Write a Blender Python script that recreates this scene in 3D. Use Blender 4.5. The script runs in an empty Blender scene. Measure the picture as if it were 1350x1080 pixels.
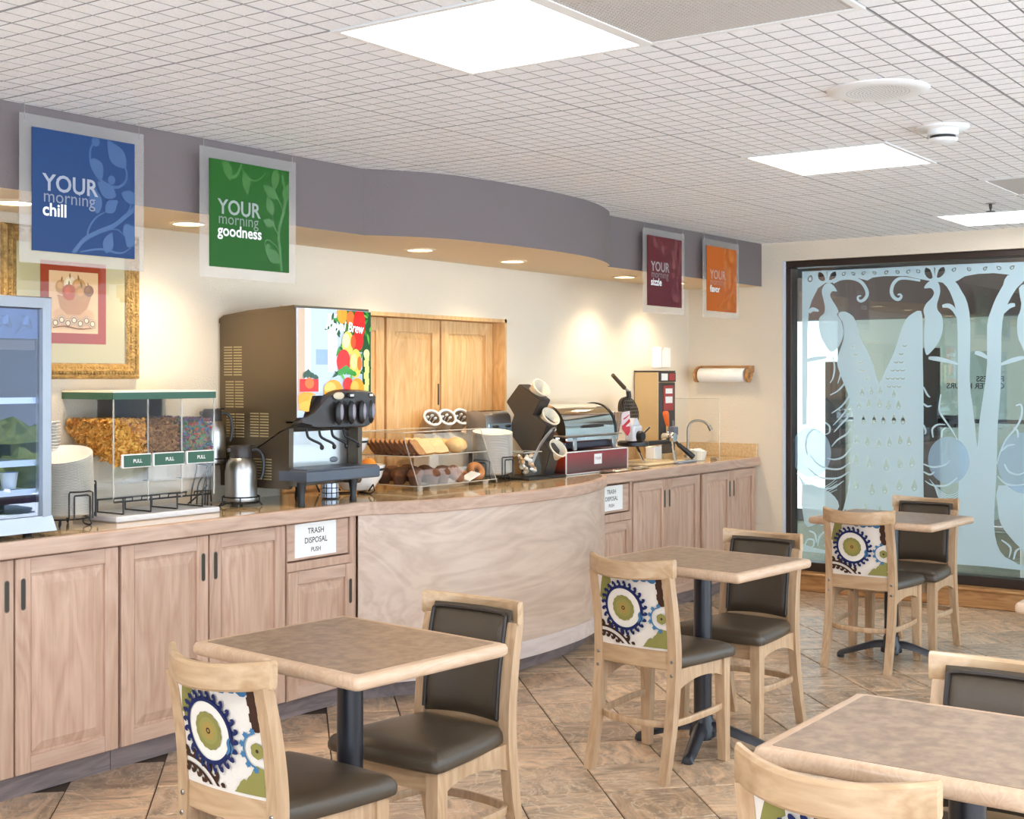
import bpy, bmesh, math, random
from mathutils import Vector, Matrix, noise

random.seed(7)
PI = math.pi
SC = bpy.context.scene
COL = SC.collection

# ------------------------------------------------------------------ camera, sky, lights, exposure
cam_data = bpy.data.cameras.new('camera')
cam = bpy.data.objects.new('camera', cam_data)
COL.objects.link(cam)
cam.location = (0.0, 0.0, 1.474)
cam.rotation_euler = (PI / 2, 0, math.radians(35.609 - 90))
cam_data.sensor_width = 36.0
cam_data.sensor_fit = 'HORIZONTAL'
cam_data.lens = 1744.0 / 1350.0 * 36.0
cam_data.shift_y = -42.0 / 1350.0
cam_data.clip_start = 0.05
SC.camera = cam

SC.view_settings.view_transform = 'Standard'
SC.view_settings.look = 'None'
SC.view_settings.gamma = 1.0
SC.view_settings.use_curve_mapping = False
SC.view_settings.exposure = 0.28

world = bpy.data.worlds.new('daylight_sky')
SC.world = world
world.use_nodes = True
bg = world.node_tree.nodes['Background']
bg.inputs[0].default_value = (0.66, 0.82, 1.0, 1)
bg.inputs[1].default_value = 3.0


def lamp(name, kind, loc, energy, color, rot=(0, 0, 0), size=0.5, size_y=None, spot=None, blend=0.5):
    d = bpy.data.lights.new(name, kind)
    d.energy = energy
    d.color = color
    if kind == 'AREA':
        d.shape = 'RECTANGLE'
        d.size = size
        d.size_y = size_y or size
    else:
        d.shadow_soft_size = size
    if spot:
        d.spot_size = spot
        d.spot_blend = blend
    o = bpy.data.objects.new(name, d)
    COL.objects.link(o)
    o.location = loc
    o.rotation_euler = rot
    return o


# added strong sun on the paving outside the open glazed south side; it comes over the roof and only bounces in, to brighten the ceiling
sun = lamp('sun', 'SUN', (0, 0, 8), 42.0, (0.95, 0.98, 1.0), (math.radians(-42), 0, math.radians(8)), math.radians(.6))
# fluorescent ceiling panels that continue behind the camera
for (lx, ly) in ((0.12, 2.19), (0.12, -0.35), (2.65, -0.35), (5.2, -0.35)):
    lamp('ceiling_panel_light', 'AREA', (lx, ly, 2.40), 30, (0.93, 0.97, 1.0), (0, 0, 0), 0.6, 0.6)
# warm recessed downlights in the soffit
DOWN = [(2.06, 4.31), (2.885, 4.31), (3.70, 4.31), (5.14, 4.25), (5.94, 4.25), (7.28, 4.33), (7.95, 4.33)]
for (lx, ly) in DOWN:
    lamp('soffit_downlight', 'SPOT', (lx, ly, 2.09), 20, (1.0, 0.80, 0.55), (0, 0, 0), 0.05, None, math.radians(125), 0.8)
# daylight and lamps in the corridor behind the etched window
lamp('corridor_daylight', 'AREA', (10.4, 7.2, 1.5), 230, (0.78, 0.90, 1.0), (math.radians(-90), 0, 0), 2.6, 2.2)
lamp('corridor_light', 'AREA', (11.6, 2.0, 2.36), 70, (1.0, 0.97, 0.9), (0, 0, 0), 1.2, 1.2)


# ------------------------------------------------------------------ helpers: meshes
class MB:
    """collects geometry; build() links it as ONE mesh object"""
    def __init__(s):
        s.v, s.f, s.mi, s.M = [], [], [], None

    def add(s, vs, fs, mi=0):
        o = len(s.v)
        if s.M is not None:
            vs = [s.M @ Vector(p) for p in vs]
        s.v.extend([tuple(p) for p in vs])
        for f in fs:
            s.f.append(tuple(i + o for i in f))
            s.mi.append(mi)
        return s

    def box(s, x0, x1, y0, y1, z0, z1, b=0.0, mi=0):
        if b <= 0:
            vs = [(x, y, z) for x in (x0, x1) for y in (y0, y1) for z in (z0, z1)]
            fs = [(0, 1, 3, 2), (4, 6, 7, 5), (0, 4, 5, 1), (2, 3, 7, 6), (0, 2, 6, 4), (1, 5, 7, 3)]
            return s.add(vs, fs, mi)
        L, H = (x0, y0, z0), (x1, y1, z1)
        b = min(b, (x1 - x0) * .49, (y1 - y0) * .49, (z1 - z0) * .49)
        vs, idx = [], {}
        for c in [(i, j, k) for i in (0, 1) for j in (0, 1) for k in (0, 1)]:
            for a in range(3):
                p = []
                for q in range(3):
                    e = H[q] if c[q] else L[q]
                    if q != a:
                        e += -b if c[q] else b
                    p.append(e)
                idx[c, a] = len(vs)
                vs.append(p)
        fs = []
        for a in range(3):
            o1, o2 = [q for q in range(3) if q != a]
            for sg in (0, 1):
                loop = []
                for (u, w) in ((0, 0), (1, 0), (1, 1), (0, 1)):
                    c = [0, 0, 0]
                    c[a], c[o1], c[o2] = sg, u, w
                    loop.append(idx[tuple(c), a])
                fs.append(loop)
            for u in (0, 1):
                for w in (0, 1):
                    c0, c1 = [0, 0, 0], [0, 0, 0]
                    c0[o1] = c1[o1] = u
                    c0[o2] = c1[o2] = w
                    c1[a] = 1
                    c0, c1 = tuple(c0), tuple(c1)
                    fs.append([idx[c0, o1], idx[c1, o1], idx[c1, o2], idx[c0, o2]])
        for c in [(i, j, k) for i in (0, 1) for j in (0, 1) for k in (0, 1)]:
            fs.append([idx[c, 0], idx[c, 1], idx[c, 2]])
        return s.add(vs, fs, mi)

    def loft(s, rings, cap0=True, cap1=True, closed=True, mi=0, loop=False):
        n = len(rings[0])
        vs = [p for r in rings for p in r]
        fs = []
        m = len(rings)
        for i in range(m if loop else m - 1):
            a, b = i * n, ((i + 1) % m) * n
            for j in range(n if closed else n - 1):
                k = (j + 1) % n
                fs.append((a + j, a + k, b + k, b + j))
        if not loop:
            if cap0:
                fs.append(tuple(range(n - 1, -1, -1)))
            if cap1:
                fs.append(tuple((m - 1) * n + j for j in range(n)))
        return s.add(vs, fs, mi)

    def lathe(s, prof, n=24, c=(0, 0, 0), mi=0, axis='z'):
        vs, fs, rows = [], [], []
        for (r, z) in prof:
            if r < 1e-6:
                rows.append([len(vs)])
                vs.append((0, 0, z))
            else:
                rows.append(list(range(len(vs), len(vs) + n)))
                vs.extend((r * math.cos(2 * PI * j / n), r * math.sin(2 * PI * j / n), z) for j in range(n))
        for a, b in zip(rows[:-1], rows[1:]):
            for j in range(n):
                k = (j + 1) % n
                if len(a) == 1 and len(b) == 1:
                    continue
                if len(a) == 1:
                    fs.append((a[0], b[k], b[j]))
                elif len(b) == 1:
                    fs.append((a[j], a[k], b[0]))
                else:
                    fs.append((a[j], a[k], b[k], b[j]))
        if axis == 'y':
            vs = [(x, z, y) for x, y, z in vs]
        elif axis == 'x':
            vs = [(z, x, y) for x, y, z in vs]
        return s.add([(x + c[0], y + c[1], z + c[2]) for x, y, z in vs], fs, mi)

    def tube(s, path, r, n=7, closed=False, mi=0):
        sec = [(math.cos(2 * PI * j / n), math.sin(2 * PI * j / n)) for j in range(n)]
        return s.sweep(path, sec, closed=closed, mi=mi, scale=r)

    def sweep(s, path, sec, closed=False, mi=0, scale=1.0, up=None):
        P = [Vector(p) for p in path]
        m = len(P)
        rings, prev = [], None
        for i in range(m):
            if closed:
                t = P[(i + 1) % m] - P[i - 1]
            else:
                t = P[min(i + 1, m - 1)] - P[max(i - 1, 0)]
            if t.length < 1e-9:
                t = Vector((0, 0, 1))
            t.normalize()
            if up is not None:
                w = Vector(up)
                a = w.cross(t)
                a.normalize()
                b = t.cross(a)
            else:
                if prev is None:
                    w = Vector((0, 0, 1)) if abs(t.z) < .9 else Vector((1, 0, 0))
                else:
                    w = prev
                a = w.cross(t)
                if a.length < 1e-6:
                    a = Vector((1, 0, 0)).cross(t)
                a.normalize()
                b = t.cross(a)
                prev = b
            k = scale[i] if isinstance(scale, (list, tuple)) else scale
            rings.append([P[i] + a * (x * k) + b * (y * k) for x, y in sec])
        return s.loft(rings, mi=mi, loop=closed)

    def prism(s, poly, d0, d1, axis='z', mi=0):
        n = len(poly)

        def p3(u, w, d):
            return (u, w, d) if axis == 'z' else ((d, u, w) if axis == 'x' else (u, d, w))
        vs = [p3(u, w, d0) for u, w in poly] + [p3(u, w, d1) for u, w in poly]
        fs = [tuple(range(n - 1, -1, -1)), tuple(range(n, 2 * n))]
        fs += [(j, (j + 1) % n, n + (j + 1) % n, n + j) for j in range(n)]
        return s.add(vs, fs, mi)

    def ball(s, c, r, n=12, m=8, mi=0, wob=0.0, seed=0):
        if not isinstance(r, (tuple, list)):
            r = (r, r, r)
        prof = [(math.sin(PI * i / m), -math.cos(PI * i / m)) for i in range(m + 1)]
        o = len(s.v)
        s.lathe(prof, n, mi=mi) if s.M is None else None
        if s.M is not None:
            M, s.M = s.M, None
            s.lathe(prof, n, mi=mi)
            s.M = M
        for i in range(o, len(s.v)):
            p = Vector(s.v[i])
            k = 1 + wob * noise.noise(p * 1.7 + Vector((seed, seed * 2, 0)))
            p = Vector((p.x * r[0] * k + c[0], p.y * r[1] * k + c[1], p.z * r[2] * k + c[2]))
            s.v[i] = tuple(s.M @ p) if s.M is not None else tuple(p)
        return s

    def mesh(s, name, mats, smooth=True, angle=38, inv=None, fix=True):
        me = bpy.data.meshes.new(name)
        vs = s.v if inv is None else [tuple(inv @ Vector(p)) for p in s.v]
        me.from_pydata(vs, [], s.f)
        for m in (mats if isinstance(mats, (list, tuple)) else [mats]):
            me.materials.append(m)
        me.polygons.foreach_set('material_index', s.mi)
        if fix:
            b = bmesh.new()
            b.from_mesh(me)
            bmesh.ops.recalc_face_normals(b, faces=b.faces[:])
            b.to_mesh(me)
            b.free()
        if smooth:
            me.polygons.foreach_set('use_smooth', [True] * len(me.polygons))
            me.set_sharp_from_angle(angle=math.radians(angle))
        me.update()
        return me

    def build(s, name, mats, parent=None, smooth=True, angle=38, fix=True):
        """geometry is given in world coordinates; it is stored relative to the thing that parents it"""
        inv = INV.get(parent.name) if parent is not None else None
        o = bpy.data.objects.new(name, s.mesh(name, mats, smooth, angle, inv, fix))
        COL.objects.link(o)
        if parent is not None:
            o.parent = parent
            if inv is not None:
                INV[o.name] = inv
        return o


INV = {}


def tag(o, label=None, cat=None, group=None, kind=None):
    if label:
        o['label'] = label
    if cat:
        o['category'] = cat
    if group:
        o['group'] = group
    if kind:
        o['kind'] = kind
    return o


def thing(name, label, cat, loc=(0, 0, 0), rz=0.0, group=None, kind=None):
    o = bpy.data.objects.new(name, None)
    o.empty_display_size = .05
    COL.objects.link(o)
    o.location = loc
    o.rotation_euler = (0, 0, rz)
    INV[o.name] = (Matrix.Translation(loc) @ Matrix.Rotation(rz, 4, 'Z')).inverted()
    return tag(o, label, cat, group, kind)


KIDS = {}


def copy_tree(o, parent=None):
    c = o.copy()
    COL.objects.link(c)
    if parent is not None:
        c.parent = parent
    for ch in list(o.children):
        copy_tree(ch, c)
    return c


def copy_thing(o, loc, label, rz=None, group=None):
    c = copy_tree(o)
    c.location = loc
    if rz is not None:
        c.rotation_euler = (0, 0, rz)
    c['label'] = label
    if group:
        c['group'] = group
    return c


def cr(pts, k=4, closed=False):
    """Catmull-Rom curve through points of any dimension"""
    n = len(pts)
    out = []
    rng = range(n) if closed else range(n - 1)
    for i in rng:
        g = (lambda j: pts[j % n]) if closed else (lambda j: pts[max(0, min(n - 1, j))])
        p0, p1, p2, p3 = g(i - 1), g(i), g(i + 1), g(i + 2)
        for q in range(k):
            t = q / k
            out.append(tuple(.5 * (2 * b + (c - a) * t + (2 * a - 5 * b + 4 * c - d) * t * t + (3 * b - a - 3 * c + d) * t ** 3)
                             for a, b, c, d in zip(p0, p1, p2, p3)))
    if not closed:
        out.append(tuple(pts[-1]))
    return out


def rrect(w, h, r, k=4, cx=0, cy=0):
    out = []
    for (sx, sy, a0) in ((1, 1, 0), (-1, 1, 90), (-1, -1, 180), (1, -1, 270)):
        for i in range(k + 1):
            a = math.radians(a0 + 90 * i / k)
            out.append((cx + sx * (w / 2 - r) + r * math.cos(a), cy + sy * (h / 2 - r) + r * math.sin(a)))
    return out


# ------------------------------------------------------------------ helpers: materials
def lin(c):
    c /= 255.0
    return c / 12.92 if c <= .04045 else ((c + .055) / 1.055) ** 2.4


def rgb(r, g, b):
    return (lin(r), lin(g), lin(b), 1.0)


def newmat(name):
    m = bpy.data.materials.new(name)
    m.use_nodes = True
    nt = m.node_tree
    return m, nt, nt.nodes, nt.links, nt.nodes['Principled BSDF']


def mat(name, col, rough=.5, metal=0.0, spec=.5, coat=0.0, speck=None, bump=None, emit=None, vary=0.0):
    """principled; speck=(scale, colour2, contrast) mottles the colour, bump=(scale, strength), vary = per-object value shift"""
    m, nt, N, L, P = newmat(name)
    P.inputs['Base Color'].default_value = col
    P.inputs['Roughness'].default_value = rough
    P.inputs['Metallic'].default_value = metal
    P.inputs['Specular IOR Level'].default_value = spec
    P.inputs['Coat Weight'].default_value = coat
    tc = None
    if speck or bump:
        tc = N.new('ShaderNodeTexCoord')
    out = None
    if speck:
        n = N.new('ShaderNodeTexNoise')
        n.inputs['Scale'].default_value = speck[0]
        n.inputs['Detail'].default_value = 6
        L.new(tc.outputs['Object'], n.inputs['Vector'])
        r = N.new('ShaderNodeValToRGB')
        k = speck[2] if len(speck) > 2 else .12
        r.color_ramp.elements[0].position = .5 - k
        r.color_ramp.elements[1].position = .5 + k
        r.color_ramp.elements[0].color = speck[1]
        r.color_ramp.elements[1].color = col
        L.new(n.outputs['Fac'], r.inputs['Fac'])
        out = r.outputs['Color']
    if vary:
        oi = N.new('ShaderNodeObjectInfo')
        mr = N.new('ShaderNodeMapRange')
        mr.inputs['To Min'].default_value = 1 - vary
        mr.inputs['To Max'].default_value = 1 + vary
        L.new(oi.outputs['Random'], mr.inputs['Value'])
        hs = N.new('ShaderNodeHueSaturation')
        L.new(mr.outputs['Result'], hs.inputs['Value'])
        if out:
            L.new(out, hs.inputs['Color'])
        else:
            hs.inputs['Color'].default_value = col
        out = hs.outputs['Color']
    if out:
        L.new(out, P.inputs['Base Color'])
    if bump:
        n = N.new('ShaderNodeTexNoise')
        n.inputs['Scale'].default_value = bump[0]
        n.inputs['Detail'].default_value = 4
        L.new(tc.outputs['Object'], n.inputs['Vector'])
        b = N.new('ShaderNodeBump')
        b.inputs['Strength'].default_value = bump[1]
        b.inputs['Distance'].default_value = .01
        L.new(n.outputs['Fac'], b.inputs['Height'])
        L.new(b.outputs['Normal'], P.inputs['Normal'])
    if emit:
        P.inputs['Emission Color'].default_value = emit[0]
        P.inputs['Emission Strength'].default_value = emit[1]
    return m


def wood(name, c1, c2, axis=2, stretch=14.0, scale=3.0, rough=.4, swirl=0.6, coat=0.0, vary=.05):
    m, nt, N, L, P = newmat(name)
    tc = N.new('ShaderNodeTexCoord')
    oi = N.new('ShaderNodeObjectInfo')
    ad = N.new('ShaderNodeVectorMath')
    ad.operation = 'MULTIPLY_ADD'
    ad.inputs[1].default_value = (7.3, 5.1, 9.7)
    L.new(oi.outputs['Random'], ad.inputs[0])
    L.new(tc.outputs['Object'], ad.inputs[2])
    mp = N.new('ShaderNodeMapping')
    sc = [scale * stretch] * 3
    sc[axis] = scale
    mp.inputs['Scale'].default_value = sc
    L.new(ad.outputs['Vector'], mp.inputs['Vector'])
    n = N.new('ShaderNodeTexNoise')
    n.inputs['Scale'].default_value = 1.0
    n.inputs['Detail'].default_value = 8
    n.inputs['Roughness'].default_value = .65
    n.inputs['Distortion'].default_value = swirl
    L.new(mp.outputs['Vector'], n.inputs['Vector'])
    mp2 = N.new('ShaderNodeMapping')
    sc2 = [scale * 2.2] * 3
    sc2[axis] = scale * .35
    mp2.inputs['Scale'].default_value = sc2
    L.new(ad.outputs['Vector'], mp2.inputs['Vector'])
    w = N.new('ShaderNodeTexNoise')
    w.inputs['Scale'].default_value = 1.0
    w.inputs['Detail'].default_value = 3
    w.inputs['Distortion'].default_value = swirl * 1.5
    L.new(mp2.outputs['Vector'], w.inputs['Vector'])
    mul = N.new('ShaderNodeMath')
    mul.operation = 'MULTIPLY'
    mul.inputs[1].default_value = 9.0
    L.new(w.outputs['Fac'], mul.inputs[0])
    fr = N.new('ShaderNodeMath')
    fr.operation = 'PINGPONG'
    fr.inputs[1].default_value = .5
    L.new(mul.outputs[0], fr.inputs[0])
    mix = N.new('ShaderNodeMath')
    mix.operation = 'MULTIPLY_ADD'
    mix.inputs[1].default_value = .45
    L.new(fr.outputs[0], mix.inputs[0])
    m2 = N.new('ShaderNodeMath')
    m2.operation = 'MULTIPLY'
    m2.inputs[1].default_value = .8
    L.new(n.outputs['Fac'], m2.inputs[0])
    L.new(m2.outputs[0], mix.inputs[2])
    r = N.new('ShaderNodeValToRGB')
    r.color_ramp.elements[0].position = .30
    r.color_ramp.elements[1].position = .66
    r.color_ramp.elements[0].color = c2
    r.color_ramp.elements[1].color = c1
    L.new(mix.outputs[0], r.inputs['Fac'])
    hs = N.new('ShaderNodeHueSaturation')
    mr = N.new('ShaderNodeMapRange')
    mr.inputs['To Min'].default_value = 1 - vary
    mr.inputs['To Max'].default_value = 1 + vary
    L.new(oi.outputs['Random'], mr.inputs['Value'])
    L.new(mr.outputs['Result'], hs.inputs['Value'])
    L.new(r.outputs['Color'], hs.inputs['Color'])
    L.new(hs.outputs['Color'], P.inputs['Base Color'])
    P.inputs['Roughness'].default_value = rough
    P.inputs['Coat Weight'].default_value = coat
    P.inputs['Coat Roughness'].default_value = .15
    b = N.new('ShaderNodeBump')
    b.inputs['Strength'].default_value = .12
    b.inputs['Distance'].default_value = .004
    L.new(n.outputs['Fac'], b.inputs['Height'])
    L.new(b.outputs['Normal'], P.inputs['Normal'])
    return m


def glass(name, tint=(1, 1, 1, 1), refl=.06, rough=.02, edge=.5):
    """thin clear sheet: see-through plus a mirror coat that grows at grazing angles"""
    m, nt, N, L, P = newmat(name)
    N.remove(P)
    out = N['Material Output']
    tr = N.new('ShaderNodeBsdfTransparent')
    tr.inputs['Color'].default_value = tint
    gl = N.new('ShaderNodeBsdfGlossy')
    gl.inputs['Roughness'].default_value = rough
    lw = N.new('ShaderNodeLayerWeight')
    lw.inputs['Blend'].default_value = .18
    ma = N.new('ShaderNodeMath')
    ma.operation = 'MULTIPLY_ADD'
    ma.inputs[1].default_value = edge
    ma.inputs[2].default_value = refl
    ma.use_clamp = True
    L.new(lw.outputs['Fresnel'], ma.inputs[0])
    mx = N.new('ShaderNodeMixShader')
    L.new(ma.outputs[0], mx.inputs['Fac'])
    L.new(tr.outputs[0], mx.inputs[1])
    L.new(gl.outputs[0], mx.inputs[2])
    L.new(mx.outputs[0], out.inputs['Surface'])
    return m


def frosted(name, col, clear=.4, trans=.5, gloss=.05):
    """frosted sheet: part see-through, part white scatter on both sides"""
    m, nt, N, L, P = newmat(name)
    N.remove(P)
    out = N['Material Output']
    tr = N.new('ShaderNodeBsdfTransparent')
    di = N.new('ShaderNodeBsdfDiffuse')
    di.inputs['Color'].default_value = col
    tl = N.new('ShaderNodeBsdfTranslucent')
    tl.inputs['Color'].default_value = col
    m1 = N.new('ShaderNodeMixShader')
    m1.inputs['Fac'].default_value = trans
    L.new(di.outputs[0], m1.inputs[1])
    L.new(tl.outputs[0], m1.inputs[2])
    m2 = N.new('ShaderNodeMixShader')
    m2.inputs['Fac'].default_value = clear
    L.new(m1.outputs[0], m2.inputs[1])
    L.new(tr.outputs[0], m2.inputs[2])
    gl = N.new('ShaderNodeBsdfGlossy')
    gl.inputs['Roughness'].default_value = .25
    m3 = N.new('ShaderNodeMixShader')
    m3.inputs['Fac'].default_value = gloss
    L.new(m2.outputs[0], m3.inputs[1])
    L.new(gl.outputs[0], m3.inputs[2])
    L.new(m3.outputs[0], out.inputs['Surface'])
    return m


def printed(name, rough=.45, emit=0.0, spec=.4):
    """flat print: the ink colour is stored on the mesh"""
    m, nt, N, L, P = newmat(name)
    a = N.new('ShaderNodeAttribute')
    a.attribute_name = 'ink'
    L.new(a.outputs['Color'], P.inputs['Base Color'])
    P.inputs['Roughness'].default_value = rough
    P.inputs['Specular IOR Level'].default_value = spec
    if emit:
        L.new(a.outputs['Color'], P.inputs['Emission Color'])
        P.inputs['Emission Strength'].default_value = emit
    return m


def slate(name):
    m, nt, N, L, P = newmat(name)
    tc = N.new('ShaderNodeTexCoord')
    oi = N.new('ShaderNodeObjectInfo')
    ad = N.new('ShaderNodeVectorMath')
    ad.operation = 'MULTIPLY_ADD'
    ad.inputs[1].default_value = (13.3, 17.1, 5.7)
    L.new(oi.outputs['Random'], ad.inputs[0])
    L.new(tc.outputs['Object'], ad.inputs[2])
    base = N.new('ShaderNodeValToRGB')
    e = base.color_ramp.elements
    e[0].position, e[0].color = 0.0, rgb(164, 140, 116)
    e[1].position, e[1].color = 1.0, rgb(208, 178, 146)
    for p, c in ((.25, rgb(190, 160, 130)), (.5, rgb(176, 153, 128)), (.75, rgb(198, 171, 143))):
        q = base.color_ramp.elements.new(p)
        q.color = c
    L.new(oi.outputs['Random'], base.inputs['Fac'])
    mp = N.new('ShaderNodeMapping')
    mp.inputs['Rotation'].default_value = (0, 0, .5)
    mp.inputs['Scale'].default_value = (5, 13, 5)
    L.new(ad.outputs['Vector'], mp.inputs['Vector'])
    n = N.new('ShaderNodeTexNoise')
    n.inputs['Scale'].default_value = 1.0
    n.inputs['Detail'].default_value = 9
    n.inputs['Roughness'].default_value = .62
    n.inputs['Distortion'].default_value = 1.6
    L.new(mp.outputs['Vector'], n.inputs['Vector'])
    sh = N.new('ShaderNodeValToRGB')
    sh.color_ramp.elements[0].position, sh.color_ramp.elements[0].color = .36, (.46, .44, .42, 1)
    sh.color_ramp.elements[1].position, sh.color_ramp.elements[1].color = .63, (1.34, 1.28, 1.20, 1)
    L.new(n.outputs['Fac'], sh.inputs['Fac'])
    mx = N.new('ShaderNodeMix')
    mx.data_type = 'RGBA'
    mx.blend_type = 'MULTIPLY'
    mx.inputs['Factor'].default_value = .85
    L.new(base.outputs['Color'], mx.inputs['A'])
    L.new(sh.outputs['Color'], mx.inputs['B'])
    # pale veins
    n2 = N.new('ShaderNodeTexNoise')
    n2.inputs['Scale'].default_value = 5.5
    n2.inputs['Detail'].default_value = 5
    n2.inputs['Distortion'].default_value = 2.2
    L.new(ad.outputs['Vector'], n2.inputs['Vector'])
    v = N.new('ShaderNodeValToRGB')
    ce = v.color_ramp.elements
    ce[0].position, ce[0].color = .475, (0, 0, 0, 1)
    ce[1].position, ce[1].color = .535, (0, 0, 0, 1)
    q = v.color_ramp.elements.new(.505)
    q.color = (.55, .55, .55, 1)
    L.new(n2.outputs['Fac'], v.inputs['Fac'])
    mx2 = N.new('ShaderNodeMix')
    mx2.data_type = 'RGBA'
    L.new(v.outputs['Color'], mx2.inputs['Factor'])
    L.new(mx.outputs['Result'], mx2.inputs['A'])
    mx2.inputs['B'].default_value = rgb(226, 208, 184)
    L.new(mx2.outputs['Result'], P.inputs['Base Color'])
    P.inputs['Roughness'].default_value = .28
    b = N.new('ShaderNodeBump')
    b.inputs['Strength'].default_value = .30
    b.inputs['Distance'].default_value = .006
    L.new(n.outputs['Fac'], b.inputs['Height'])
    L.new(b.outputs['Normal'], P.inputs['Normal'])
    return m


class Print:
    """flat print made of thin polygons, each layer a hair above the one below"""
    def __init__(s):
        s.v, s.f, s.c, s.k = [], [], [], 0

    def add(s, pts, faces, col):
        o = len(s.v)
        s.k += 1
        s.v += [(p[0], p[1], s.k) for p in pts]
        s.c += [col] * len(pts)
        s.f += [tuple(i + o for i in f) for f in faces]

    def poly(s, pts, col):
        s.add(pts, [tuple(range(len(pts)))], col)

    def rect(s, x0, x1, y0, y1, col):
        s.poly([(x0, y0), (x1, y0), (x1, y1), (x0, y1)], col)

    def ring(s, c, r0, r1, col, n=40, lobes=0, amp=0.0, sub=1, a0=0, a1=360, ry=1.0):
        pts, fs = [], []
        m = n + 1
        for k in range(sub + 1):
            for j in range(m):
                a = math.radians(a0 + (a1 - a0) * j / n)
                r = r0 + (r1 - r0) * k / sub
                if k == sub and lobes:
                    r += amp * abs(math.sin(lobes * a / 2))
                pts.append((c[0] + r * math.cos(a), c[1] + r * ry * math.sin(a)))
        for k in range(sub):
            for j in range(n):
                a, b = k * m + j, (k + 1) * m + j
                fs.append((a, a + 1, b + 1, b))
        s.add(pts, fs, col)

    def disc(s, c, r, col, n=24, ry=1.0, sub=2, lobes=0, amp=0.0):
        s.ring(c, 1e-5, r, col, n, lobes, amp, sub, ry=ry)

    def stroke(s, path, w, col, k=4, taper=True):
        P = cr(path, k) if k > 1 else path
        m = len(P)
        pts, fs = [], []
        for i, p in enumerate(P):
            a, b = P[max(i - 1, 0)], P[min(i + 1, m - 1)]
            dx, dy = b[0] - a[0], b[1] - a[1]
            d = math.hypot(dx, dy) or 1
            t = i / (m - 1)
            ww = w * (.35 + .65 * math.sin(PI * min(1, .12 + t * .88))) if taper else w
            pts += [(p[0] - dy / d * ww / 2, p[1] + dx / d * ww / 2), (p[0] + dy / d * ww / 2, p[1] - dx / d * ww / 2)]
        fs = [(2 * i, 2 * i + 1, 2 * i + 3, 2 * i + 2) for i in range(m - 1)]
        s.add(pts, fs, col)

    def leaf(s, p, ang, ln, wd, col):
        c, q = math.cos(math.radians(ang)), math.sin(math.radians(ang))
        out = []
        for (u, w) in ((0, 0), (.25, .42), (.5, .5), (.78, .3), (1, 0), (.8, -.18), (.5, -.42), (.22, -.34)):
            x, y = u * ln, w * wd
            out.append((p[0] + x * c - y * q, p[1] + x * q + y * c))
        s.poly(cr(out, 3, True), col)

    def build(s, name, mp, parent, m, off=.0003):
        me = bpy.data.meshes.new(name)
        inv = INV.get(parent.name) if parent is not None else None
        vs = [Vector(mp(u, w, .0004 + off * k)) for u, w, k in s.v]
        if inv is not None:
            vs = [inv @ p for p in vs]
        me.from_pydata([tuple(p) for p in vs], [], s.f)
        at = me.attributes.new('ink', 'FLOAT_COLOR', 'POINT')
        at.data.foreach_set('color', [x for c in s.c for x in c])
        me.materials.append(m)
        o = bpy.data.objects.new(name, me)
        COL.objects.link(o)
        if parent is not None:
            o.parent = parent
            if inv is not None:
                INV[o.name] = inv
        return o


def lettering(txt, size, mp, parent, m, bold=0.0, name='lettering', align='LEFT', depth=.0006, sx=1.0, shear=0.0):
    """flat raised letters; mp(u, v, off) places the writing plane in the room"""
    cu = bpy.data.curves.new('writing', 'FONT')
    cu.body = txt
    cu.size = size
    cu.align_x = align
    cu.offset = bold * size
    cu.shear = shear
    cu.resolution_u = 3
    ob = bpy.data.objects.new('writing', cu)
    COL.objects.link(ob)
    dg = bpy.context.evaluated_depsgraph_get()
    me = bpy.data.meshes.new_from_object(ob.evaluated_get(dg))
    bpy.data.objects.remove(ob)
    inv = INV.get(parent.name) if parent is not None else None
    for v in me.vertices:
        p = Vector(mp(v.co.x * sx, v.co.y, depth))
        v.co = inv @ p if inv is not None else p
    me.materials.clear()
    me.materials.append(m)
    o = bpy.data.objects.new(name, me)
    COL.objects.link(o)
    if parent is not None:
        o.parent = parent
        if inv is not None:
            INV[o.name] = inv
    return o


# ------------------------------------------------------------------ materials
M = {}
M['cabinet'] = wood('pickled_oak', rgb(208, 174, 150), rgb(184, 146, 122), 2, 18, 2.6, .42, .25)
M['cabinet_h'] = wood('pickled_oak_across', rgb(208, 176, 153), rgb(184, 148, 126), 0, 18, 2.6, .42, .25)
M['toe'] = wood('painted_toe_kick', rgb(150, 132, 128), rgb(118, 104, 104), 0, 10, 3.0, .5)
M['veneer'] = wood('curved_veneer', rgb(216, 192, 172), rgb(194, 167, 146), 0, 6, 1.5, .3, .9, .25)
M['base_band'] = wood('pale_base_band', rgb(232, 216, 208), rgb(216, 196, 186), 0, 8, 2.5, .4)
M['maple'] = wood('pickled_maple', rgb(198, 164, 128), rgb(176, 140, 104), 2, 12, 4.0, .38, .12, .15)
M['maple_h'] = wood('pickled_maple_across', rgb(199, 165, 128), rgb(178, 142, 104), 1, 12, 4.0, .38, .12, .15)
M['edge'] = wood('pickled_edge', rgb(210, 178, 148), rgb(194, 158, 127), 0, 2.2, 8.0, .36, .4, .15)
M['oak'] = wood('honey_oak', rgb(196, 146, 92), rgb(158, 104, 58), 1, 14, 3.0, .4)
M['shutter'] = wood('golden_oak_shutter', rgb(232, 190, 132), rgb(208, 158, 100), 2, 16, 3.0, .4)
M['walltan'] = mat('cream_wall_paint', rgb(232, 218, 196), .8, bump=(150, .35))
M['soffit'] = mat('purple_grey_paint', rgb(116, 104, 102), .75, bump=(180, .2))
M['cream'] = mat('cream_soffit_paint', rgb(226, 204, 170), .8, bump=(180, .2))
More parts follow.
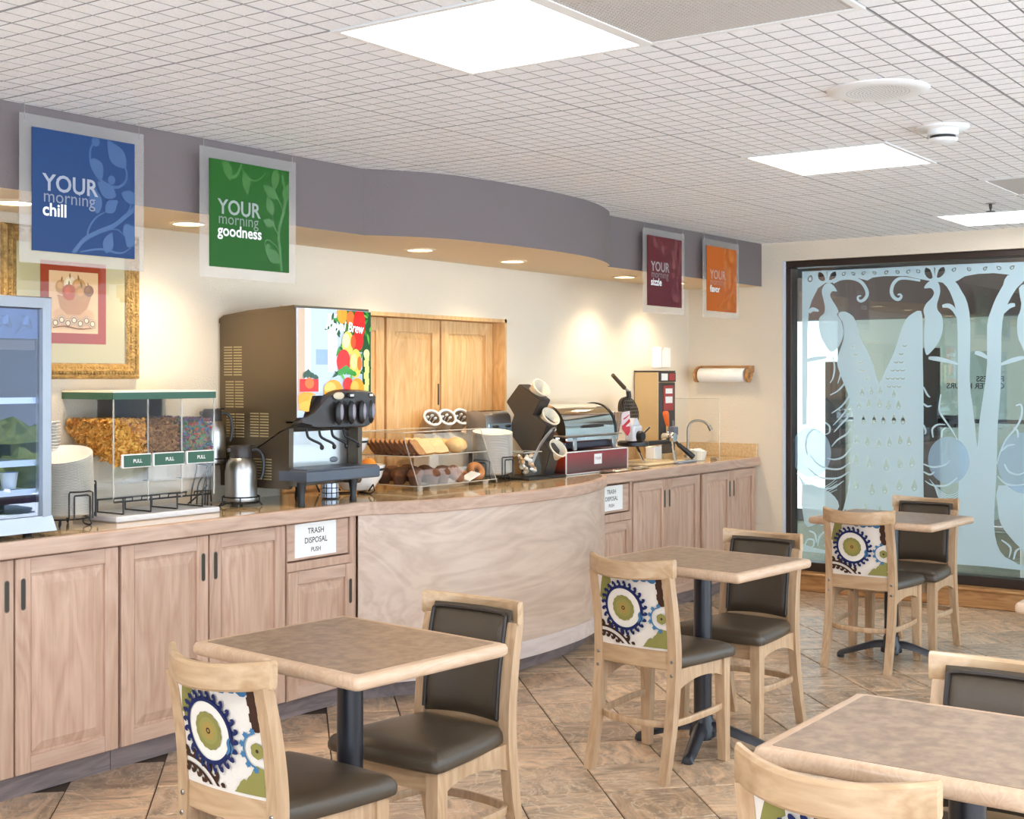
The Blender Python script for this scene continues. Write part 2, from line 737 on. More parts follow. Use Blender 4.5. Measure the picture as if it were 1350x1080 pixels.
M['jamb_daylight'] = mat('daylit_jamb_tint', rgb(216, 216, 222), .7)  # daylight on the wall's return face, put into a paler, cooler colour
M['ceiling'] = mat('ceiling_tile_white', rgb(250, 249, 248), .9, speck=(160, rgb(240, 238, 236), .16), bump=(260, .3))
M['groove_shade'] = mat('groove_shade_grey', rgb(166, 160, 156), .9)  # shade of the scored grooves put into a grey colour
M['grid_white'] = mat('white_metal_grid', rgb(236, 234, 230), .5)
M['slate'] = slate('slate_tile')
M['grout'] = mat('dark_grout', rgb(74, 58, 46), .8)
M['countertop'] = mat('speckled_beige_laminate', rgb(226, 198, 154), .10, spec=.5, coat=.3, speck=(70, rgb(204, 170, 124), .2))
M['laminate'] = mat('mottled_brown_laminate', rgb(164, 137, 112), .34, speck=(34, rgb(136, 111, 90), .14))
M['vinyl'] = mat('dark_brown_vinyl', rgb(76, 64, 50), .34, spec=.5, bump=(300, .12))
M['piping'] = mat('dark_piping', rgb(48, 38, 32), .4)
M['linen'] = mat('off_white_fabric', rgb(232, 220, 206), .85, bump=(700, .3))
M['print'] = printed('printed_ink', .7, spec=.2)
M['gloss_print'] = printed('glossy_print', .25, spec=.5)
M['lit_print'] = printed('backlit_print', .2, .20, .4)
M['black_iron'] = mat('black_cast_iron', rgb(40, 40, 46), .32, spec=.6)
M['wire'] = mat('black_wire', rgb(34, 30, 28), .4)
M['steel'] = mat('brushed_steel', rgb(186, 184, 182), .30, 1.0, bump=(240, .05))
M['chrome'] = mat('polished_chrome', rgb(226, 224, 220), .08, 1.0)
M['bolt'] = mat('steel_bolt', rgb(160, 156, 150), .3, 1.0)
M['bronze'] = mat('bronze_metal', rgb(112, 98, 78), .36, .75)
M['dark_plastic'] = mat('dark_brown_plastic', rgb(58, 52, 50), .38)
M['black'] = mat('black_plastic', rgb(30, 28, 28), .35)
M['foam'] = mat('white_foam', rgb(244, 238, 228), .7, vary=.015)
M['china'] = mat('white_china', rgb(244, 242, 238), .15, coat=.4)
M['cream_china'] = mat('cream_china', rgb(240, 228, 206), .25)
M['white'] = mat('white_plastic', rgb(240, 240, 238), .35)
M['card'] = mat('white_card', rgb(246, 244, 238), .6)
M['slot'] = mat('bronze_finger_pull', rgb(120, 108, 94), .35, .6)
M['slotdark'] = mat('finger_pull_recess', rgb(70, 62, 54), .4, .4)
M['acrylic'] = glass('clear_acrylic', (.985, .985, .98, 1), .008, .02, .14)
M['acrylic_edge'] = frosted('acrylic_edge', rgb(246, 240, 226), .45, .4, .1)
M['pane'] = glass('window_glass', (.93, .97, .96, 1), .07, .0, .6)
M['door_glass'] = glass('cooler_glass', (.90, .93, 1, 1), .05, .0, .35)
M['etch'] = frosted('etched_glass', rgb(224, 246, 254), .12, .40, .04)
M['etch_soft'] = frosted('lightly_etched_glass', rgb(196, 226, 250), .45, .4, .04)
M['sign_acrylic'] = frosted('frosted_sign_acrylic', rgb(240, 236, 230), .78, .5, .05)
M['tube_light'] = mat('prismatic_diffuser', rgb(250, 250, 250), .4, emit=((.97, .99, 1.0, 1), 5.0), bump=(900, .4))
M['lamp_lens'] = mat('downlight_lens', rgb(255, 244, 220), .4, emit=((1.0, .86, .62, 1), 9.0))
M['gold'] = mat('carved_gold_leaf', rgb(190, 156, 96), .42, .5, speck=(60, rgb(132, 100, 54), .2), bump=(120, .8))
M['dark_frame'] = mat('dark_bronze_frame', rgb(58, 44, 36), .4, .3)
M['hall_wall'] = mat('corridor_wall', rgb(166, 170, 158), .8)
M['hall_dark'] = mat('corridor_dark_beam', rgb(88, 68, 60), .7)
M['hall_floor'] = mat('corridor_carpet', rgb(140, 140, 120), .9, speck=(40, rgb(110, 112, 98), .2))
M['post'] = mat('dark_door_post', rgb(46, 42, 42), .5)

# ================================================================== the room
CA, SA = math.cos(math.radians(35.609)), math.sin(math.radians(35.609))
CT = 0.91       # countertop height
CEIL = 2.42
XW, YW = 8.65, 4.60     # window wall, counter wall


def in_view(x, y, z, mx=90, my=90):
    """is this place inside the picture (used only to decide which tiles become single objects)"""
    d = x * CA + y * SA
    if d < .6:
        return False
    u = 675 + 1744 * (x * SA - y * CA) / d
    v = 498 - 1744 * (z - 1.474) / d
    return -mx < u < 1350 + mx and -my < v < 1080 + my


def struct(o, label=None):
    return tag(o, label, None, None, 'structure')


# ---- floor: diagonal slate tiles, each its own piece on a grout bed
mb = MB()
mb.box(-3.0, 8.9, -2.0, 4.7, -.09, -.005)
floor = struct(mb.build('floor', M['grout'], smooth=False), 'diagonal brown slate tile floor with dark grout lines')
PIT = .447 / math.sqrt(2)
variants = []
for k in range(5):
    rnd = random.Random(k)
    t = MB()
    h = PIT / 2 - .0028
    j = lambda: rnd.uniform(-.0008, .0008)
    ring0 = [(sx * h + j(), sy * h + j(), -.0075) for sx, sy in ((-1, -1), (1, -1), (1, 1), (-1, 1))]
    ring1 = [(sx * h + j(), sy * h + j(), -.002) for sx, sy in ((-1, -1), (1, -1), (1, 1), (-1, 1))]
    g = h - .003
    ring2 = [(sx * g, sy * g, rnd.uniform(-.0006, .0002)) for sx, sy in ((-1, -1), (1, -1), (1, 1), (-1, 1))]
    t.loft([ring0, ring1, ring2], cap0=False)
    variants.append(t.mesh('tile', M['slate'], smooth=False))
n_tiles = 0
rest = MB()
for a in range(-14, 24):
    for b in range(-8, 34):
        dm = 1.10 + .447 * (a + .5)       # X - Y
        sm = 6.503 + .447 * (b + .5 - 12)  # X + Y
        x, y = (sm + dm) / 2, (sm - dm) / 2
        if not (-2.8 < x < 8.78 and -1.8 < y < 4.22):
            continue
        rz = math.radians(45) + (PI / 2) * ((a * 7 + b * 3) % 4)
        if in_view(x, y, 0, 60, 60) and n_tiles < 300:
            o = bpy.data.objects.new('tile', variants[(a * 5 + b * 3) % 5])
            COL.objects.link(o)
            o.location = (x, y, 0)
            o.rotation_euler = (0, 0, rz)
            o.parent = floor
            n_tiles += 1
        else:
            h = PIT / 2 - .003
            rest.M = Matrix.Translation((x, y, 0)) @ Matrix.Rotation(rz, 4, 'Z')
            rest.box(-h, h, -h, h, -.0075, -.0004)
r = rest.build('tile', M['slate'], floor, smooth=False)
r['kind'] = 'stuff'

# ---- ceiling: scored acoustic tiles in a grid
mb = MB()
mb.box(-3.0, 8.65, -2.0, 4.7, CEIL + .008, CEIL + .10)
ceiling = struct(mb.build('ceiling', M['groove_shade'], smooth=False), 'white ceiling of square scored acoustic tiles')
TP = .635


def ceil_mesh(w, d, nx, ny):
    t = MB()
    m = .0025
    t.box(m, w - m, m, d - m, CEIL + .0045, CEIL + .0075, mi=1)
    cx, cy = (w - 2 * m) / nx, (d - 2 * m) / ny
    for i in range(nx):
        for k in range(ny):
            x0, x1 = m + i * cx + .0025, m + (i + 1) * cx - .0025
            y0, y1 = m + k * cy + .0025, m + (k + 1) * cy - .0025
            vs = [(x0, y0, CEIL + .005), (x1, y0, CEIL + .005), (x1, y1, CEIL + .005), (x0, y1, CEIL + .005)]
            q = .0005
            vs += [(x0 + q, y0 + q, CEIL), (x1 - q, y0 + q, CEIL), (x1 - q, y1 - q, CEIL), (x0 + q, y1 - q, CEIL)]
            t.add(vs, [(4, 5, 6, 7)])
            t.add(vs, [(0, 1, 5, 4), (1, 2, 6, 5), (2, 3, 7, 6), (3, 0, 4, 7)], 1)  # pad sides coloured grey to stand in for groove shade
    return t.mesh('ceiling_tile', [M['ceiling'], M['groove_shade']], smooth=False, fix=False)


CX0, CY0 = 2.645, 1.235
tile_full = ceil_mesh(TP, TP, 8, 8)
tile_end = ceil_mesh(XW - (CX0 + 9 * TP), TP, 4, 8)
LIGHTS = [(0, 1), (4, 1), (8, 1)]
VENTS = [(0, 0), (6, 0)]
for a in range(-4, 10):
    for b in range(-4, 5):
        if (a, b) in LIGHTS or (a, b) in VENTS:
            continue
        x, y = CX0 + a * TP, CY0 + b * TP
        if not any(in_view(x + u * TP, y + w * TP, CEIL, 60, 60) for u in (0, .5, 1) for w in (0, .5, 1)) and (a % 4 or b % 2 == 0) and a < -2:
            pass
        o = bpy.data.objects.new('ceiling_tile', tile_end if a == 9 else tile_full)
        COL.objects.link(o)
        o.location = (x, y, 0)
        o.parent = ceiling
# ---- counter wall with the serving hatch opening
HX0, HX1, HZ1 = 4.51, 6.37, 1.82
mb = MB()
mb.box(-3.0, HX0, YW, YW + .12, 0, CEIL)
mb.box(HX1, XW + .12, YW, YW + .12, 0, CEIL)
mb.box(HX0, HX1, YW, YW + .12, HZ1, CEIL)
mb.box(HX0, HX1, YW, YW + .12, 0, CT - .02)
wall_back = struct(mb.build('wall_back', M['walltan'], smooth=False), 'textured cream wall behind the breakfast counter')

# ---- window wall
XG = 8.75
mb = MB()
mb.box(XW, XW + .12, 3.855, YW + .12, 0, CEIL)          # solid part beside the window
mb.box(XW, XW + .12, -2.0, 3.855, 2.292, CEIL)         # head
wall_right = struct(mb.build('wall_right', M['walltan'], smooth=False), 'cream wall around the etched window')
mb = MB()
mb.box(XW - .002, XW + .11, 3.8535, 3.858, 0, 2.292)
struct(mb.build('trim_3', M['jamb_daylight'], wall_right, smooth=False), 'window reveal with daylight put into its pale colour')
# ---- soffit with the bulging front
BUMP = [(4.447, 4.035), (4.60, 3.925), (4.80, 3.83), (5.05, 3.785), (5.30, 3.762), (5.55, 3.752), (5.78, 3.765), (5.98, 3.79),
        (6.20, 3.85), (6.38, 3.92), (6.50, 3.985), (6.545, 4.03)]
BC = cr(BUMP, 4)
SF = [(x + .03, y) for x, y in BC]
mb = MB()
poly = [(-3.0, 4.02)] + SF + [(XW, 4.02), (XW, YW), (-3.0, YW)]
mb.prism(poly, 2.12, CEIL)
mb.mi[0] = 1
soffit = struct(mb.build('trim_1', [M['soffit'], M['cream']], angle=30), 'purple-grey soffit with a rounded bulge above the counter')
# slim shadow joint where soffit meets the wall is left to real light

# ---- window: frame, pane, etched design
window = struct(thing('window_1', 'large etched glass window with two peacocks between trees', None, (XG, 1.9, .12)))
mb = MB()
mb.box(8.69, 8.80, -2.0, 3.855, .125, .19, .004)
mb.box(8.69, 8.80, -2.0, 3.855, 2.245, 2.292, .004)
mb.box(8.69, 8.80, 3.812, 3.855, .19, 2.245, .004)
mb.box(8.69, 8.80, -.35, -.28, .19, 2.245, .004)
mb.build('window_frame', M['dark_frame'], window, smooth=False)
mb = MB()
mb.box(8.757, 8.763, -.28, 3.812, .19, 2.245)
mb.build('pane', M['pane'], window, smooth=False)
mb = MB()
mb.box(8.60, 8.80, -2.0, 3.855, 0, .118, .006)
mb.box(8.585, 8.80, -2.0, 3.855, .108, .128, .006)
mb.build('window_sill', M['oak'], window, smooth=False)
FROST={'band': [(3.76,2.221),(3.52,2.22),(3.249,2.218),(2.988,2.22),(2.736,2.218),(2.491,2.216),(2.255,2.213),(2.071,2.213),(2.071,2.104),(2.199,2.109),(2.255,2.088),(2.302,2.114),(2.358,2.136),(2.443,2.149),(2.54,2.149),(2.627,2.138),(2.676,2.11),(2.736,2.093),(2.795,2.106),(2.846,2.113),(2.922,2.131),(3.014,2.155),(3.092,2.159),(3.17,2.162),(3.249,2.156),(3.287,2.137),(3.346,2.155),(3.421,2.163),(3.487,2.156),(3.542,2.132),(3.586,2.134),(3.642,2.099),(3.687,2.016),(3.709,1.953),(3.72,1.783),(3.72,1.463),(3.726,1.144),(3.76,1.143)],'bird': [(3.503,2.072),(3.531,2.115),(3.564,2.133),(3.597,2.118),(3.614,2.077),(3.603,2.023),(3.592,1.97),(3.597,1.923),(3.631,1.892),(3.636,1.834),(3.62,1.76),(3.586,1.696),(3.547,1.653),(3.498,1.679),(3.465,1.741),(3.457,1.798),(3.471,1.862),(3.503,1.91),(3.492,1.93),(3.509,1.968),(3.536,2.01),(3.553,2.048),(3.536,2.074)],'tail': [(3.487,1.925),(3.443,1.929),(3.389,1.896),(3.357,1.828),(3.34,1.754),(3.292,1.666),(3.244,1.557),(3.207,1.433),(3.165,1.515),(3.113,1.617),(3.076,1.719),(3.05,1.8),(3.019,1.866),(2.973,1.905),(2.917,1.919),(2.906,1.817),(2.906,1.615),(2.901,1.363),(2.901,1.06),(2.901,0.757),(2.891,0.596),(2.836,0.509),(2.756,0.444),(2.711,0.358),(2.706,0.283),(2.988,0.276),(3.357,0.273),(3.575,0.272),(3.586,0.345),(3.547,0.421),(3.476,0.52),(3.443,0.627),(3.416,0.754),(3.405,0.911),(3.394,1.057),(3.384,1.188),(3.405,1.307),(3.449,1.422),(3.487,1.516),(3.503,1.579),(3.487,1.652),(3.46,1.725),(3.454,1.798),(3.465,1.861),(3.492,1.899)],'bird2': [(2.896,2.069),(2.876,2.104),(2.836,2.122),(2.801,2.101),(2.79,2.045),(2.801,1.995),(2.811,1.956),(2.806,1.92),(2.78,1.885),(2.771,1.824),(2.78,1.759),(2.806,1.7),(2.846,1.65),(2.881,1.625),(2.896,1.691),(2.896,1.787),(2.891,1.867),(2.901,1.923),(2.881,1.968),(2.846,2.002),(2.831,2.037),(2.851,2.068)],'trunk': [(2.801,2.136),(2.746,2.073),(2.711,2.002),(2.686,1.912),(2.676,1.762),(2.676,1.464),(2.671,1.166),(2.671,0.718),(2.676,0.47),(2.691,0.329),(2.696,0.279),(2.491,0.281),(2.278,0.274),(2.372,0.32),(2.424,0.399),(2.443,0.534),(2.434,0.73),(2.424,0.975),(2.42,1.171),(2.401,1.415),(2.396,1.757),(2.382,1.879),(2.349,1.965),(2.302,2.046),(2.246,2.111),(2.358,2.131),(2.386,2.069),(2.429,1.992),(2.463,1.905),(2.487,1.808),(2.487,1.562),(2.506,1.39),(2.535,1.193),(2.549,1.02),(2.564,1.168),(2.583,1.316),(2.598,1.464),(2.593,1.81),(2.612,1.959),(2.647,2.035),(2.706,2.122)],'bird3': [(2.246,2.073),(2.288,2.045),(2.273,1.948),(2.283,1.89),(2.297,1.852),(2.297,1.755),(2.273,1.682),(2.208,1.609),(1.936,1.559),(1.936,1.937),(2.117,1.991),(2.181,2.08)],'corner': [(2.415,0.78),(2.255,0.773),(1.936,0.789),(1.936,0.307),(2.208,0.299),(2.264,0.372),(2.311,0.417),(2.367,0.481),(2.405,0.546),(2.42,0.643)],'lower': [(3.76,0.717),(3.603,0.698),(3.52,0.649),(3.487,0.583),(3.531,0.507),(3.586,0.435),(3.642,0.457),(3.687,0.433),(3.743,0.451)],'base': [(3.766,0.311),(3.687,0.285),(3.575,0.272),(3.357,0.273),(2.988,0.276),(2.696,0.279),(2.491,0.281),(1.936,0.278),(1.936,0.236),(2.491,0.251),(2.988,0.245),(3.766,0.252)]}
STROKES={'curls': [[(3.531,2.131),(3.476,2.155),(3.4,2.157),(3.335,2.133),(3.297,2.085),(3.287,2.043),(3.303,2.013),(3.33,1.998),(3.351,2.009),(3.351,2.03),(3.33,2.035)],[(2.922,2.121),(3.014,2.14),(3.071,2.138),(3.107,2.103),(3.118,2.053),(3.102,2.016),(3.071,2.0),(3.05,2.019),(3.06,2.035),(3.076,2.031)]],'branches': [[(2.775,1.945),(2.736,1.948),(2.701,1.922),(2.671,1.862)],[(2.564,1.637),(2.525,1.627),(2.477,1.597)],[(2.866,1.605),(2.785,1.594),(2.671,1.563)],[(2.255,1.604),(2.325,1.586),(2.405,1.557)],[(2.311,1.94),(2.349,1.931),(2.391,1.884)],[(3.732,1.591),(3.659,1.607),(3.575,1.616)],[(3.709,1.931),(3.681,1.952),(3.636,1.94)]],'wisps': [[(3.411,1.568),(3.432,1.464),(3.487,1.39),(3.553,1.353)],[(3.389,1.464),(3.411,1.359),(3.465,1.28),(3.542,1.227)],[(3.389,1.385),(3.416,1.281),(3.465,1.212),(3.531,1.143)],[(3.384,1.307),(3.416,1.213),(3.476,1.149),(3.525,1.096)],[(3.389,1.151),(3.432,1.087),(3.498,1.044),(3.542,0.995)],[(3.4,0.994),(3.454,0.93),(3.52,0.907),(3.575,0.915)],[(3.411,0.89),(3.476,0.845),(3.564,0.842),(3.642,0.87),(3.698,0.932)],[(3.416,0.827),(3.487,0.782),(3.575,0.773),(3.642,0.786),(3.72,0.846)],[(3.531,1.621),(3.52,1.542),(3.531,1.474),(3.553,1.437)],[(3.487,1.579),(3.476,1.505),(3.498,1.432)],[(3.72,0.931),(3.732,1.011),(3.709,1.081),(3.664,1.113),(3.62,1.083)],[(3.597,1.168),(3.558,1.137),(3.558,1.095),(3.586,1.078)],[(3.726,0.718),(3.631,0.696),(3.531,0.712),(3.454,0.762)],[(2.901,1.413),(2.876,1.363),(2.856,1.343)],[(2.901,1.302),(2.876,1.283),(2.846,1.288)],[(2.901,1.161),(2.886,1.121),(2.891,1.096)],[(2.901,0.899),(2.836,0.881),(2.756,0.899),(2.721,0.93)],[(2.901,0.848),(2.856,0.83),(2.826,0.851)],[(2.785,1.364),(2.795,1.263),(2.766,1.204),(2.716,1.135),(2.676,1.066)],[(2.836,1.077),(2.841,1.132),(2.806,1.163),(2.756,1.164)],[(2.78,1.078),(2.775,1.124),(2.751,1.144)],[(2.676,0.818),(2.746,0.765),(2.836,0.76),(2.891,0.788)],[(2.306,1.295),(2.273,1.3),(2.269,1.242),(2.288,1.183),(2.32,1.134),(2.367,1.075),(2.405,0.986),(2.424,0.917)],[(2.292,1.091),(2.297,1.135),(2.32,1.154)],[(2.396,1.001),(2.358,1.036),(2.311,1.047)],[(2.377,0.919),(2.349,0.871),(2.292,0.854),(2.246,0.875)],[(2.42,0.839),(2.367,0.792),(2.292,0.786),(2.208,0.809)],[(3.743,0.28),(3.72,0.335),(3.675,0.338),(3.675,0.296),(3.709,0.283)],[(3.709,0.4),(3.664,0.382),(3.653,0.319)],[(3.586,0.408),(3.631,0.363),(3.642,0.299)],[(2.396,0.43),(2.339,0.385),(2.349,0.317)],[(2.32,0.309),(2.302,0.369),(2.255,0.392)]]}
EYES=[(3.324,1.365),(3.26,1.376),(3.197,1.376),(3.102,1.356),(3.346,1.277),(3.276,1.283),(3.202,1.289),(3.139,1.279),(3.071,1.28),(3.314,1.173),(3.239,1.175),(3.175,1.176),(3.102,1.182),(3.04,1.179),(3.362,1.037),(3.287,1.029),(3.207,1.016),(3.133,1.028),(3.06,1.046),(2.999,1.037),(3.367,0.896),(3.276,0.874),(3.154,0.868),(3.06,0.887),(2.978,0.896),(3.367,0.73),(3.255,0.699),(3.165,0.709),(3.066,0.739),(2.963,0.739),(3.454,0.773),(3.443,0.564),(3.303,0.552),(3.197,0.548)]


def flat_etch(name, contours, m, off, smooth_k=3):
    """etched areas as filled flat outlines (y, z) on the pane; inner contours are left clear"""
    cu = bpy.data.curves.new(name, 'CURVE')
    cu.dimensions = '2D'
    cu.fill_mode = 'BOTH'
    for c in contours:
        sp = cu.splines.new('POLY')
        sp.points.add(len(c) - 1)
        for p, (y, z) in zip(sp.points, c):
            p.co = (y, z, 0, 1)
        sp.use_cyclic_u = True
    ob = bpy.data.objects.new(name, cu)
    COL.objects.link(ob)
    me = bpy.data.meshes.new_from_object(ob.evaluated_get(bpy.context.evaluated_depsgraph_get()))
    bpy.data.objects.remove(ob)
    inv = INV[window.name]
    for v in me.vertices:
        v.co = inv @ Vector((8.7565 - off, v.co.x, v.co.y))
    me.materials.clear()
    me.materials.append(m)
    o = bpy.data.objects.new(name, me)
    COL.objects.link(o)
    o.parent = window
    return o


def eye(y, z, s=1.0):
    """clear tear drop of a tail-feather eye, with a frosted pupil left inside"""
    w, h = .021 * s, .062 * s
    drop = cr([(y, z + h), (y + w * .55, z + h * .45), (y + w, z + h * .05), (y + w * .7, z - h * .28), (y, z - h * .42),
               (y - w * .7, z - h * .28), (y - w, z + h * .05), (y - w * .55, z + h * .45)], 2, True)
    pup = [(y + .0085 * s * math.cos(a), z - .009 * s + .0095 * s * math.sin(a)) for a in [2 * PI * i / 10 for i in range(10)]]
    return [drop, pup]


def crescent(y, z, w=.016):
    up = [(y + w * math.cos(a), z + .55 * w * math.sin(a)) for a in [PI + PI * i / 6 for i in range(7)]]
    dn = [(y + w * .9 * math.cos(a), z + .006 + .42 * w * math.sin(a)) for a in [2 * PI - PI * i / 6 for i in range(7)]]
    return [up + dn]


def ringleaf(y, z, s, lean):
    def lf(k):
        pts = [(0, .030), (.018, .010), (.017, -.012), (0, -.022), (-.017, -.012), (-.016, .010)]
        ca, sa = math.cos(lean), math.sin(lean)
        return cr([(y + (u * ca - w * sa) * s * k, z + (u * sa + w * ca) * s * k) for u, w in pts], 3, True)
    return [lf(1.0), lf(.66)]


tail_holes = []
for i, (y, z) in enumerate(EYES):
    if z > 1.05 - .0 and i < 5:
        tail_holes += eye(y, z, .62)
    else:
        tail_holes += eye(y, z, .78 if z > .95 else .95)
for row in range(9):
    for k in range(5):
        z = 1.80 - row * .055
        for yy in (3.43 - row * .024 - k * .034, 2.97 + row * .012 + k * .034):
            if z > 1.36 and row > 1 and (3.02 < yy < 3.42) and abs(yy - 3.20) > .035 + max(0, (z - 1.42)) * .42 and k < 2 + row * .5:
                tail_holes += crescent(yy + (.012 if row % 2 else 0), z)
for k in range(9):     # comb marks at the foot of the tail
    y = 3.47 - k * .07
    tail_holes += [[(y, .40), (y - .012, .425), (y - .03, .405)]]


def inside(p, poly):
    c = False
    for i in range(len(poly)):
        (x1, y1), (x2, y2) = poly[i - 1], poly[i]
        if (y1 > p[1]) != (y2 > p[1]) and p[0] < (x2 - x1) * (p[1] - y1) / (y2 - y1) + x1:
            c = not c
    return c


def clear_marks(outer, holes, pad=.006):
    """keep only marks that lie wholly in the etched area and do not touch one another"""
    kept, boxes, skip = [], [], False
    for h in holes:
        y0, y1 = min(p[0] for p in h), max(p[0] for p in h)
        z0, z1 = min(p[1] for p in h), max(p[1] for p in h)
        inner = any(b[0] < y0 and y1 < b[1] and b[2] < z0 and z1 < b[3] for b in boxes)
        if not inner:
            if any(y0 < b[1] + .002 and b[0] < y1 + .002 and z0 < b[3] + .002 and b[2] < z1 + .002 for b in boxes):
                continue
            if not all(inside((p[0] + dy, p[1] + dz), outer) for p in h for dy in (-pad, pad) for dz in (-pad, pad)):
                continue
            boxes.append((y0, y1, z0, z1))
        kept.append(h)
    return kept


tail_outer = cr(FROST['tail'], 2, True)
tail_holes = clear_marks(tail_outer, tail_holes)
flat_etch('etched_tail', [tail_outer] + tail_holes, M['etch'], .0006)
flat_etch('etched_bird', [cr(FROST['bird'], 3, True)], M['etch'], .0009)
flat_etch('etched_bird', [cr(FROST['bird2'], 3, True)], M['etch'], .0009)
flat_etch('etched_bird', [cr(FROST['bird3'], 2, True)], M['etch'], .0009)
tr_holes = []
flat_etch('etched_tree', [cr(FROST['trunk'], 2, True)], M['etch'], .0003)
bh = []
yz0 = FROST['band']
for k in range(13):
    y = (3.455, 3.385, 3.315, 3.235, 3.155, 3.075, 3.005, 2.935, 2.70, 2.60, 2.50, 2.41, 2.33)[k]
    bh += ringleaf(y, 2.190 - .012 * k / 13, .62, (-.9 if k % 2 else .9))
for cy, zt, zl in ((3.575, 2.210, 2.142), (2.826, 2.204, 2.126)):      # crests: two dark drops and slits between the plumes
    bh += [cr([(cy + .062, zt), (cy + .030, zt - .012), (cy + .014, zl + .012), (cy + .040, zl + .006), (cy + .066, zt - .04)], 2, True),
           cr([(cy - .062, zt), (cy - .030, zt - .012), (cy - .014, zl + .012), (cy - .040, zl + .014), (cy - .066, zt - .035)], 2, True)]
    for q in (-1, 0, 1):
        bh += [[(cy + q * .016 - .004, zt), (cy + q * .016 + .004, zt), (cy + q * .005, zl + .02)]]
bh += ringleaf(3.700, 2.165, .95, .3)
flat_etch('etched_border', [FROST['band']] + clear_marks(FROST['band'], bh, .001), M['etch'], .0012)
flat_etch('etched_ground', [cr(FROST['corner'], 2, True)], M['etch'], .0015)
flat_etch('etched_ground', [cr(FROST['lower'], 2, True)], M['etch'], .0015)
flat_etch('etched_ground', [FROST['base']], M['etch'], .0018)
for (y, z, r) in ((3.695, .95, .15), (2.735, .93, .135), (2.25, .93, .17)):
    flat_etch('etched_roundel', [[(y + r * math.cos(2 * PI * i / 40), z + r * 1.15 * math.sin(2 * PI * i / 40)) for i in range(40)]], M['etch_soft'], .0021)


def etch_lines(name, paths, w):
    p = Print()
    for path in paths:
        p.stroke(path, w, (1, 1, 1, 1), 4, taper=True)
    return p.build(name, lambda u, v, off: (8.7540 - off, u, v), window, M['etch'], .00001)


etch_lines('etched_scroll', STROKES['curls'], .024)
etch_lines('etched_branch', STROKES['branches'], .030)
etch_lines('etched_wisp', STROKES['wisps'], .013)
swirl = [[(3.80 - .01 * k, .80 - .012 * k), (3.74, .735 - .012 * k), (3.66, .70 - .012 * k), (3.58, .72 - .014 * k), (3.50, .78 - .02 * k)] for k in range(5)]
swirl += [[(2.86 - .01 * k, .80 - .012 * k), (2.80, .735 - .012 * k), (2.74, .70 - .012 * k), (2.68, .72 - .014 * k), (2.64, .78 - .02 * k)] for k in range(5)]
swirl += [[(2.42, .72 - .012 * k), (2.36, .69 - .012 * k), (2.28, .70 - .012 * k), (2.20, .74 - .014 * k)] for k in range(5)]
etch_lines('etched_wisp', swirl, .007)

# ---- corridor seen through the window
mb = MB()
mb.box(8.80, 13.0, -2.0, 7.5, -.06, -.004)
struct(mb.build('floor_corridor', M['hall_floor'], smooth=False), 'olive grey carpet beyond the window')
mb = MB()
mb.box(12.9, 13.0, -2.0, 7.5, 0, 2.6)
struct(mb.build('wall_corridor', M['hall_wall'], smooth=False), 'cream corridor wall beyond the window')
mb = MB()
mb.box(8.78, 13.0, -2.0, 7.5, 2.44, 2.5)
struct(mb.build('ceiling_corridor', M['ceiling'], smooth=False), 'pale corridor ceiling')
mb = MB()
mb.box(10.3, 10.55, -2.0, 7.5, 1.95, 2.30)
mb.box(10.55, 12.9, -2.0, 7.5, 2.24, 2.30)
struct(mb.build('trim_4', M['hall_dark'], smooth=False), 'dark brown beam beyond the window')
for (y0, y1, z1) in ((3.95, 4.09, 1.60), (3.20, 3.33, 1.70)):
    mb = MB()
    mb.box(9.97, 10.05, y0, y1, 0, z1, .004)
    struct(mb.build('trim_5', M['post'], smooth=False), 'dark post of the corridor screen')
mb = MB()
mb.box(9.985, 10.03, -1.0, 3.20, 1.135, 1.165)
mb.box(9.985, 10.03, 3.06, 3.20, 1.10, 1.19)
mb.box(9.985, 10.03, 3.33, 3.95, 1.145, 1.165)
struct(mb.build('trim_6', M['post'], smooth=False), 'dark handrail beyond the window')
screen = struct(thing('window_2', 'glass screen with lettering in the corridor', None, (10.0, 2.9, 1.2)))
mb = MB()
mb.box(10.0, 10.006, -1.0, 3.20, .05, 1.95)
mb.build('pane', M['pane'], screen, smooth=False)
for i, s in enumerate(('FITNESS', 'CENTER HOURS')):
    lettering(s, .058, lambda u, v, off, i=i: (9.998 - off, 2.715 + u, 1.445 - i * .052 + v), screen, M['post'], .02, sx=1.0)
mb = MB()
mb.box(8.80, 13.0, 7.30, 7.36, 0, 2.44)
struct(mb.build('wall_sun_block', M['hall_wall'], smooth=False), 'unseen side wall of the corridor, widened to block the sun')  # unseen wall, run full width to keep the sun out of the corridor
lit = struct(thing('door_1', 'bright daylit glass door at the end of the corridor', None, (12.88, 5.4, 0)))
mb = MB()
mb.box(12.86, 12.90, 5.08, 5.14, 0, 2.2, .004)
mb.box(12.86, 12.90, 5.80, 5.86, 0, 2.2, .004)
mb.box(12.86, 12.90, 5.14, 5.80, 2.14, 2.2, .004)
mb.box(12.86, 12.90, 5.14, 5.80, 0, .12, .004)
mb.build('door_frame', M['post'], lit, smooth=False)
mb = MB()
mb.box(12.872, 12.878, 5.14, 5.80, .12, 2.14)
mb.build('daylit_pane', mat('daylit_glass', rgb(230, 244, 250), .3, emit=((.84, .94, 1, 1), .6)), lit, smooth=False)
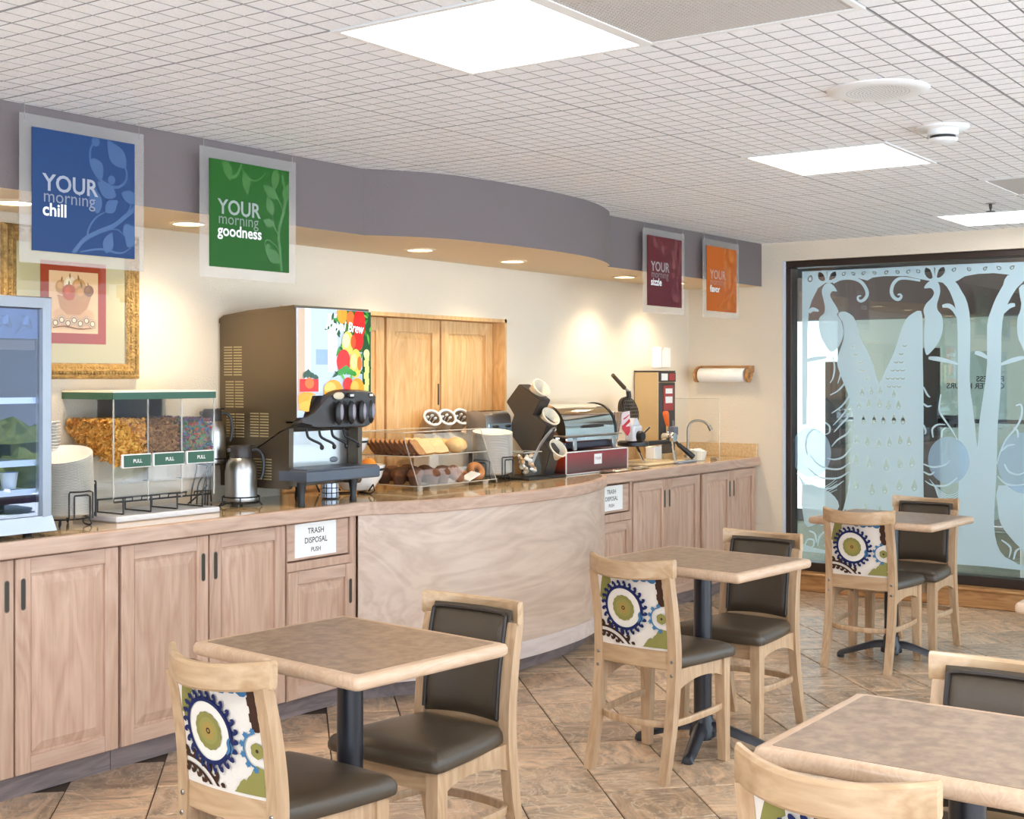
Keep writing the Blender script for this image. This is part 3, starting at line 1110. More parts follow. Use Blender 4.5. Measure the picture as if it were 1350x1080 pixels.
# white bench foot standing on the carpet behind the glass
o = thing('metal_bench', 'pale metal bench foot standing on the carpet behind the etched window', 'bench', (9.55, 2.45, 0))
mb = MB()
mb.box(9.40, 9.70, 2.40, 2.50, 0, .03, .008)
mb.box(9.52, 9.58, 2.42, 2.48, .03, .42, .006)
mb.build('leg', M['white'], o)
mb = MB()
mb.box(9.30, 9.80, 1.2, 2.70, .42, .46, .01)
mb.build('seat', M['steel'], o)
mb = MB()
mb.box(9.52, 9.58, 1.42, 1.48, .0, .42, .006)
mb.build('leg', M['white'], o)

# ---- outside the glazed south side: paving and planting (seen only as reflections; paving tinted to bounce light in)
mb = MB()
mb.box(-8, 16, -14, -2.0, -.09, -.03)
struct(mb.build('ground', mat('bounce_paving', rgb(218, 226, 238), .8), smooth=False), 'pale bluish paving outside, tinted to bounce light indoors')  # cool bright colour chosen to bounce the sun up onto the ceiling
leafm = mat('shrub_leaves', rgb(112, 124, 66), .7, speck=(14, rgb(70, 90, 40), .15))
for i, (x, y, r) in enumerate(((5.2, -4.9, .62), (6.9, -5.2, .66), (8.6, -4.9, .62), (10.4, -5.4, .7), (3.4, -5.6, .66))):
    mb = MB()
    rnd = random.Random(50 + i)
    for k in range(26):
        a, b = rnd.uniform(0, 2 * PI), rnd.uniform(-.2, 1.2)
        mb.ball((x + r * .6 * math.cos(a) * math.cos(b), y + r * .6 * math.sin(a) * math.cos(b), .45 + .5 * r * math.sin(b)), rnd.uniform(.16, .3), 8, 5, 0, .5, k)
    mb.lathe([(.05, -.03), (.04, .5)], 6, (x, y, 0))
    tag(mb.build('shrub', leafm), 'rounded green shrub growing outside on the pale paving', 'shrub', 'shrubs outside')


# ================================================================== cabinets and countertop
YF = 4.06       # door faces


def door(parent, x0, x1, z0, z1, pull=None, yf=YF):
    """raised-panel door: frame of stiles and rails, bevelled panel, recessed finger pull"""
    w = .058 if x1 - x0 > .3 else .05
    mb = MB()
    y1 = yf + .020
    mb.box(x0, x0 + w, yf, y1, z0, z1, .003)
    mb.box(x1 - w, x1, yf, y1, z0, z1, .003)
    mb.box(x0 + w, x1 - w, yf + .0006, y1, z1 - w, z1, .003, 1)
    mb.box(x0 + w, x1 - w, yf + .0006, y1, z0, z0 + w, .003, 1)
    d = mb.build('door', [M['cabinet'], M['cabinet_h']], parent, smooth=False)
    mb = MB()
    rings = []
    for ins, dep in ((-.002, .013), (.010, .013), (.012, .011), (.040, .003), (.043, .002)):
        a, b, c, e = x0 + w + ins, x1 - w - ins, z0 + w + ins, z1 - w - ins
        rings.append([(a, yf + dep, c), (b, yf + dep, c), (b, yf + dep, e), (a, yf + dep, e)])
    mb.loft(rings, cap0=False)
    mb.build('raised_panel', M['cabinet'], d, smooth=False)
    if pull:
        cx = x0 + .028 if pull == 'left' else x1 - .028
        cz = z1 - .125
        mb = MB()
        o1, i1 = rrect(.020, .112, .0095, 4, cx, cz), rrect(.0155, .106, .0075, 4, cx, cz)
        mb.loft([[(x, yf - .0012, z) for x, z in o1], [(x, yf - .0012, z) for x, z in i1], [(x, yf - .0003, z) for x, z in i1]], cap0=False, cap1=False)
        mb.prism(i1, yf - .0004, yf + .0012, 'y', 1)
        mb.build('finger_pull', [M['slot'], M['slotdark']], d, smooth=False)
    return d


def base_cabinet(label, x0, x1, doors, group=None):
    t = thing('base_cabinet', label, 'cabinet', ((x0 + x1) / 2, 4.3, 0), 0, group)
    mb = MB()
    mb.box(x0, x1, YF + .022, YW - .002, .09, .848)
    mb.build('carcass', M['cabinet'], t, smooth=False)
    mb = MB()
    mb.box(x0, x1, 4.12, YW - .002, 0, .09)
    mb.build('toe_kick', M['toe'], t, smooth=False)
    for d in doors:
        door(t, *d)
    return t


base_cabinet('pale oak base cabinet out beyond the drinks cooler, farthest left', 1.41, 2.278, [(1.415, 1.843, .092, .845, 'right'), (1.849, 2.274, .092, .845, 'left')])
base_cabinet('pale oak two-door base cabinet under the drinks cooler and plate stack', 2.283, 3.160, [(2.288, 2.714, .092, .845, 'right'), (2.722, 3.153, .092, .845, 'left')])
base_cabinet('pale oak two-door base cabinet under the cereal dispenser and juice machine', 3.163, 4.020, [(3.167, 3.589, .092, .845, 'right'), (3.597, 4.014, .092, .845, 'left')])
base_cabinet('pale oak double-door base cabinet under the waffle maker', 6.915, 7.808, [(6.935, 7.346, .092, .838, 'right'), (7.352, 7.790, .092, .838, 'left')])
base_cabinet('pale oak double-door base cabinet at the far end beside the window wall', 7.812, 8.645, [(7.833, 8.258, .092, .838, 'right'), (8.264, 8.640, .092, .838, 'left')])


def sign_plate(t, flap, x0, x1, z0, z1, y):
    mb = MB()
    mb.box(x0, x1, y - .003, y, z0, z1)
    s = mb.build('sign', M['card'], flap, smooth=False)
    cx, w, h = (x0 + x1) / 2, x1 - x0, z1 - z0
    for txt, fz, sz, k in (('TRASH', .68, .24, .95), ('DISPOSAL', .40, .24, .92), ('PUSH', .14, .185, .95)):
        lettering(txt, h * sz, lambda u, v, off, fz=fz: (cx + u, y - .003 - off, z0 + h * fz + v), s, M['black'], .008, align='CENTER', sx=k)
    return s


def trash_unit(label, x0, x1, flap, dr, sign, dz, pull):
    t = thing('trash_cabinet', label, 'trash cabinet', ((x0 + x1) / 2, 4.3, 0))
    mb = MB()
    mb.box(x0, x1, 4.13, YW - .002, .09, .848)
    # face frame with an opening for the swinging flap
    mb.box(x0, flap[0] - .004, YF, 4.14, .09, .848)
    mb.box(flap[1] + .004, x1, YF, 4.14, .09, .848)
    mb.box(flap[0] - .004, flap[1] + .004, YF, 4.14, dz[1] + .003, dz[2] - .006)
    mb.box(flap[0] - .004, flap[1] + .004, YF + .022, 4.14, .09, dz[1] + .003)
    mb.build('carcass', M['cabinet'], t, smooth=False)
    mb = MB()
    mb.box(x0, x1, 4.12, YW - .002, 0, .09)
    mb.build('toe_kick', M['toe'], t, smooth=False)
    mb = MB()
    mb.box(flap[0], flap[1], YF + .006, YF + .028, dz[2], dz[3], .003)
    f = mb.build('push_flap', M['cabinet_h'], t, smooth=False)
    sign_plate(t, f, *sign, YF + .006)
    door(t, dr[0], dr[1], dz[0], dz[1], pull, YF - .004)
    return t


trash_unit('pale oak trash cabinet with push flap below the juice machine', 4.023, 4.456, (4.030, 4.412), (4.028, 4.443),
           (4.074, 4.329, .697, .843), (.092, .640, .686, .845), 'right')
trash_unit('pale oak trash cabinet with push flap right of the curved front', 6.46, 6.912, (6.52, 6.885), (6.52, 6.905),
           (6.552, 6.808, .690, .836), (.092, .620, .675, .838), 'left')

# curved front under the bulge
t = thing('curved_counter_front', 'swirl-grained pale veneer front bulging out under the pastry case', 'counter front', (5.5, 4.1, 0))


def off_curve(d):
    out = []
    n = len(BC)
    for i, (x, y) in enumerate(BC):
        a, b = BC[max(0, i - 1)], BC[min(n - 1, i + 1)]
        tx, ty = b[0] - a[0], b[1] - a[1]
        l = math.hypot(tx, ty)
        out.append((x + ty / l * -d * -1 * -1, y + tx / l * d))
    return out


def curved_strip(d0, d1, z0, z1, m, name, mi=0):
    a, b = off_curve(d0), off_curve(d1)
    mb = MB()
    mb.loft([[(p[0], p[1], z0), (p[0], p[1], z1), (q[0], q[1], z1), (q[0], q[1], z0)] for p, q in zip(a, b)])
    return mb.build(name, m, t, angle=40)


curved_strip(.012, .035, .165, .852, M['veneer'], 'veneer_panel')
curved_strip(.005, .035, .085, .168, M['base_band'], 'base_band')
mb = MB()
q = off_curve(.10)
mb.loft([[(p[0], p[1], 0), (p[0], p[1], .088), (p[0], p[1] + .02, .088), (p[0], p[1] + .02, 0)] for p in q])
mb.build('toe_kick', M['toe'], t, angle=40)

# countertop: one continuous slab with an oak edge that follows the bulge
t = thing('countertop', 'long glossy speckled beige breakfast counter with pale oak front edge', 'countertop', (5.0, 4.3, .88))
edge_line = [(1.40, 4.03)] + BC + [(XW - .004, 4.03)]
edge_line[1] = (4.445, 4.03)
mb = MB()
mb.prism([(1.40, 4.055)] + [(x, y + .026) for x, y in edge_line[1:-1]] + [(XW - .004, 4.055), (XW - .004, YW - .003), (1.40, YW - .003)], .862, CT)
mb.build('worktop', M['countertop'], t, smooth=False)
mb = MB()
rings = []
for i, (x, y) in enumerate(edge_line):
    rings.append([(x, y + .003, .852), (x, y, .856), (x, y, .905), (x, y + .004, CT + .0006), (x, y + .03, CT + .0006), (x, y + .03, .852)])
mb.loft(rings)
mb.build('front_edge', M['cabinet_h'], t, angle=30)
mb = MB()
mb.box(HX1 + .02, XW - .004, YW - .022, YW - .001, CT, 1.005, .002)
mb.box(XW - .022, XW - .001, 4.045, YW - .022, CT, 1.005, .002)
mb.build('backsplash', M['countertop'], t, smooth=False)

# serving hatch with oak shutters
hatch = struct(thing('window_3', 'serving hatch closed with golden oak raised-panel shutters', None, (5.44, YW + .05, 1.0)))
mb = MB()
mb.box(HX0, HX0 + .02, YW + .0, YW + .13, CT, HZ1)
mb.box(HX1 - .02, HX1, YW + .0, YW + .13, CT, HZ1)
mb.box(HX0, HX1, YW + .0, YW + .13, HZ1 - .02, HZ1)
mb.build('window_frame', M['shutter'], hatch, smooth=False)
for (a, b, hg) in ((4.532, 4.943, 0), (4.948, 5.368, 0), (5.388, 5.842, 1), (5.858, 6.345, 2)):
    ya = YW + .085
    w = .065
    mb = MB()
    z0, z1 = CT + .002, HZ1 - .022
    mb.box(a, a + w, ya, ya + .025, z0, z1, .003)
    mb.box(b - w, b, ya, ya + .025, z0, z1, .003)
    mb.box(a + w, b - w, ya, ya + .025, z1 - .075, z1, .003)
    mb.box(a + w, b - w, ya, ya + .025, z0, z0 + .075, .003)
    s = mb.build('shutter', M['shutter'], hatch, smooth=False)
    mb = MB()
    rings = []
    for ins, dep in ((-.002, .014), (.008, .014), (.035, .005), (.038, .004)):
        p, q, c, e = a + w + ins, b - w - ins, z0 + .075 + ins, z1 - .075 - ins
        rings.append([(p, ya + dep, c), (q, ya + dep, c), (q, ya + dep, e), (p, ya + dep, e)])
    mb.loft(rings, cap0=False)
    mb.build('raised_panel', M['shutter'], s, smooth=False)
    if hg == 1:
        mb = MB()
        mb.box(b - .022, b - .010, ya - .004, ya + .001, 1.32, 1.44, .002)
        mb.build('finger_pull', M['slotdark'], s, smooth=False)
mb = MB()
mb.box(HX0 - .05, HX1 + .05, YW + .118, YW + .128, CT - .1, HZ1 + .05)
mb.build('back_board', M['shutter'], hatch, smooth=False)


# ================================================================== tables and chairs
def make_table(loc, label):
    t = thing('dining_table', label, 'table', loc, 0, 'square pedestal tables')
    W = Matrix.Translation(loc)
    hx, hy = .28, .335
    mb = MB()
    mb.M = W
    rings = []
    for ins, z in ((.016, .712), (.004, .716), (0, .724), (0, .738), (.004, .747), (.012, .750), (.030, .750), (.030, .735)):
        rings.append([(x, y, z) for x, y in rrect(2 * (hx - ins), 2 * (hy - ins), .012, 3)])
    mb.loft(rings)
    mb.build('table_edge', M['edge'], t, angle=50)
    mb = MB()
    mb.M = W
    mb.prism(rrect(2 * hx - .058, 2 * hy - .058, .006, 2), .736, .7506)
    mb.build('tabletop', M['laminate'], t, smooth=False)
    mb = MB()
    mb.M = W
    mb.lathe([(0, .03), (.036, .03), (.036, .700), (.09, .704), (.09, .712), (0, .712)], 24)
    mb.build('pole', M['black_iron'], t)
    mb = MB()
    mb.M = W
    mb.lathe([(0, .04), (.055, .045), (.052, .085), (.042, .10), (.040, .125), (.036, .13), (0, .13)], 24)
    mb.build('hub', M['black_iron'], t)
    for k in range(4):
        a = math.radians(20 + 90 * k)
        mb = MB()
        mb.M = W @ Matrix.Rotation(a, 4, 'Z')
        P = cr([(.02, 0, .085), (.08, 0, .082), (.16, 0, .058), (.225, 0, .036), (.262, 0, .024), (.275, 0, .014)], 3)
        n = len(P)
        rings = []
        for i, (x, _, z) in enumerate(P):
            f = i / (n - 1)
            wd, th = .044 - .012 * f, .036 - .016 * f
            rings.append([(x, -wd * .7, z - th / 2), (x, -wd * .5, z + th * .25), (x, -wd * .3, z + th / 2), (x, wd * .3, z + th / 2), (x, wd * .5, z + th * .25), (x, wd * .7, z - th / 2)])
        mb.loft(rings)
        mb.lathe([(0, 0), (.018, 0), (.018, .012), (0, .014)], 10, (.258, 0, 0))
        mb.build('foot', M['black_iron'], t, angle=50)
    return t


T1 = make_table((2.682, 2.465, 0), 'square table with brown laminate top nearest the cereal cabinets')
T1.rotation_euler = (0, 0, math.radians(-5.5))
copy_thing(T1, (4.745, 2.46, 0), 'square table with tan laminate top in front of the curved counter', math.radians(-5))
copy_thing(T1, (6.765, 2.41, 0), 'square table by the etched peacock window', math.radians(-4))
copy_thing(T1, (2.665, .795, 0), 'large looking square table cut off at the lower right corner', 0)
copy_thing(T1, (4.68, .83, 0), 'square table whose pale corner alone shows at the right edge', 0)

REAR = cr([(-.232, .0), (-.205, .10), (-.178, .22), (-.160, .36), (-.156, .46), (-.166, .58), (-.188, .70), (-.208, .78)], 4)


def rx(z):
    for (x0, z0), (x1, z1) in zip(REAR[:-1], REAR[1:]):
        if z0 <= z <= z1 + 1e-9:
            return x0 + (x1 - x0) * (z - z0) / (z1 - z0)
    return REAR[-1][0]


def bow(u):
    """plan curve of the back: the middle sits further back than the posts"""
    return -.024 * (1 - u * u)


def make_chair(label):
    t = thing('dining_chair', label, 'chair', (0, 0, 0), 0, 'pickled maple dining chairs')
    for sy in (-1, 1):
        mb = MB()
        rings = []
        for z, w in ((0, .030), (.004, .034), (.20, .040), (.40, .044)):
            x1, y1 = .198, sy * .192
            rings.append([(x1 - w, y1 - sy * w, z), (x1, y1 - sy * w, z), (x1, y1, z), (x1 - w, y1, z)])
        mb.loft(rings)
        mb.build('leg', M['maple'], t, smooth=False)
        mb = MB()
        rings = []
        for i, (x, z) in enumerate([p for p in REAR if p[1] < .748] + [(rx(.748), .748)]):
            w = .030 + .010 * min(1, z / .3) - .008 * max(0, (z - .5) / .28)
            yo = .182 - .004 * max(0, (z - .45)) / .33
            rings.append([(x - w / 2, sy * (yo - .036), z), (x + w / 2, sy * (yo - .036), z), (x + w / 2, sy * yo, z), (x - w / 2, sy * yo, z)])
        mb.loft(rings)
        lg = mb.build('leg', M['maple'], t, angle=40)
        for z in (.435, .385):
            mb = MB()
            mb.lathe([(0, 0), (.007, 0), (.007, -.003), (.005, -.005), (0, -.005)], 10, (rx(z) - .0185, sy * .164, z), axis='x')
            mb.build('bolt_cap', M['bolt'], lg)
    # aprons
    mb = MB()
    mb.box(.158, .182, -.15, .15, .335, .402, .003)
    mb.build('seat_rail', M['maple_h'], t, smooth=False)
    for sy in (-1, 1):
        mb = MB()
        top = [(-.145, .402), (.160, .402)]
        arch = [(.160, .330), (.12, .346), (.05, .356), (-.03, .354), (-.10, .340), (-.145, .322)]
        mb.prism(cr([(a, b) for a, b in arch], 2)[::-1] + top[::-1], 0, .022, 'y')
        for i in range(len(mb.v)):
            x, y, z = mb.v[i]
            f = (x + .15) / .33
            mb.v[i] = (x, sy * (.150 + .012 * f) + sy * y, z)
        mb.build('seat_rail', M['maple'], t, smooth=False)
    # lower back rail and top rail, both bowed
    def rail(name, za, zb, th, hw, x_add, wid, bev=.004, dip=0.0):
        mb = MB()
        rings = []
        for i in range(17):
            u = -1 + 2 * i / 16
            y = u * hw
            zc = (za + zb) / 2
            d = dip * (1 - u * u)
            z0, z1 = za - d * .7, zb - d
            x = rx(min(zc, .78)) + x_add + bow(u) * wid
            rings.append([(x - th / 2, y, z0 + bev), (x - th / 2 + bev, y, z0), (x + th / 2 - bev, y, z0), (x + th / 2, y, z0 + bev),
                          (x + th / 2, y, z1 - bev), (x + th / 2 - bev, y, z1), (x - th / 2 + bev, y, z1), (x - th / 2, y, z1 - bev)])
        mb.loft(rings)
        return mb.build(name, M['maple_h'], t, angle=40)
    rail('lower_rail', .40, .478, .022, .148, -.002, .5)
    rail('top_rail', .744, .813, .027, .185, .018, 3.2, .007, .013)
    # patterned fabric on the outside of the back
    def panel(side):
        return lambda u, v: (rx(v) + (-.014 + bow(u) * .5), u * .146, v)
    mb = MB()
    f = panel(0)
    nu, nv = 12, 6
    for ly, dx in ((0, 0.0), (1, .012)):
        pts, fs = [], []
        for a in range(nv + 1):
            for b in range(nu + 1):
                x, y, z = f(-1 + 2 * b / nu, .470 + (.752 - .470) * a / nv)
                pts.append((x + dx, y, z))
        for a in range(nv):
            for b in range(nu):
                p = a * (nu + 1) + b
                fs.append((p, p + 1, p + nu + 2, p + nu + 1))
        mb.add(pts, fs)
    bp = mb.build('back_panel', M['linen'], t, fix=False)
    # the print: medallion, scrolls, flowers (u to the sitter's left = picture left from behind)
    p = Print()
    navy, blue, olive, gold, brown, wht = rgb(34, 42, 86), rgb(70, 116, 152), rgb(140, 132, 72), rgb(166, 138, 74), rgb(66, 42, 30), rgb(236, 226, 212)
    C0 = (-.030, .005)

    def scroll_ring(c, r, w, n, col, a0=0, a1=360, out=1):
        p.ring(c, r, r + w * .32, col, 48, sub=1, a0=a0, a1=a1)
        for k in range(n):
            a = a0 + (a1 - a0) * (k + .5) / n
            ca, sa = math.cos(math.radians(a)), math.sin(math.radians(a))
            L = lambda q, s: (c[0] + (r + q * w * out) * ca - s * sa, c[1] + (r + q * w * out) * sa + s * ca)
            st = 2 * PI * r / n * abs(a1 - a0) / 360 * .5
            p.poly(cr([L(.2, -st * .9), L(.6, -st), L(1.0, -st * .55), L(1.1, st * .1), L(.85, st * .55), L(.55, st * .45), L(.62, 0), L(.45, st * .05), L(.2, st * .3)], 2, True), col)
    # olive band top-left, brown scrolls bottom-left, blue flower on top, olive clump bottom-right
    p.stroke([(-.090, .142), (-.104, .110), (-.118, .070), (-.128, .030)], .034, olive, 4, False)
    for k in range(5):
        p.disc((-.088 - .008 * k, .13 - .024 * k), .016, olive, 10, sub=1, lobes=6, amp=.004)
    for k in range(4):
        p.disc((.0 + .034 * k, .140 - .004 * (k % 2)), .024, blue, 14, sub=1, lobes=8, amp=.006)
    p.stroke([(-.03, .126), (.0, .132), (.02, .120)], .004, wht, 3)
    p.stroke([(.04, .128), (.06, .132), (.075, .120)], .004, wht, 3)
    for k in range(5):
        p.disc((.132 - .004 * (k % 2), .118 - .020 * k), .013, brown, 10, sub=1, lobes=6, amp=.004)
    scroll_ring((-.135, -.230), .150, .026, 7, brown, 20, 98)
    scroll_ring((-.135, -.230), .138, -.022, 7, brown, 20, 98)
    for k, (a, b, r) in enumerate(((.085, -.128, .026), (.112, -.112, .026), (.128, -.086, .022), (.07, -.138, .02), (.12, -.135, .03))):
        p.disc((a, b), r, olive, 14, sub=1, lobes=9, amp=.006)
    # small flower on the right
    p.ring((.128, -.022), .040, .045, blue, 24, a0=100, a1=260)
    for k in range(6):
        a = math.radians(100 + 32 * k)
        p.disc((.128 + .048 * math.cos(a), -.022 + .048 * math.sin(a)), .0065, blue, 10, sub=1, lobes=5, amp=.003)
    p.disc((.128, -.022), .018, olive, 16, sub=1, lobes=10, amp=.003)
    p.disc((.128, -.022), .005, brown, 8, sub=1)
    # medallion
    p.disc(C0, .080, wht, 48, sub=5)
    scroll_ring(C0, .077, .026, 24, navy)
    p.ring(C0, .074, .084, navy, 60)
    p.disc(C0, .046, olive, 48, sub=3, lobes=34, amp=.003)
    p.disc(C0, .034, rgb(150, 142, 78), 36, sub=2)
    p.disc(C0, .022, gold, 36, sub=2, lobes=14, amp=.002)
    p.disc(C0, .008, brown, 12, sub=1)
    p.disc(C0, .004, gold, 10, sub=1)
    p.stroke([(.030, -.044), (.040, -.030), (.038, -.014), (.046, -.002)], .010, blue, 3)
    p.stroke([(.046, -.040), (.052, -.026), (.046, -.012)], .006, blue, 3)

    def onback(u, v, off):
        u = max(-.1455, min(.1455, u))
        z = max(.4795, min(.7435, .612 + v))
        x, y, zz = f(-u / .146, z)
        return (x - off, y, zz)
    # split the larger outlines so they hug the curve
    p.build('printed_pattern', onback, bp, M['print'], .0001)
    # vinyl pad on the sitter's side with a piped border
    mb = MB()
    pts, fs = [], []
    nu, nv = 14, 12
    z0, z1, hw = .455, .782, .150
    for a in range(nv + 1):
        for b in range(nu + 1):
            u, v = -1 + 2 * b / nu, -1 + 2 * a / nv
            z = z0 + (z1 - z0) * (v + 1) / 2
            puff = .026 * (1 - abs(u) ** 6) ** .5 * (1 - abs(v) ** 6) ** .5
            pts.append((rx(min(z, .78)) + .010 + bow(u) * .8 + puff, u * hw, z))
    for a in range(nv):
        for b in range(nu):
            q = a * (nu + 1) + b
            fs.append((q, q + 1, q + nu + 2, q + nu + 1))
    mb.add(pts, fs)
    back = mb.build('back_cushion', M['vinyl'], t, fix=False)
    mb = MB()
    path = []
    for (u, v) in [(-.93, -.9), (-.93, 0), (-.93, .80), (-.86, .93), (-.5, .94), (0, .94), (.5, .94), (.86, .93), (.93, .80), (.93, 0), (.93, -.9)]:
        z = z0 + (z1 - z0) * (v + 1) / 2
        path.append((rx(min(z, .78)) + .010 + bow(u) * .8 + .018, u * hw, z))
    mb.tube(cr(path, 3), .006, 6)
    mb.build('piping', M['piping'], back)
    # seat cushion
    mb = MB()
    out = cr([(-.150, -.140), (-.150, 0), (-.150, .140), (-.135, .162), (0, .190), (.16, .207), (.20, .207), (.222, .185), (.232, 0), (.222, -.185), (.20, -.207), (.16, -.207), (0, -.190), (-.135, -.162)], 3, True)
    cx = .04
    rings = []
    for k, z in ((.93, .400), (.985, .403), (1.0, .412), (1.0, .424), (.985, .436), (.94, .447), (.84, .455), (.65, .460), (.35, .463), (.12, .464)):
        rings.append([(cx + (x - cx) * k, y * k, z) for x, y in out])
    mb.loft(rings)
    mb.build('seat', M['vinyl'], t, angle=60)
    # bentwood stretcher hoop
    half = [(.170, .172, .215), (.10, .182, .213), (.0, .178, .210), (-.09, .172, .207), (-.150, .158, .205), (-.184, .110, .203), (-.198, .05, .202), (-.201, 0, .202)]
    path = cr(half + [(x, -y, z) for x, y, z in half[-2::-1]], 3)
    mb = MB()
    mb.sweep(path, rrect(.014, .026, .004, 2), up=(0, 0, 1))
    mb.build('stretcher', M['maple'], t, angle=40)
    return t


C1 = make_chair('pale maple chair with patterned back at the table nearest the cereal cabinets')
C1.location = (2.385, 2.432, 0)
C1.rotation_euler = (0, 0, math.radians(-2))
for (x, y, rz, lab) in (
        (3.0, 2.44, PI - .02, 'pale maple chair, brown pad showing, before the curved counter, far side of nearest left table'),
        (4.450, 2.490, -.06, 'pale maple chair with patterned back turned to us at the middle table'),
        (5.085, 2.458, PI - .05, 'pale maple chair with brown pad facing us behind the middle table'),
        (6.650, 2.470, 0, 'pale maple chair with patterned back at the table by the etched window'),
        (7.130, 2.42, PI - .03, 'pale maple chair with brown pad facing us, closest to the etched window'),
        (2.372, .873, -.03, 'pale maple chair cut off at the bottom, only its curved top rail showing'),
        (3.0, .855, PI, 'pale maple chair at right edge, upper back and brown pad behind the corner table')):
    copy_thing(C1, (x, y, 0), lab, rz)


# ================================================================== ceiling and soffit fittings
def ceiling_panel(a, b, label):
    x0, y0 = CX0 + a * TP, CY0 + b * TP
    x1, y1 = x0 + TP, y0 + TP
    t = thing('ceiling_light', label, 'ceiling light', ((x0 + x1) / 2, (y0 + y1) / 2, CEIL), 0, 'fluorescent ceiling panels')
    mb = MB()
    w = .020
    mb.box(x0, x1, y0, y0 + w, CEIL - .004, CEIL + .02)
    mb.box(x0, x1, y1 - w, y1, CEIL - .004, CEIL + .02)
    mb.box(x0, x0 + w, y0 + w, y1 - w, CEIL - .004, CEIL + .02)
    mb.box(x1 - w, x1, y0 + w, y1 - w, CEIL - .004, CEIL + .02)
    mb.build('frame', M['grid_white'], t, smooth=False)
    mb = MB()
    mb.box(x0 + w, x1 - w, y0 + w, y1 - w, CEIL - .001, CEIL + .006)
    mb.build('diffuser', M['tube_light'], t, smooth=False)


ceiling_panel(0, 1, 'large bright fluorescent panel at the top of the picture')
ceiling_panel(4, 1, 'bright fluorescent panel in the middle of the ceiling, below the smoke detector')
ceiling_panel(8, 1, 'bright fluorescent panel farthest away, close to the etched window wall')


def vent(a, b, label):
    x0, y0 = CX0 + a * TP, CY0 + b * TP
    x1, y1 = x0 + TP, y0 + TP
    t = thing('ceiling_vent', label, 'vent', ((x0 + x1) / 2, (y0 + y1) / 2, CEIL))
    mb = MB()
    w = .02
    mb.box(x0, x1, y0, y0 + w, CEIL - .004, CEIL + .02)
    mb.box(x0, x1, y1 - w, y1, CEIL - .004, CEIL + .02)
    mb.box(x0, x0 + w, y0 + w, y1 - w, CEIL - .004, CEIL + .02)
    mb.box(x1 - w, x1, y0 + w, y1 - w, CEIL - .004, CEIL + .02)
    mb.build('frame', M['grid_white'], t, smooth=False)
    mb = MB()
    mb.box(x0 + w, x1 - w, y0 + w, y1 - w, CEIL + .004, CEIL + .01)
    n = 44
    for i in range(n):
        p = x0 + w + (x1 - x0 - 2 * w) * (i + .5) / n
        mb.box(p - .0035, p + .0035, y0 + w, y1 - w, CEIL - .001, CEIL + .005)
        q = y0 + w + (y1 - y0 - 2 * w) * (i + .5) / n
        mb.box(x0 + w, x1 - w, q - .0035, q + .0035, CEIL - .0006, CEIL + .005)
    g = mb.build('perforated_grille', mat('grey_grille' + str(a), rgb(196, 188, 180), .6), t, smooth=False)
    g['kind'] = 'stuff'


vent(0, 0, 'grey perforated return vent beside the large ceiling panel')
vent(6, 0, 'small grey ceiling vent at the right edge near the sprinkler')

t = thing('ceiling_speaker', 'round white ceiling speaker with a perforated middle', 'speaker', (4.2325, 1.5525, CEIL))
mb = MB()
mb.lathe([(0, CEIL - .006), (.10, CEIL - .008), (.118, CEIL - .010), (.150, CEIL - .010), (.163, CEIL - .004), (.165, CEIL + .004), (0, CEIL + .004)], 40, (4.2325, 1.5525, 0))
mb.build('rim', M['grid_white'], t)
mb = MB()
for i in range(9):
    for k in range(6 * i or 1):
        a, r = 2 * PI * k / (6 * i or 1), i * .0125
        mb.lathe([(0, CEIL - .0105), (.0028, CEIL - .0100)], 5, (4.2325 + r * math.cos(a), 1.5525 + r * math.sin(a), .0006 if i < 8 else 0))
h = mb.build('speaker_hole', mat('speaker_hole_grey', rgb(150, 142, 138), .8), t, smooth=False)
h['kind'] = 'stuff'

t = thing('smoke_detector', 'white domed smoke detector with dark slots on the ceiling', 'smoke detector', (5.005, 1.585, CEIL))
c = (5.005, 1.585, 0)
mb = MB()
mb.lathe([(0, CEIL - .012), (.088, CEIL - .012), (.096, CEIL - .006), (.096, CEIL + .004), (0, CEIL + .004)], 32, c)
mb.build('base', M['white'], t)
mb = MB()
mb.lathe([(.056, CEIL - .012), (.058, CEIL - .030), (.056, CEIL - .032), (.048, CEIL - .034)], 32, c)
mb.lathe([(.050, CEIL - .044), (.056, CEIL - .046), (.050, CEIL - .056), (.030, CEIL - .062), (0, CEIL - .063)], 32, c)
mb.build('dome', M['white'], t)
mb = MB()
mb.lathe([(.047, CEIL - .033), (.047, CEIL - .046)], 32, c)
mb.build('slot', M['black'], t)

t = thing('sprinkler', 'small dark sprinkler head hanging from the ceiling', 'sprinkler', (7.343, 2.067, CEIL))
c = (7.343, 2.067, 0)
mb = MB()
mb.lathe([(0, CEIL - .004), (.026, CEIL - .004), (.03, CEIL + .002), (0, CEIL + .002)], 16, c)
mb.build('escutcheon', M['steel'], t)
mb = MB()
mb.lathe([(0, CEIL - .032), (.007, CEIL - .03), (.009, CEIL - .004), (0, CEIL - .004)], 10, c)
mb.tube([(c[0] - .012, c[1], CEIL - .012), (c[0] - .013, c[1], CEIL - .026), (c[0], c[1], CEIL - .042)], .003, 6)
mb.tube([(c[0] + .012, c[1], CEIL - .012), (c[0] + .013, c[1], CEIL - .026), (c[0], c[1], CEIL - .042)], .003, 6)
mb.build('nozzle', M['dark_frame'], t)
mb = MB()
mb.lathe([(0, CEIL - .045), (.024, CEIL - .046), (.024, CEIL - .043), (0, CEIL - .042)], 14, c)
mb.build('deflector', M['dark_frame'], t)

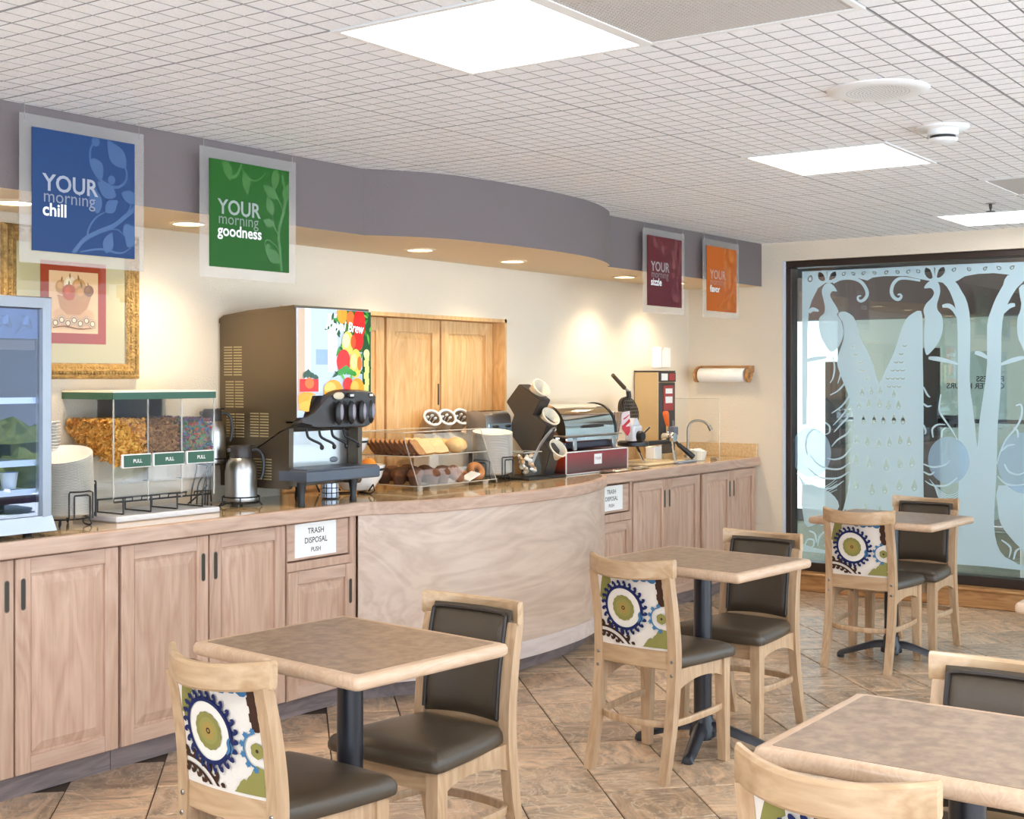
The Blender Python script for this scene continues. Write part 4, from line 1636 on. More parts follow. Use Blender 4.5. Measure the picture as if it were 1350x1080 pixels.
DL = ['hidden left of the blue sign', 'peeping out left of the blue sign', 'between the blue and green signs', 'in the bulge, the left of its two',
      'in the bulge, the right of its two', 'just right of the bulge', 'behind the dark red sign']
for (x, y), lab in zip(DOWN, DL):
    t = thing('downlight', 'warm recessed downlight under the soffit ' + lab, 'downlight', (x, y, 2.12), 0, 'soffit downlights')
    mb = MB()
    mb.lathe([(.062, 2.1185), (.064, 2.112), (.078, 2.113), (.082, 2.1195)], 32, (x, y, 0))
    mb.build('trim_ring', M['cream'], t)
    mb = MB()
    mb.lathe([(0, 2.1155), (.050, 2.1155), (.063, 2.117)], 28, (x, y, 0))
    mb.build('lens', M['lamp_lens'], t)


# ================================================================== hanging signs
def vine(p, pts, w, col):
    p.stroke(pts, w, col, 5)


def sign(label, x0, ink, pale, word, kind, z0=1.867, z1=2.376):
    x1 = x0 + .520
    yb = 3.968
    t = thing('hanging_sign', label, 'sign', ((x0 + x1) / 2, yb, z0))
    mb = MB()
    mb.box(x0, x1, yb, yb + .006, z0, z1, .001)
    mb.build('acrylic_sheet', M['sign_acrylic'], t, smooth=False)
    mb = MB()
    a0, a1, b0, b1 = x0 + .045, x1 - .045, z0 + .043, z1 - .043
    mb.box(a0, a1, yb - .004, yb - .0005, b0, b1)
    pm = mat('sign_' + word, ink, .42, spec=.25)
    ins = mb.build('colour_panel', pm, t, smooth=False)
    for (hx, hz) in ((x0 + .02, z1 - .02), (x1 - .02, z1 - .02)):
        mb = MB()
        mb.tube([(hx, yb + .003, hz), (hx, yb + .003, CEIL + .002)], .0012, 5)
        mb.build('hanger', M['chrome'], t)
    p = Print()
    W, H = a1 - a0, b1 - b0
    X = lambda u, v: (u * W, v * H)
    S = lambda pts: [X(*q) for q in pts]
    c = pale
    if kind == 0:
        p.stroke(S([(.38, 0.0), (.48, .12), (.62, .20), (.78, .27), (.9, .36), (1.0, .44)]), .016, c, 4, False)
        p.stroke(S([(.52, .14), (.53, .22), (.60, .32), (.70, .38)]), .008, c)
        p.stroke(S([(.78, .27), (.86, .33), (.94, .42), (.97, .52)]), .007, c)
        p.stroke(S([(.70, .23), (.82, .24), (.88, .20)]), .006, c)
        p.stroke(S([(.64, 1.0), (.55, .90), (.56, .75), (.66, .64), (.80, .60), (.90, .66), (.91, .76), (.85, .82), (.78, .80)]), .010, c)
        p.leaf(X(.57, .82), -60, .08, .055, c)
        p.leaf(X(.90, .78), 130, .12, .075, c)
        p.disc(X(.76, .66), .016, c)
        p.disc(X(.60, .985 - .02), .017, c)
        for (u, v, a, l, w) in ((.62, .36, 100, .10, .06), (.70, .38, 40, .07, .05), (.80, .52, 150, .09, .06), (.86, .56, -20, .09, .05), (.88, .20, 30, .06, .06), (.70, .03, 70, .08, .05), (.92, .10, 60, .09, .06)):
            p.leaf(X(u, v), a, l, w, c)
        p.stroke(S([(.45, .02), (.65, .06), (.85, .04), (.96, .10)]), .008, c)
    else:
        p.stroke(S([(.90, .0), (.88, .20), (.86, .38), (.92, .58), (.95, .75), (.90, .95)]), .015, c, 5, False)
        p.stroke(S([(.92, .60), (.86, .70), (.80, .78), (.78, .90)]), .007, c)
        p.stroke(S([(.87, .36), (.80, .44), (.78, .55)]), .007, c)
        p.stroke(S([(.86, .22), (.78, .28), (.70, .30), (.68, .24), (.74, .21), (.76, .25)]), .007, c)
        p.stroke(S([(.14, .99), (.20, .88), (.30, .86), (.36, .94), (.38, .99)]), .014, c)
        p.stroke(S([(.38, .96), (.46, .87), (.58, .86), (.68, .94)]), .008, c)
        p.leaf(X(.18, .99), -70, .08, .05, c)
        p.leaf(X(.42, .92), -80, .09, .05, c)
        for (u, v, a, l, w) in ((.84, .72, 150, .09, .05), (.80, .80, 80, .10, .05), (.78, .55, 110, .08, .05), (.88, .10, 150, .10, .06), (.93, .70, 60, .09, .06), (.79, .46, 170, .06, .04)):
            p.leaf(X(u, v), a, l, w, c)
        p.disc(X(.72, .24), .011, c)
    p.v = [(max(.003, min(W - .003, q[0])), max(.003, min(H - .003, q[1])), q[2]) for q in p.v]
    p.build('printed_vine', lambda u, v, off: (a0 + u, yb - .004 - off, b0 + v), ins, M['gloss_print'], .00006)
    pw = mat('pale_letter_' + word, tuple(.55 * k + .32 for k in ink[:3]) + (1,), .5)
    pm2 = mat('mid_letter_' + word, tuple(.7 * k + .20 for k in ink[:3]) + (1,), .5)
    f = lambda u, v, off: (a0 + .095 * W + u, yb - .0052 - off, b0 + .50 * H + v)
    lettering('YOUR', .082, f, ins, pw, .018)
    f = lambda u, v, off: (a0 + .095 * W + u, yb - .0052 - off, b0 + .405 * H + v)
    lettering('morning', .064, f, ins, pm2, .0)
    f = lambda u, v, off: (a0 + .09 * W + u, yb - .0052 - off, b0 + .295 * H + v)
    lettering(word, .062, f, ins, M['card'], .022)
    return t


sign('blue hanging sign in frosted acrylic reading YOUR morning chill', 2.675, rgb(32, 62, 106), rgb(62, 92, 134), 'chill', 0)
sign('green hanging sign in frosted acrylic reading YOUR morning goodness', 3.465, rgb(28, 88, 20), rgb(58, 112, 48), 'goodness', 1)
sign('dark red hanging sign in frosted acrylic reading YOUR morning sizzle', 6.888, rgb(96, 28, 36), rgb(118, 48, 54), 'sizzle', 1)
sign('orange hanging sign in frosted acrylic reading YOUR morning flavor', 7.660, rgb(190, 92, 12), rgb(200, 108, 30), 'flavor', 0)

# ================================================================== picture on the wall
px0, px1, pz0, pz1 = 3.014, 3.665, 1.468, 2.077
t = thing('framed_picture', 'gold framed still life of onions behind the drinks cooler and blue sign', 'picture', ((px0 + px1) / 2, YW - .02, pz0))
mb = MB()
prof = [(0, .004), (.002, .020), (.012, .030), (.022, .026), (.034, .032), (.046, .024), (.058, .018), (.066, .008)]
corners = [(px0, pz0, 1, 1), (px1, pz0, -1, 1), (px1, pz1, -1, -1), (px0, pz1, 1, -1)]
rings = []
for (ix, iz, sx, sz) in corners:
    rings.append([(ix + sx * d, YW - .001 - h, iz + sz * d) for d, h in prof] + [(ix + sx * .066, YW - .001, iz + sz * .066), (ix, YW - .001, iz)])
mb.loft(rings, loop=True)
fr = mb.build('frame', M['gold'], t, angle=30)
mb = MB()
n = 0
for side in range(4):
    (ax, az, _, _), (bx, bz, _, _) = corners[side], corners[(side + 1) % 4]
    L = math.hypot(bx - ax, bz - az)
    ux, uz = (bx - ax) / L, (bz - az) / L
    nx, nz = -uz, ux
    k = int(L / .0155)
    for i in range(2, k - 1):
        d = L * (i + .5) / (k + 1)
        for e, s in ((.026, .007), (.046, .005)):
            ax_ = Vector((ax + ux * d + nx * e, YW - .029 + (.006 if e > .03 else 0), az + uz * d + nz * e))
            mb.ball(ax_, (s, .006, s), 6, 4)
rel = mb.build('carved_leaf', M['gold'], fr)
rel['kind'] = 'stuff'
mb = MB()
mb.box(px0 + .06, px1 - .06, YW - .006, YW - .003, pz0 + .06, pz1 - .06)
mb.build('mat_board', mat('olive_mat_board', rgb(196, 184, 142), .8), t, smooth=False)
p = Print()
rust, peach = rgb(166, 64, 36), rgb(238, 196, 150)
p.rect(3.188, 3.503, 1.612, 1.945, rust)
p.rect(3.228, 3.463, 1.655, 1.906, peach)
A = lambda u, v: (3.228 + u * .235, 1.655 + v * .251)
tan, br, pale, red = rgb(206, 152, 96), rgb(150, 100, 58), rgb(246, 222, 186), rgb(196, 96, 54)
p.disc(A(.5, .30), .10, rgb(226, 178, 130), 20, .35)
p.poly([A(*q) for q in [(.16, .62), (.22, .40), (.36, .30), (.62, .30), (.78, .42), (.86, .62), (.70, .57), (.40, .57)]], rgb(204, 146, 96))
for (u, v, r, c) in ((.25, .74, .030, tan), (.42, .80, .030, pale), (.60, .76, .034, tan), (.40, .66, .033, red), (.66, .64, .036, tan), (.80, .70, .024, br)):
    p.disc(A(u, v), r, c, 18)
    p.leaf((A(u, v)[0], A(u, v)[1] + r * .7), 70 + 50 * u, r * .8, r * .28, rgb(150, 112, 70))
    p.disc((A(u, v)[0] - r * .25, A(u, v)[1] + r * .2), r * .45, tuple(min(1, k * 1.25) for k in c[:3]) + (1,), 12)
for k in range(7):
    u = .12 + .125 * k
    p.disc(A(u, .16 + .05 * (k % 2)), .018, pale, 14)
    p.ring(A(u, .16 + .05 * (k % 2)), .009, .014, br, 14)
    p.ring(A(u, .16 + .05 * (k % 2)), .017, .019, br, 14)
p.stroke([A(.06, .08), A(.3, .11), A(.6, .07), A(.94, .10)], .006, br, 4)
p.build('artwork', lambda u, v, off: (u, YW - .006 - off, v), t, M['print'], .00012)
mb = MB()
mb.box(px0 + .062, px1 - .062, YW - .013, YW - .0115, pz0 + .062, pz1 - .062)
mb.build('glazing', glass('picture_glass', (.98, .98, .97, 1), .03, 0, .35), t, smooth=False)

# ================================================================== small things on the far walls
t = thing('paper_towel_holder', 'honey oak paper towel holder with a white roll on the window wall', 'towel holder', (8.63, 4.29, 1.49))
mb = MB()
mb.box(8.628, 8.648, 4.075, 4.500, 1.515, 1.560, .006)
mb.build('backplate', M['oak'], t)
for y in (4.075, 4.482):
    mb = MB()
    mb.prism(cr([(8.648, 1.560), (8.60, 1.556), (8.545, 1.530), (8.525, 1.492), (8.540, 1.452), (8.58, 1.440), (8.612, 1.470), (8.630, 1.505), (8.648, 1.515)], 2), y, y + .018, 'y')
    mb.build('bracket', M['oak'], t)
mb = MB()
mb.lathe([(.018, 4.110), (.048, 4.110), (.050, 4.114), (.050, 4.466), (.048, 4.470), (.018, 4.470)], 28, (8.58, 0, 1.492), axis='y')
tag(mb.build('paper_towel_roll', M['card']), 'white paper towel roll held in the oak wall holder', 'paper roll')
mb = MB()
mb.lathe([(0, 4.070), (.012, 4.070), (.012, 4.505), (0, 4.505)], 12, (8.58, 0, 1.492), axis='y')
mb.lathe([(0, 4.062), (.020, 4.062), (.022, 4.070), (0, 4.074)], 14, (8.58, 0, 1.492), axis='y')
mb.build('dowel', M['oak'], t)

for (x0, x1, z0, z1, tilt, lab) in ((8.10, 8.232, 1.545, 1.690, .02, 'blank white card on the wall above the batter dispenser, the left of two'),
                                    (8.240, 8.368, 1.550, 1.686, -.02, 'blank white card on the wall above the batter dispenser, the right of two')):
    mb = MB()
    mb.prism([(x0, z0), (x1, z0 + tilt * .1), (x1 - .002, z1 - (.0 if tilt > 0 else 0)), (x1 - .03 if tilt > 0 else x0 + .03, z1 + .004), (x0, z1 if tilt > 0 else z1 - .03)], YW - .006, YW - .003, 'y')
    tag(mb.build('wall_card', M['card'], smooth=False), lab, 'card')


# ================================================================== things on the counter
# ---- drinks cooler at the left end
fx0, fx1, fy0, fy1, fz0, fz1 = 2.30, 2.895, 4.10, 4.56, .935, 1.762
t = thing('display_cooler', 'countertop drinks cooler with stainless framed glass door at the left edge', 'cooler', ((fx0 + fx1) / 2, 4.3, CT))
mb = MB()
w = .03
mb.box(fx0, fx0 + w, fy0 + .03, fy1, fz0, fz1)
mb.box(fx1 - w, fx1, fy0 + .03, fy1, fz0, fz1)
mb.box(fx0 + w, fx1 - w, fy0 + .03, fy1, fz0, fz0 + w)
mb.box(fx0 + w, fx1 - w, fy0 + .03, fy1, fz1 - w, fz1)
mb.box(fx0 + w, fx1 - w, fy1 - w, fy1, fz0 + w, fz1 - w)
mb.build('cabinet', mat('cooler_dark_blue', rgb(62, 72, 104), .4), t, smooth=False)
mb = MB()
rings = []
for (ix, iz, sx, sz) in ((fx0, fz0, 1, 1), (fx1, fz0, -1, 1), (fx1, fz1, -1, -1), (fx0, fz1, 1, -1)):
    rings.append([(ix, fy0 + .03, iz), (ix, fy0 + .004, iz), (ix + sx * .004, fy0, iz + sz * .004), (ix + sx * .040, fy0 - .002, iz + sz * .040),
                  (ix + sx * .046, fy0 + .012, iz + sz * .046), (ix + sx * .046, fy0 + .03, iz + sz * .046)])
mb.loft(rings, loop=True)
dr = mb.build('door_frame', mat('cooler_steel', rgb(158, 160, 166), .38, .9, bump=(240, .05)), t, smooth=False)
mb = MB()
mb.box(fx0 + .04, fx1 - .04, fy0 + .010, fy0 + .014, fz0 + .04, fz1 - .04)
mb.build('glass_pane', M['door_glass'], dr, smooth=False)
mb = MB()
mb.prism([(fy0 - .028, fz0 - .006), (fy0 + .0, fz0 + .046), (fy0 + .002, fz0 + .046), (fy0 + .002, fz0 - .006)], fx0, fx1, 'x')
mb.build('sloped_ledge', mat('pale_blue_ledge', rgb(206, 218, 236), .3), t, smooth=False)
mb = MB()
mb.box(fx0 + .04, fx1 - .04, fy0 + .02, fy0 + .03, fz1 - .15, fz1 - .04)
hd = mb.build('header_panel', mat('cooler_header_blue', rgb(60, 86, 130), .4), t, smooth=False)
p = Print()
for k in range(6):
    x = 2.36 + .08 * k
    p.stroke([(x, 1.63), (x + .03, 1.66), (x + .06, 1.65), (x + .05, 1.685), (x + .02, 1.69)], .007, rgb(40, 58, 96), 4)
    p.leaf((x + .03, 1.66), 60, .04, .025, rgb(84, 112, 152))
p.build('printed_vine', lambda u, v, off: (u, fy0 + .02 - off, v), hd, M['gloss_print'])
mb = MB()
mb.box(fx0 + .05, fx1 - .05, fy0 + .03, fy0 + .06, fz1 - .19, fz1 - .155)
mb.build('lamp_cover', mat('cooler_lamp_cover', rgb(76, 60, 60), .5), t, smooth=False)
for z in (1.400, 1.178, 1.075):
    mb = MB()
    mb.box(fx0 + .035, fx1 - .035, fy0 + .04, fy1 - .04, z - .004, z)
    mb.box(fx0 + .035, fx1 - .035, fy0 + .034, fy0 + .04, z - .018, z + .004)
    mb.build('shelf', mat('cooler_shelf', rgb(216, 228, 242), .3), t, smooth=False)
for k in range(4):
    mb = MB()
    x, y = (fx0 + .06 if k % 2 else fx1 - .06), (fy0 + .06 if k < 2 else fy1 - .06)
    mb.lathe([(0, CT), (.016, CT), (.02, fz0), (0, fz0)], 12, (x, y, 0))
    mb.build('foot', M['black'], t)


def yogurt(x, y, z, lidcol):
    o = thing('yogurt_cup', 'x', 'yogurt cup', (x, y, z), 0, 'yogurt cups in the drinks cooler')
    mb = MB()
    mb.lathe([(0, z + .001), (.024, z + .001), (.032, z + .058), (.034, z + .060), (0, z + .060)], 18, (x, y, 0))
    mb.build('cup', M['white'], o)
    mb = MB()
    mb.lathe([(0, z + .0605), (.036, z + .0605), (.036, z + .0625), (0, z + .063)], 18, (x, y, 0))
    mb.build('foil_lid', lidcol, o)
    return o


lidm = mat('blue_foil_lid', rgb(70, 110, 190), .3, .3)
y0c = yogurt(2.80, 4.22, 1.075, lidm)
y0c['label'] = 'white yogurt cup with blue lid on the cooler shelf, nearest the door edge'
for x, y, z, lab in ((2.715, 4.22, 1.075, 'white yogurt cup with blue lid on the cooler shelf, second from the door edge'),
                     (2.63, 4.22, 1.075, 'white yogurt cup with blue lid on the cooler shelf, third from the door edge'),
                     (2.545, 4.22, 1.075, 'white yogurt cup with blue lid on the cooler shelf, at the picture edge')):
    copy_thing(y0c, (x, y, z), lab)
mb = MB()
mb.lathe([(0, .966), (.045, .966), (.07, 1.000), (.068, 1.002), (.042, .971), (0, .971)], 22, (2.72, 4.26, 0))
tag(mb.build('egg_bowl', mat('dark_glass_bowl', rgb(70, 76, 110), .15)), 'small dark bowl on the bottom of the drinks cooler', 'bowl')
for k, (x, y) in enumerate(((2.705, 4.235), (2.745, 4.275))):
    mb = MB()
    mb.ball((x, y, 1.000), (.021, .021, .028), 14, 10)
    tag(mb.build('egg', mat('egg_shell' + str(k), rgb(238, 226, 206), .5)), 'white egg in the small bowl inside the cooler, ' + ('in front' if k == 0 else 'behind'), 'egg')
for k, (x, lab) in enumerate(((2.50, 'left'), (2.61, 'middle'), (2.72, 'right'))):
    z = 1.178
    o = thing('milk_carton', 'white drink carton on the middle cooler shelf, the %s one of three' % lab, 'carton', (x, 4.33, z), 0, 'cartons in the drinks cooler')
    mb = MB()
    mb.box(x - .035, x + .035, 4.295, 4.365, z + .001, z + .115, .002)
    mb.build('carton', M['card'], o, smooth=False)
    mb = MB()
    mb.prism([(4.295, z + .115), (4.365, z + .115), (4.334, z + .150), (4.334, z + .165), (4.326, z + .165), (4.326, z + .150)], x - .035, x + .035, 'x')
    mb.build('gable_top', M['card'], o, smooth=False)

# ---- stacks of foam plates in wire stands
def plate_mesh():
    mb = MB()
    R = .112
    mb.lathe([(0, .001), (.070, .001), (.078, .003), (R - .004, .015), (R, .0162), (R, .0180), (R - .005, .0175), (.076, .0055), (.068, .0035), (0, .0035)], 30)
    return mb.mesh('foam_plate', M['foam'], angle=40)


PLATE = plate_mesh()


def plate_stack(cx, cy, z0, n, step, label, group, lean=(0, 0), rad=1.0, tilt=(0, 0)):
    for k in range(n):
        o = bpy.data.objects.new('foam_plate', PLATE)
        COL.objects.link(o)
        f = k / max(1, n - 1)
        o.location = (cx + lean[0] * f * f, cy + lean[1] * f * f, z0 + k * step)
        o.rotation_euler = (tilt[0] * f, tilt[1] * f, 0)
        o.scale = (rad, rad, 1)
        tag(o, label, 'plate', group)


plate_stack(3.105, 4.325, .945, 36, .0063, 'white foam plate in the tall stack beside the cooler', 'foam plates beside the cooler', (-.006, .0), 1.0, (.16, -.22))
plate_stack(3.10, 4.475, .945, 30, .0118, 'white foam bowl plate in the rear stack beside the cooler', 'foam plates behind the cooler stack', (0, 0), .72)
plate_stack(5.80, 4.285, .945, 36, .0062, 'white foam plate in the stack between pastry case and cup tower', 'foam plates beside the pastry case', (.0, .0), .98, (.10, -.08))


def wire_stand(cx, cy, r, label):
    t = thing('wire_plate_stand', label, 'wire stand', (cx, cy, CT))
    mb = MB()
    circ = [(cx + r * .8 * math.cos(a), cy + r * .8 * math.sin(a), .940) for a in [2 * PI * i / 20 for i in range(20)]]
    mb.tube(circ, .0035, 6, closed=True)
    mb.build('base_ring', M['wire'], t)
    for k in range(4):
        a = PI / 4 + k * PI / 2
        x, y = cx + r * .8 * math.cos(a), cy + r * .8 * math.sin(a)
        mb = MB()
        mb.tube(cr([(x, y, .940), (x * 1 + .012 * math.cos(a), y + .012 * math.sin(a), .920), (x + .004 * math.cos(a), y + .004 * math.sin(a), .9125), (x - .016 * math.cos(a), y - .016 * math.sin(a), .920), (x - .02 * math.cos(a), y - .02 * math.sin(a), .940)], 3), .0032, 6)
        mb.build('foot', M['wire'], t)
    for k, (a0, h) in enumerate(((-PI / 2, 1.045), (-.05, 1.075), (PI + .05, 1.03))):
        for (half, hh) in ((.46, h), (.30, h - .014)):
            p = []
            for (f, z) in ((-half, .940), (-half, hh), (half, hh), (half, .940)):
                p.append((cx + (r + .006) * math.cos(a0 + f), cy + (r + .006) * math.sin(a0 + f), z))
            q = [p[0], (p[0][0], p[0][1], p[1][2] - .006), tuple((a * .97 + b * .03) for a, b in zip(p[1], p[2]))]
            mid = [(cx + (r + .006) * math.cos(a0 + half * s), cy + (r + .006) * math.sin(a0 + half * s), hh) for s in (-.6, -.2, .2, .6)]
            q += mid + [(p[3][0], p[3][1], p[2][2] - .006), p[3]]
            mb = MB()
            mb.tube(q, .0032, 6)
            mb.build('wire_guard', M['wire'], t)
    return t


wire_stand(3.105, 4.325, .112, 'black wire stand around the plate stack beside the cooler')
wire_stand(5.80, 4.285, .110, 'black wire stand around the plate stack beside the pastry case')

# ---- cereal dispenser
cx0, cx1, cy0, cy1 = 3.293, 3.806, 4.272, 4.590
t = thing('cereal_dispenser', 'clear acrylic cereal dispenser with green trimmed lid and three bins', 'cereal dispenser', ((cx0 + cx1) / 2, 4.42, CT))
mb = MB()
mb.box(cx0 - .004, cx1 + .004, cy0 - .004, cy1 + .004, 1.414, 1.422, .001)
lid = mb.build('lid', mat('pale_lid', rgb(236, 228, 206), .5), t, smooth=False)
mb = MB()
g = mat('green_trim', rgb(48, 92, 70), .45)
mb.box(cx0 - .005, cx1 + .005, cy0 - .006, cy0 - .002, 1.388, 1.415)
mb.box(cx0 - .006, cx0 - .002, cy0 - .002, cy1 + .002, 1.388, 1.415)
mb.box(cx1 + .002, cx1 + .006, cy0 - .002, cy1 + .002, 1.388, 1.415)
mb.build('green_strip', g, lid, smooth=False)
DIV = [cx0, 3.460, 3.632, cx1]
for i, x in enumerate(DIV):
    mb = MB()
    prof = [(cy0, 1.414), (cy1, 1.414), (cy1, 1.270), (cy0 + .09, 1.150), (cy0 + .09, 1.06), (cy0, 1.06)]
    mb.prism(prof, x - .002, x + .002, 'x')
    mb.build('divider', M['acrylic'], t, smooth=False)
    mb = MB()
    mb.box(x - .0025, x + .0025, cy0 - .002, cy0 + .002, .985, 1.414)
    mb.build('bright_edge', M['acrylic_edge'], t, smooth=False)
mb = MB()
mb.box(cx0, cx1, cy0 - .002, cy0 + .001, 1.06, 1.414)
mb.box(cx0, cx1, cy1 - .002, cy1 + .001, 1.27, 1.414)
mb.add([(cx0, cy1, 1.27), (cx1, cy1, 1.27), (cx1, cy0 + .09, 1.15), (cx0, cy0 + .09, 1.15)], [(0, 1, 2, 3)])
mb.build('clear_wall', M['acrylic'], t, smooth=False)
for (a, b) in ((3.322, 3.462), (3.473, 3.632), (3.644, 3.791)):
    mb = MB()
    mb.box(a, b, cy0 - .020, cy0 - .004, 1.118, 1.172, .003)
    tg = mb.build('pull_drawer', M['card'], t, smooth=False)
    mb = MB()
    mb.box(a + .004, b - .004, cy0 - .0215, cy0 - .019, 1.122, 1.168, .001)
    mb.build('green_face', g, tg, smooth=False)
    lettering('PULL', .020, lambda u, v, off, m=(a + b) / 2: (m + u, cy0 - .0216 - off, 1.138 + v), tg, M['card'], .02, align='CENTER')
    mb = MB()
    mb.box(a + .01, b - .01, cy0 - .012, cy0 + .06, 1.055, 1.117)
    mb.build('chute', M['acrylic'], tg, smooth=False)
mb = MB()
mb.box(cx0, cx1, cy0 + .0, cy0 + .17, .985, 1.050)
mb.box(cx0 + .004, cx1 - .004, cy0 + .004, cy0 + .166, .990, .996)
mb.build('catch_tray', M['acrylic'], t, smooth=False)
mb = MB()
for y in (cy0 + .01, cy0 + .16):
    mb.tube([(cx0 + .01, y, .985), (cx1 - .01, y, .985)], .004, 6)
wf = mb.build('wire_frame', M['wire'], t)
for k in range(4):
    x = cx0 + .05 + k * .135
    mb = MB()
    mb.tube([(x, cy0 + .005, .998), (x, cy0 + .005, .985), (x, cy0 + .005, .936), (x, cy0 + .165, .936), (x, cy0 + .165, .985)], .0035, 6)
    mb.build('wire_leg', M['wire'], wf)
    mb = MB()
    mb.tube([(x - .05, cy0 + .0, .986), (x - .05, cy0 - .002, 1.001), (x + .04, cy0 - .002, 1.001), (x + .04, cy0 + .0, .986)], .003, 6)
    mb.build('wire_clip', M['wire'], wf)
mb = MB()
mb.box(3.27, 3.795, 4.222, 4.500, CT + .001, .934, .004)
tag(mb.build('board', mat('white_melamine', rgb(230, 228, 230), .3), smooth=False), 'white board on the counter under the cereal dispenser', 'board')


def cereal(x0, x1, cols, label, n, size, seed):
    rnd = random.Random(seed)
    mb = MB()
    prof = [(cy0 + .013, 1.28), (cy0 + .10, 1.300), (cy1 - .05, 1.296), (cy1 - .010, 1.290), (cy1 - .010, 1.278), (cy0 + .092, 1.164), (cy0 + .013, 1.130)]
    mb.prism(prof, x0 + .008, x1 - .008, 'x', len(cols) - 1)
    for k in range(n):
        face = rnd.random()
        if face < .40:
            p = (rnd.uniform(x0, x1), rnd.uniform(cy0 + .01, cy1 - .01), 1.298 + rnd.uniform(-.006, .008))
        elif face < .72:
            p = (rnd.uniform(x0, x1), cy0 + .0085, rnd.uniform(1.13, 1.292))
        else:
            yy = rnd.uniform(cy0 + .01, cy1 - .01)
            zb = 1.125 + max(0, (yy - cy0 - .09)) * .53 + .015
            p = (x0 + .0045, yy, rnd.uniform(zb, 1.297))
        mb.M = Matrix.Translation(p) @ Matrix.Rotation(rnd.uniform(0, 6), 4, Vector((rnd.uniform(-1, 1), rnd.uniform(-1, 1), rnd.uniform(-1, 1) + .01)))
        s = size * rnd.uniform(.7, 1.2)
        mi = rnd.randrange(len(cols))
        mb.add([(-s, -s * .6, 0), (0, -s * .8, s * .3), (s, -s * .5, 0), (s * .9, s * .6, s * .25), (0, s * .8, -s * .1), (-s * .9, s * .5, s * .3), (0, 0, s * .5)],
               [(0, 1, 6), (1, 2, 6), (2, 3, 6), (3, 4, 6), (4, 5, 6), (5, 0, 6)], mi)
    mb.M = None
    return tag(mb.build('cereal', cols, smooth=False, fix=False), label, 'cereal', None, 'stuff')


cereal(cx0 + .004, 3.456, [mat('flake_gold', rgb(226, 160, 60), .7), mat('flake_amber', rgb(196, 126, 40), .7), mat('flake_pale', rgb(238, 186, 92), .7)], 'golden corn flakes in the left bin of the dispenser', 1500, .009, 1)
cereal(3.464, 3.628, [mat('bran_brown', rgb(132, 88, 48), .8), mat('bran_tan', rgb(168, 120, 70), .8)], 'brown bran cereal in the middle bin of the dispenser', 1500, .006, 2)
cereal(3.636, cx1 - .004, [mat('loop_red', rgb(196, 84, 70), .7), mat('loop_blue', rgb(90, 124, 170), .7), mat('loop_tan', rgb(186, 140, 100), .7), mat('loop_purple', rgb(140, 104, 140), .7), mat('loop_green', rgb(110, 140, 100), .7)], 'multicoloured cereal loops in the right bin of the dispenser', 1200, .007, 3)

# ---- coffee carafes and the wire rack
def carafe(cx, cy, z0, r, h, label, rz):
    t = thing('coffee_carafe', label, 'carafe', (cx, cy, z0))
    mb = MB()
    mb.lathe([(0, z0), (r, z0), (r * 1.02, z0 + .008), (r * 1.02, z0 + .02), (r, z0 + .024), (r, z0 + h * .52), (r * .93, z0 + h * .66), (r * .74, z0 + h * .76), (r * .68, z0 + h * .78), (0, z0 + h * .78)], 32, (cx, cy, 0))
    mb.build('body', M['steel'], t)
    mb = MB()
    mb.lathe([(r * .70, z0 + h * .775), (r * .72, z0 + h * .80), (r * .66, z0 + h * .965), (r * .60, z0 + h), (0, z0 + h)], 28, (cx, cy, 0))
    L = mb.build('lid', M['dark_plastic'], t)
    mb = MB()
    R = Matrix.Translation((cx, cy, z0)) @ Matrix.Rotation(rz, 4, 'Z')
    mb.M = R
    mb.box(-.012, .012, -r * .86, -r * .55, h * .88, h * .955, .003)
    mb.build('spout', M['dark_plastic'], L)
    mb = MB()
    mb.M = R
    mb.sweep(cr([(0, r * .60, h * .90), (0, r * .98, h * .92), (0, r * 1.32, h * .82), (0, r * 1.42, h * .64), (0, r * 1.34, h * .46), (0, r * 1.22, h * .40)], 4), rrect(.014, .022, .005, 2), up=(1, 0, 0))
    mb.build('handle', M['black'], t)
    mb = MB()
    mb.M = R
    mb.box(-.008, .008, r * .3, r * .9, h * .985, h * 1.01, .003)
    mb.build('thumb_lever', M['black'], L)
    return t


HR = math.radians(-125)
carafe(4.035, 4.355, .932, .070, .245, 'steel coffee carafe with black lid in front of the juice machine', HR)
carafe(4.015, 4.520, 1.095, .062, .240, 'steel coffee carafe with black lid on the raised wire tier behind', HR)
t = thing('wire_rack', 'black wire two-tier rack holding the two coffee carafes', 'wire rack', (4.02, 4.44, CT))
for (c, r, z) in (((4.035, 4.355), .080, .927), ((4.035, 4.355), .079, .952), ((4.015, 4.520), .068, 1.090), ((4.015, 4.520), .068, 1.115)):
    mb = MB()
    mb.tube([(c[0] + r * math.cos(a), c[1] + r * math.sin(a), z) for a in [2 * PI * i / 24 for i in range(24)]], .0035, 6, closed=True)
    mb.build('ring', M['wire'], t)
for (c, r, z) in (((4.035, 4.355), .079, .927), ((4.015, 4.520), .067, 1.090)):
    for k in range(2):
        a = k * PI / 2 + .4
        mb = MB()
        mb.tube([(c[0] + r * math.cos(a), c[1] + r * math.sin(a), z), (c[0] - r * math.cos(a), c[1] - r * math.sin(a), z)], .003, 6)
        mb.build('cross_wire', M['wire'], t)
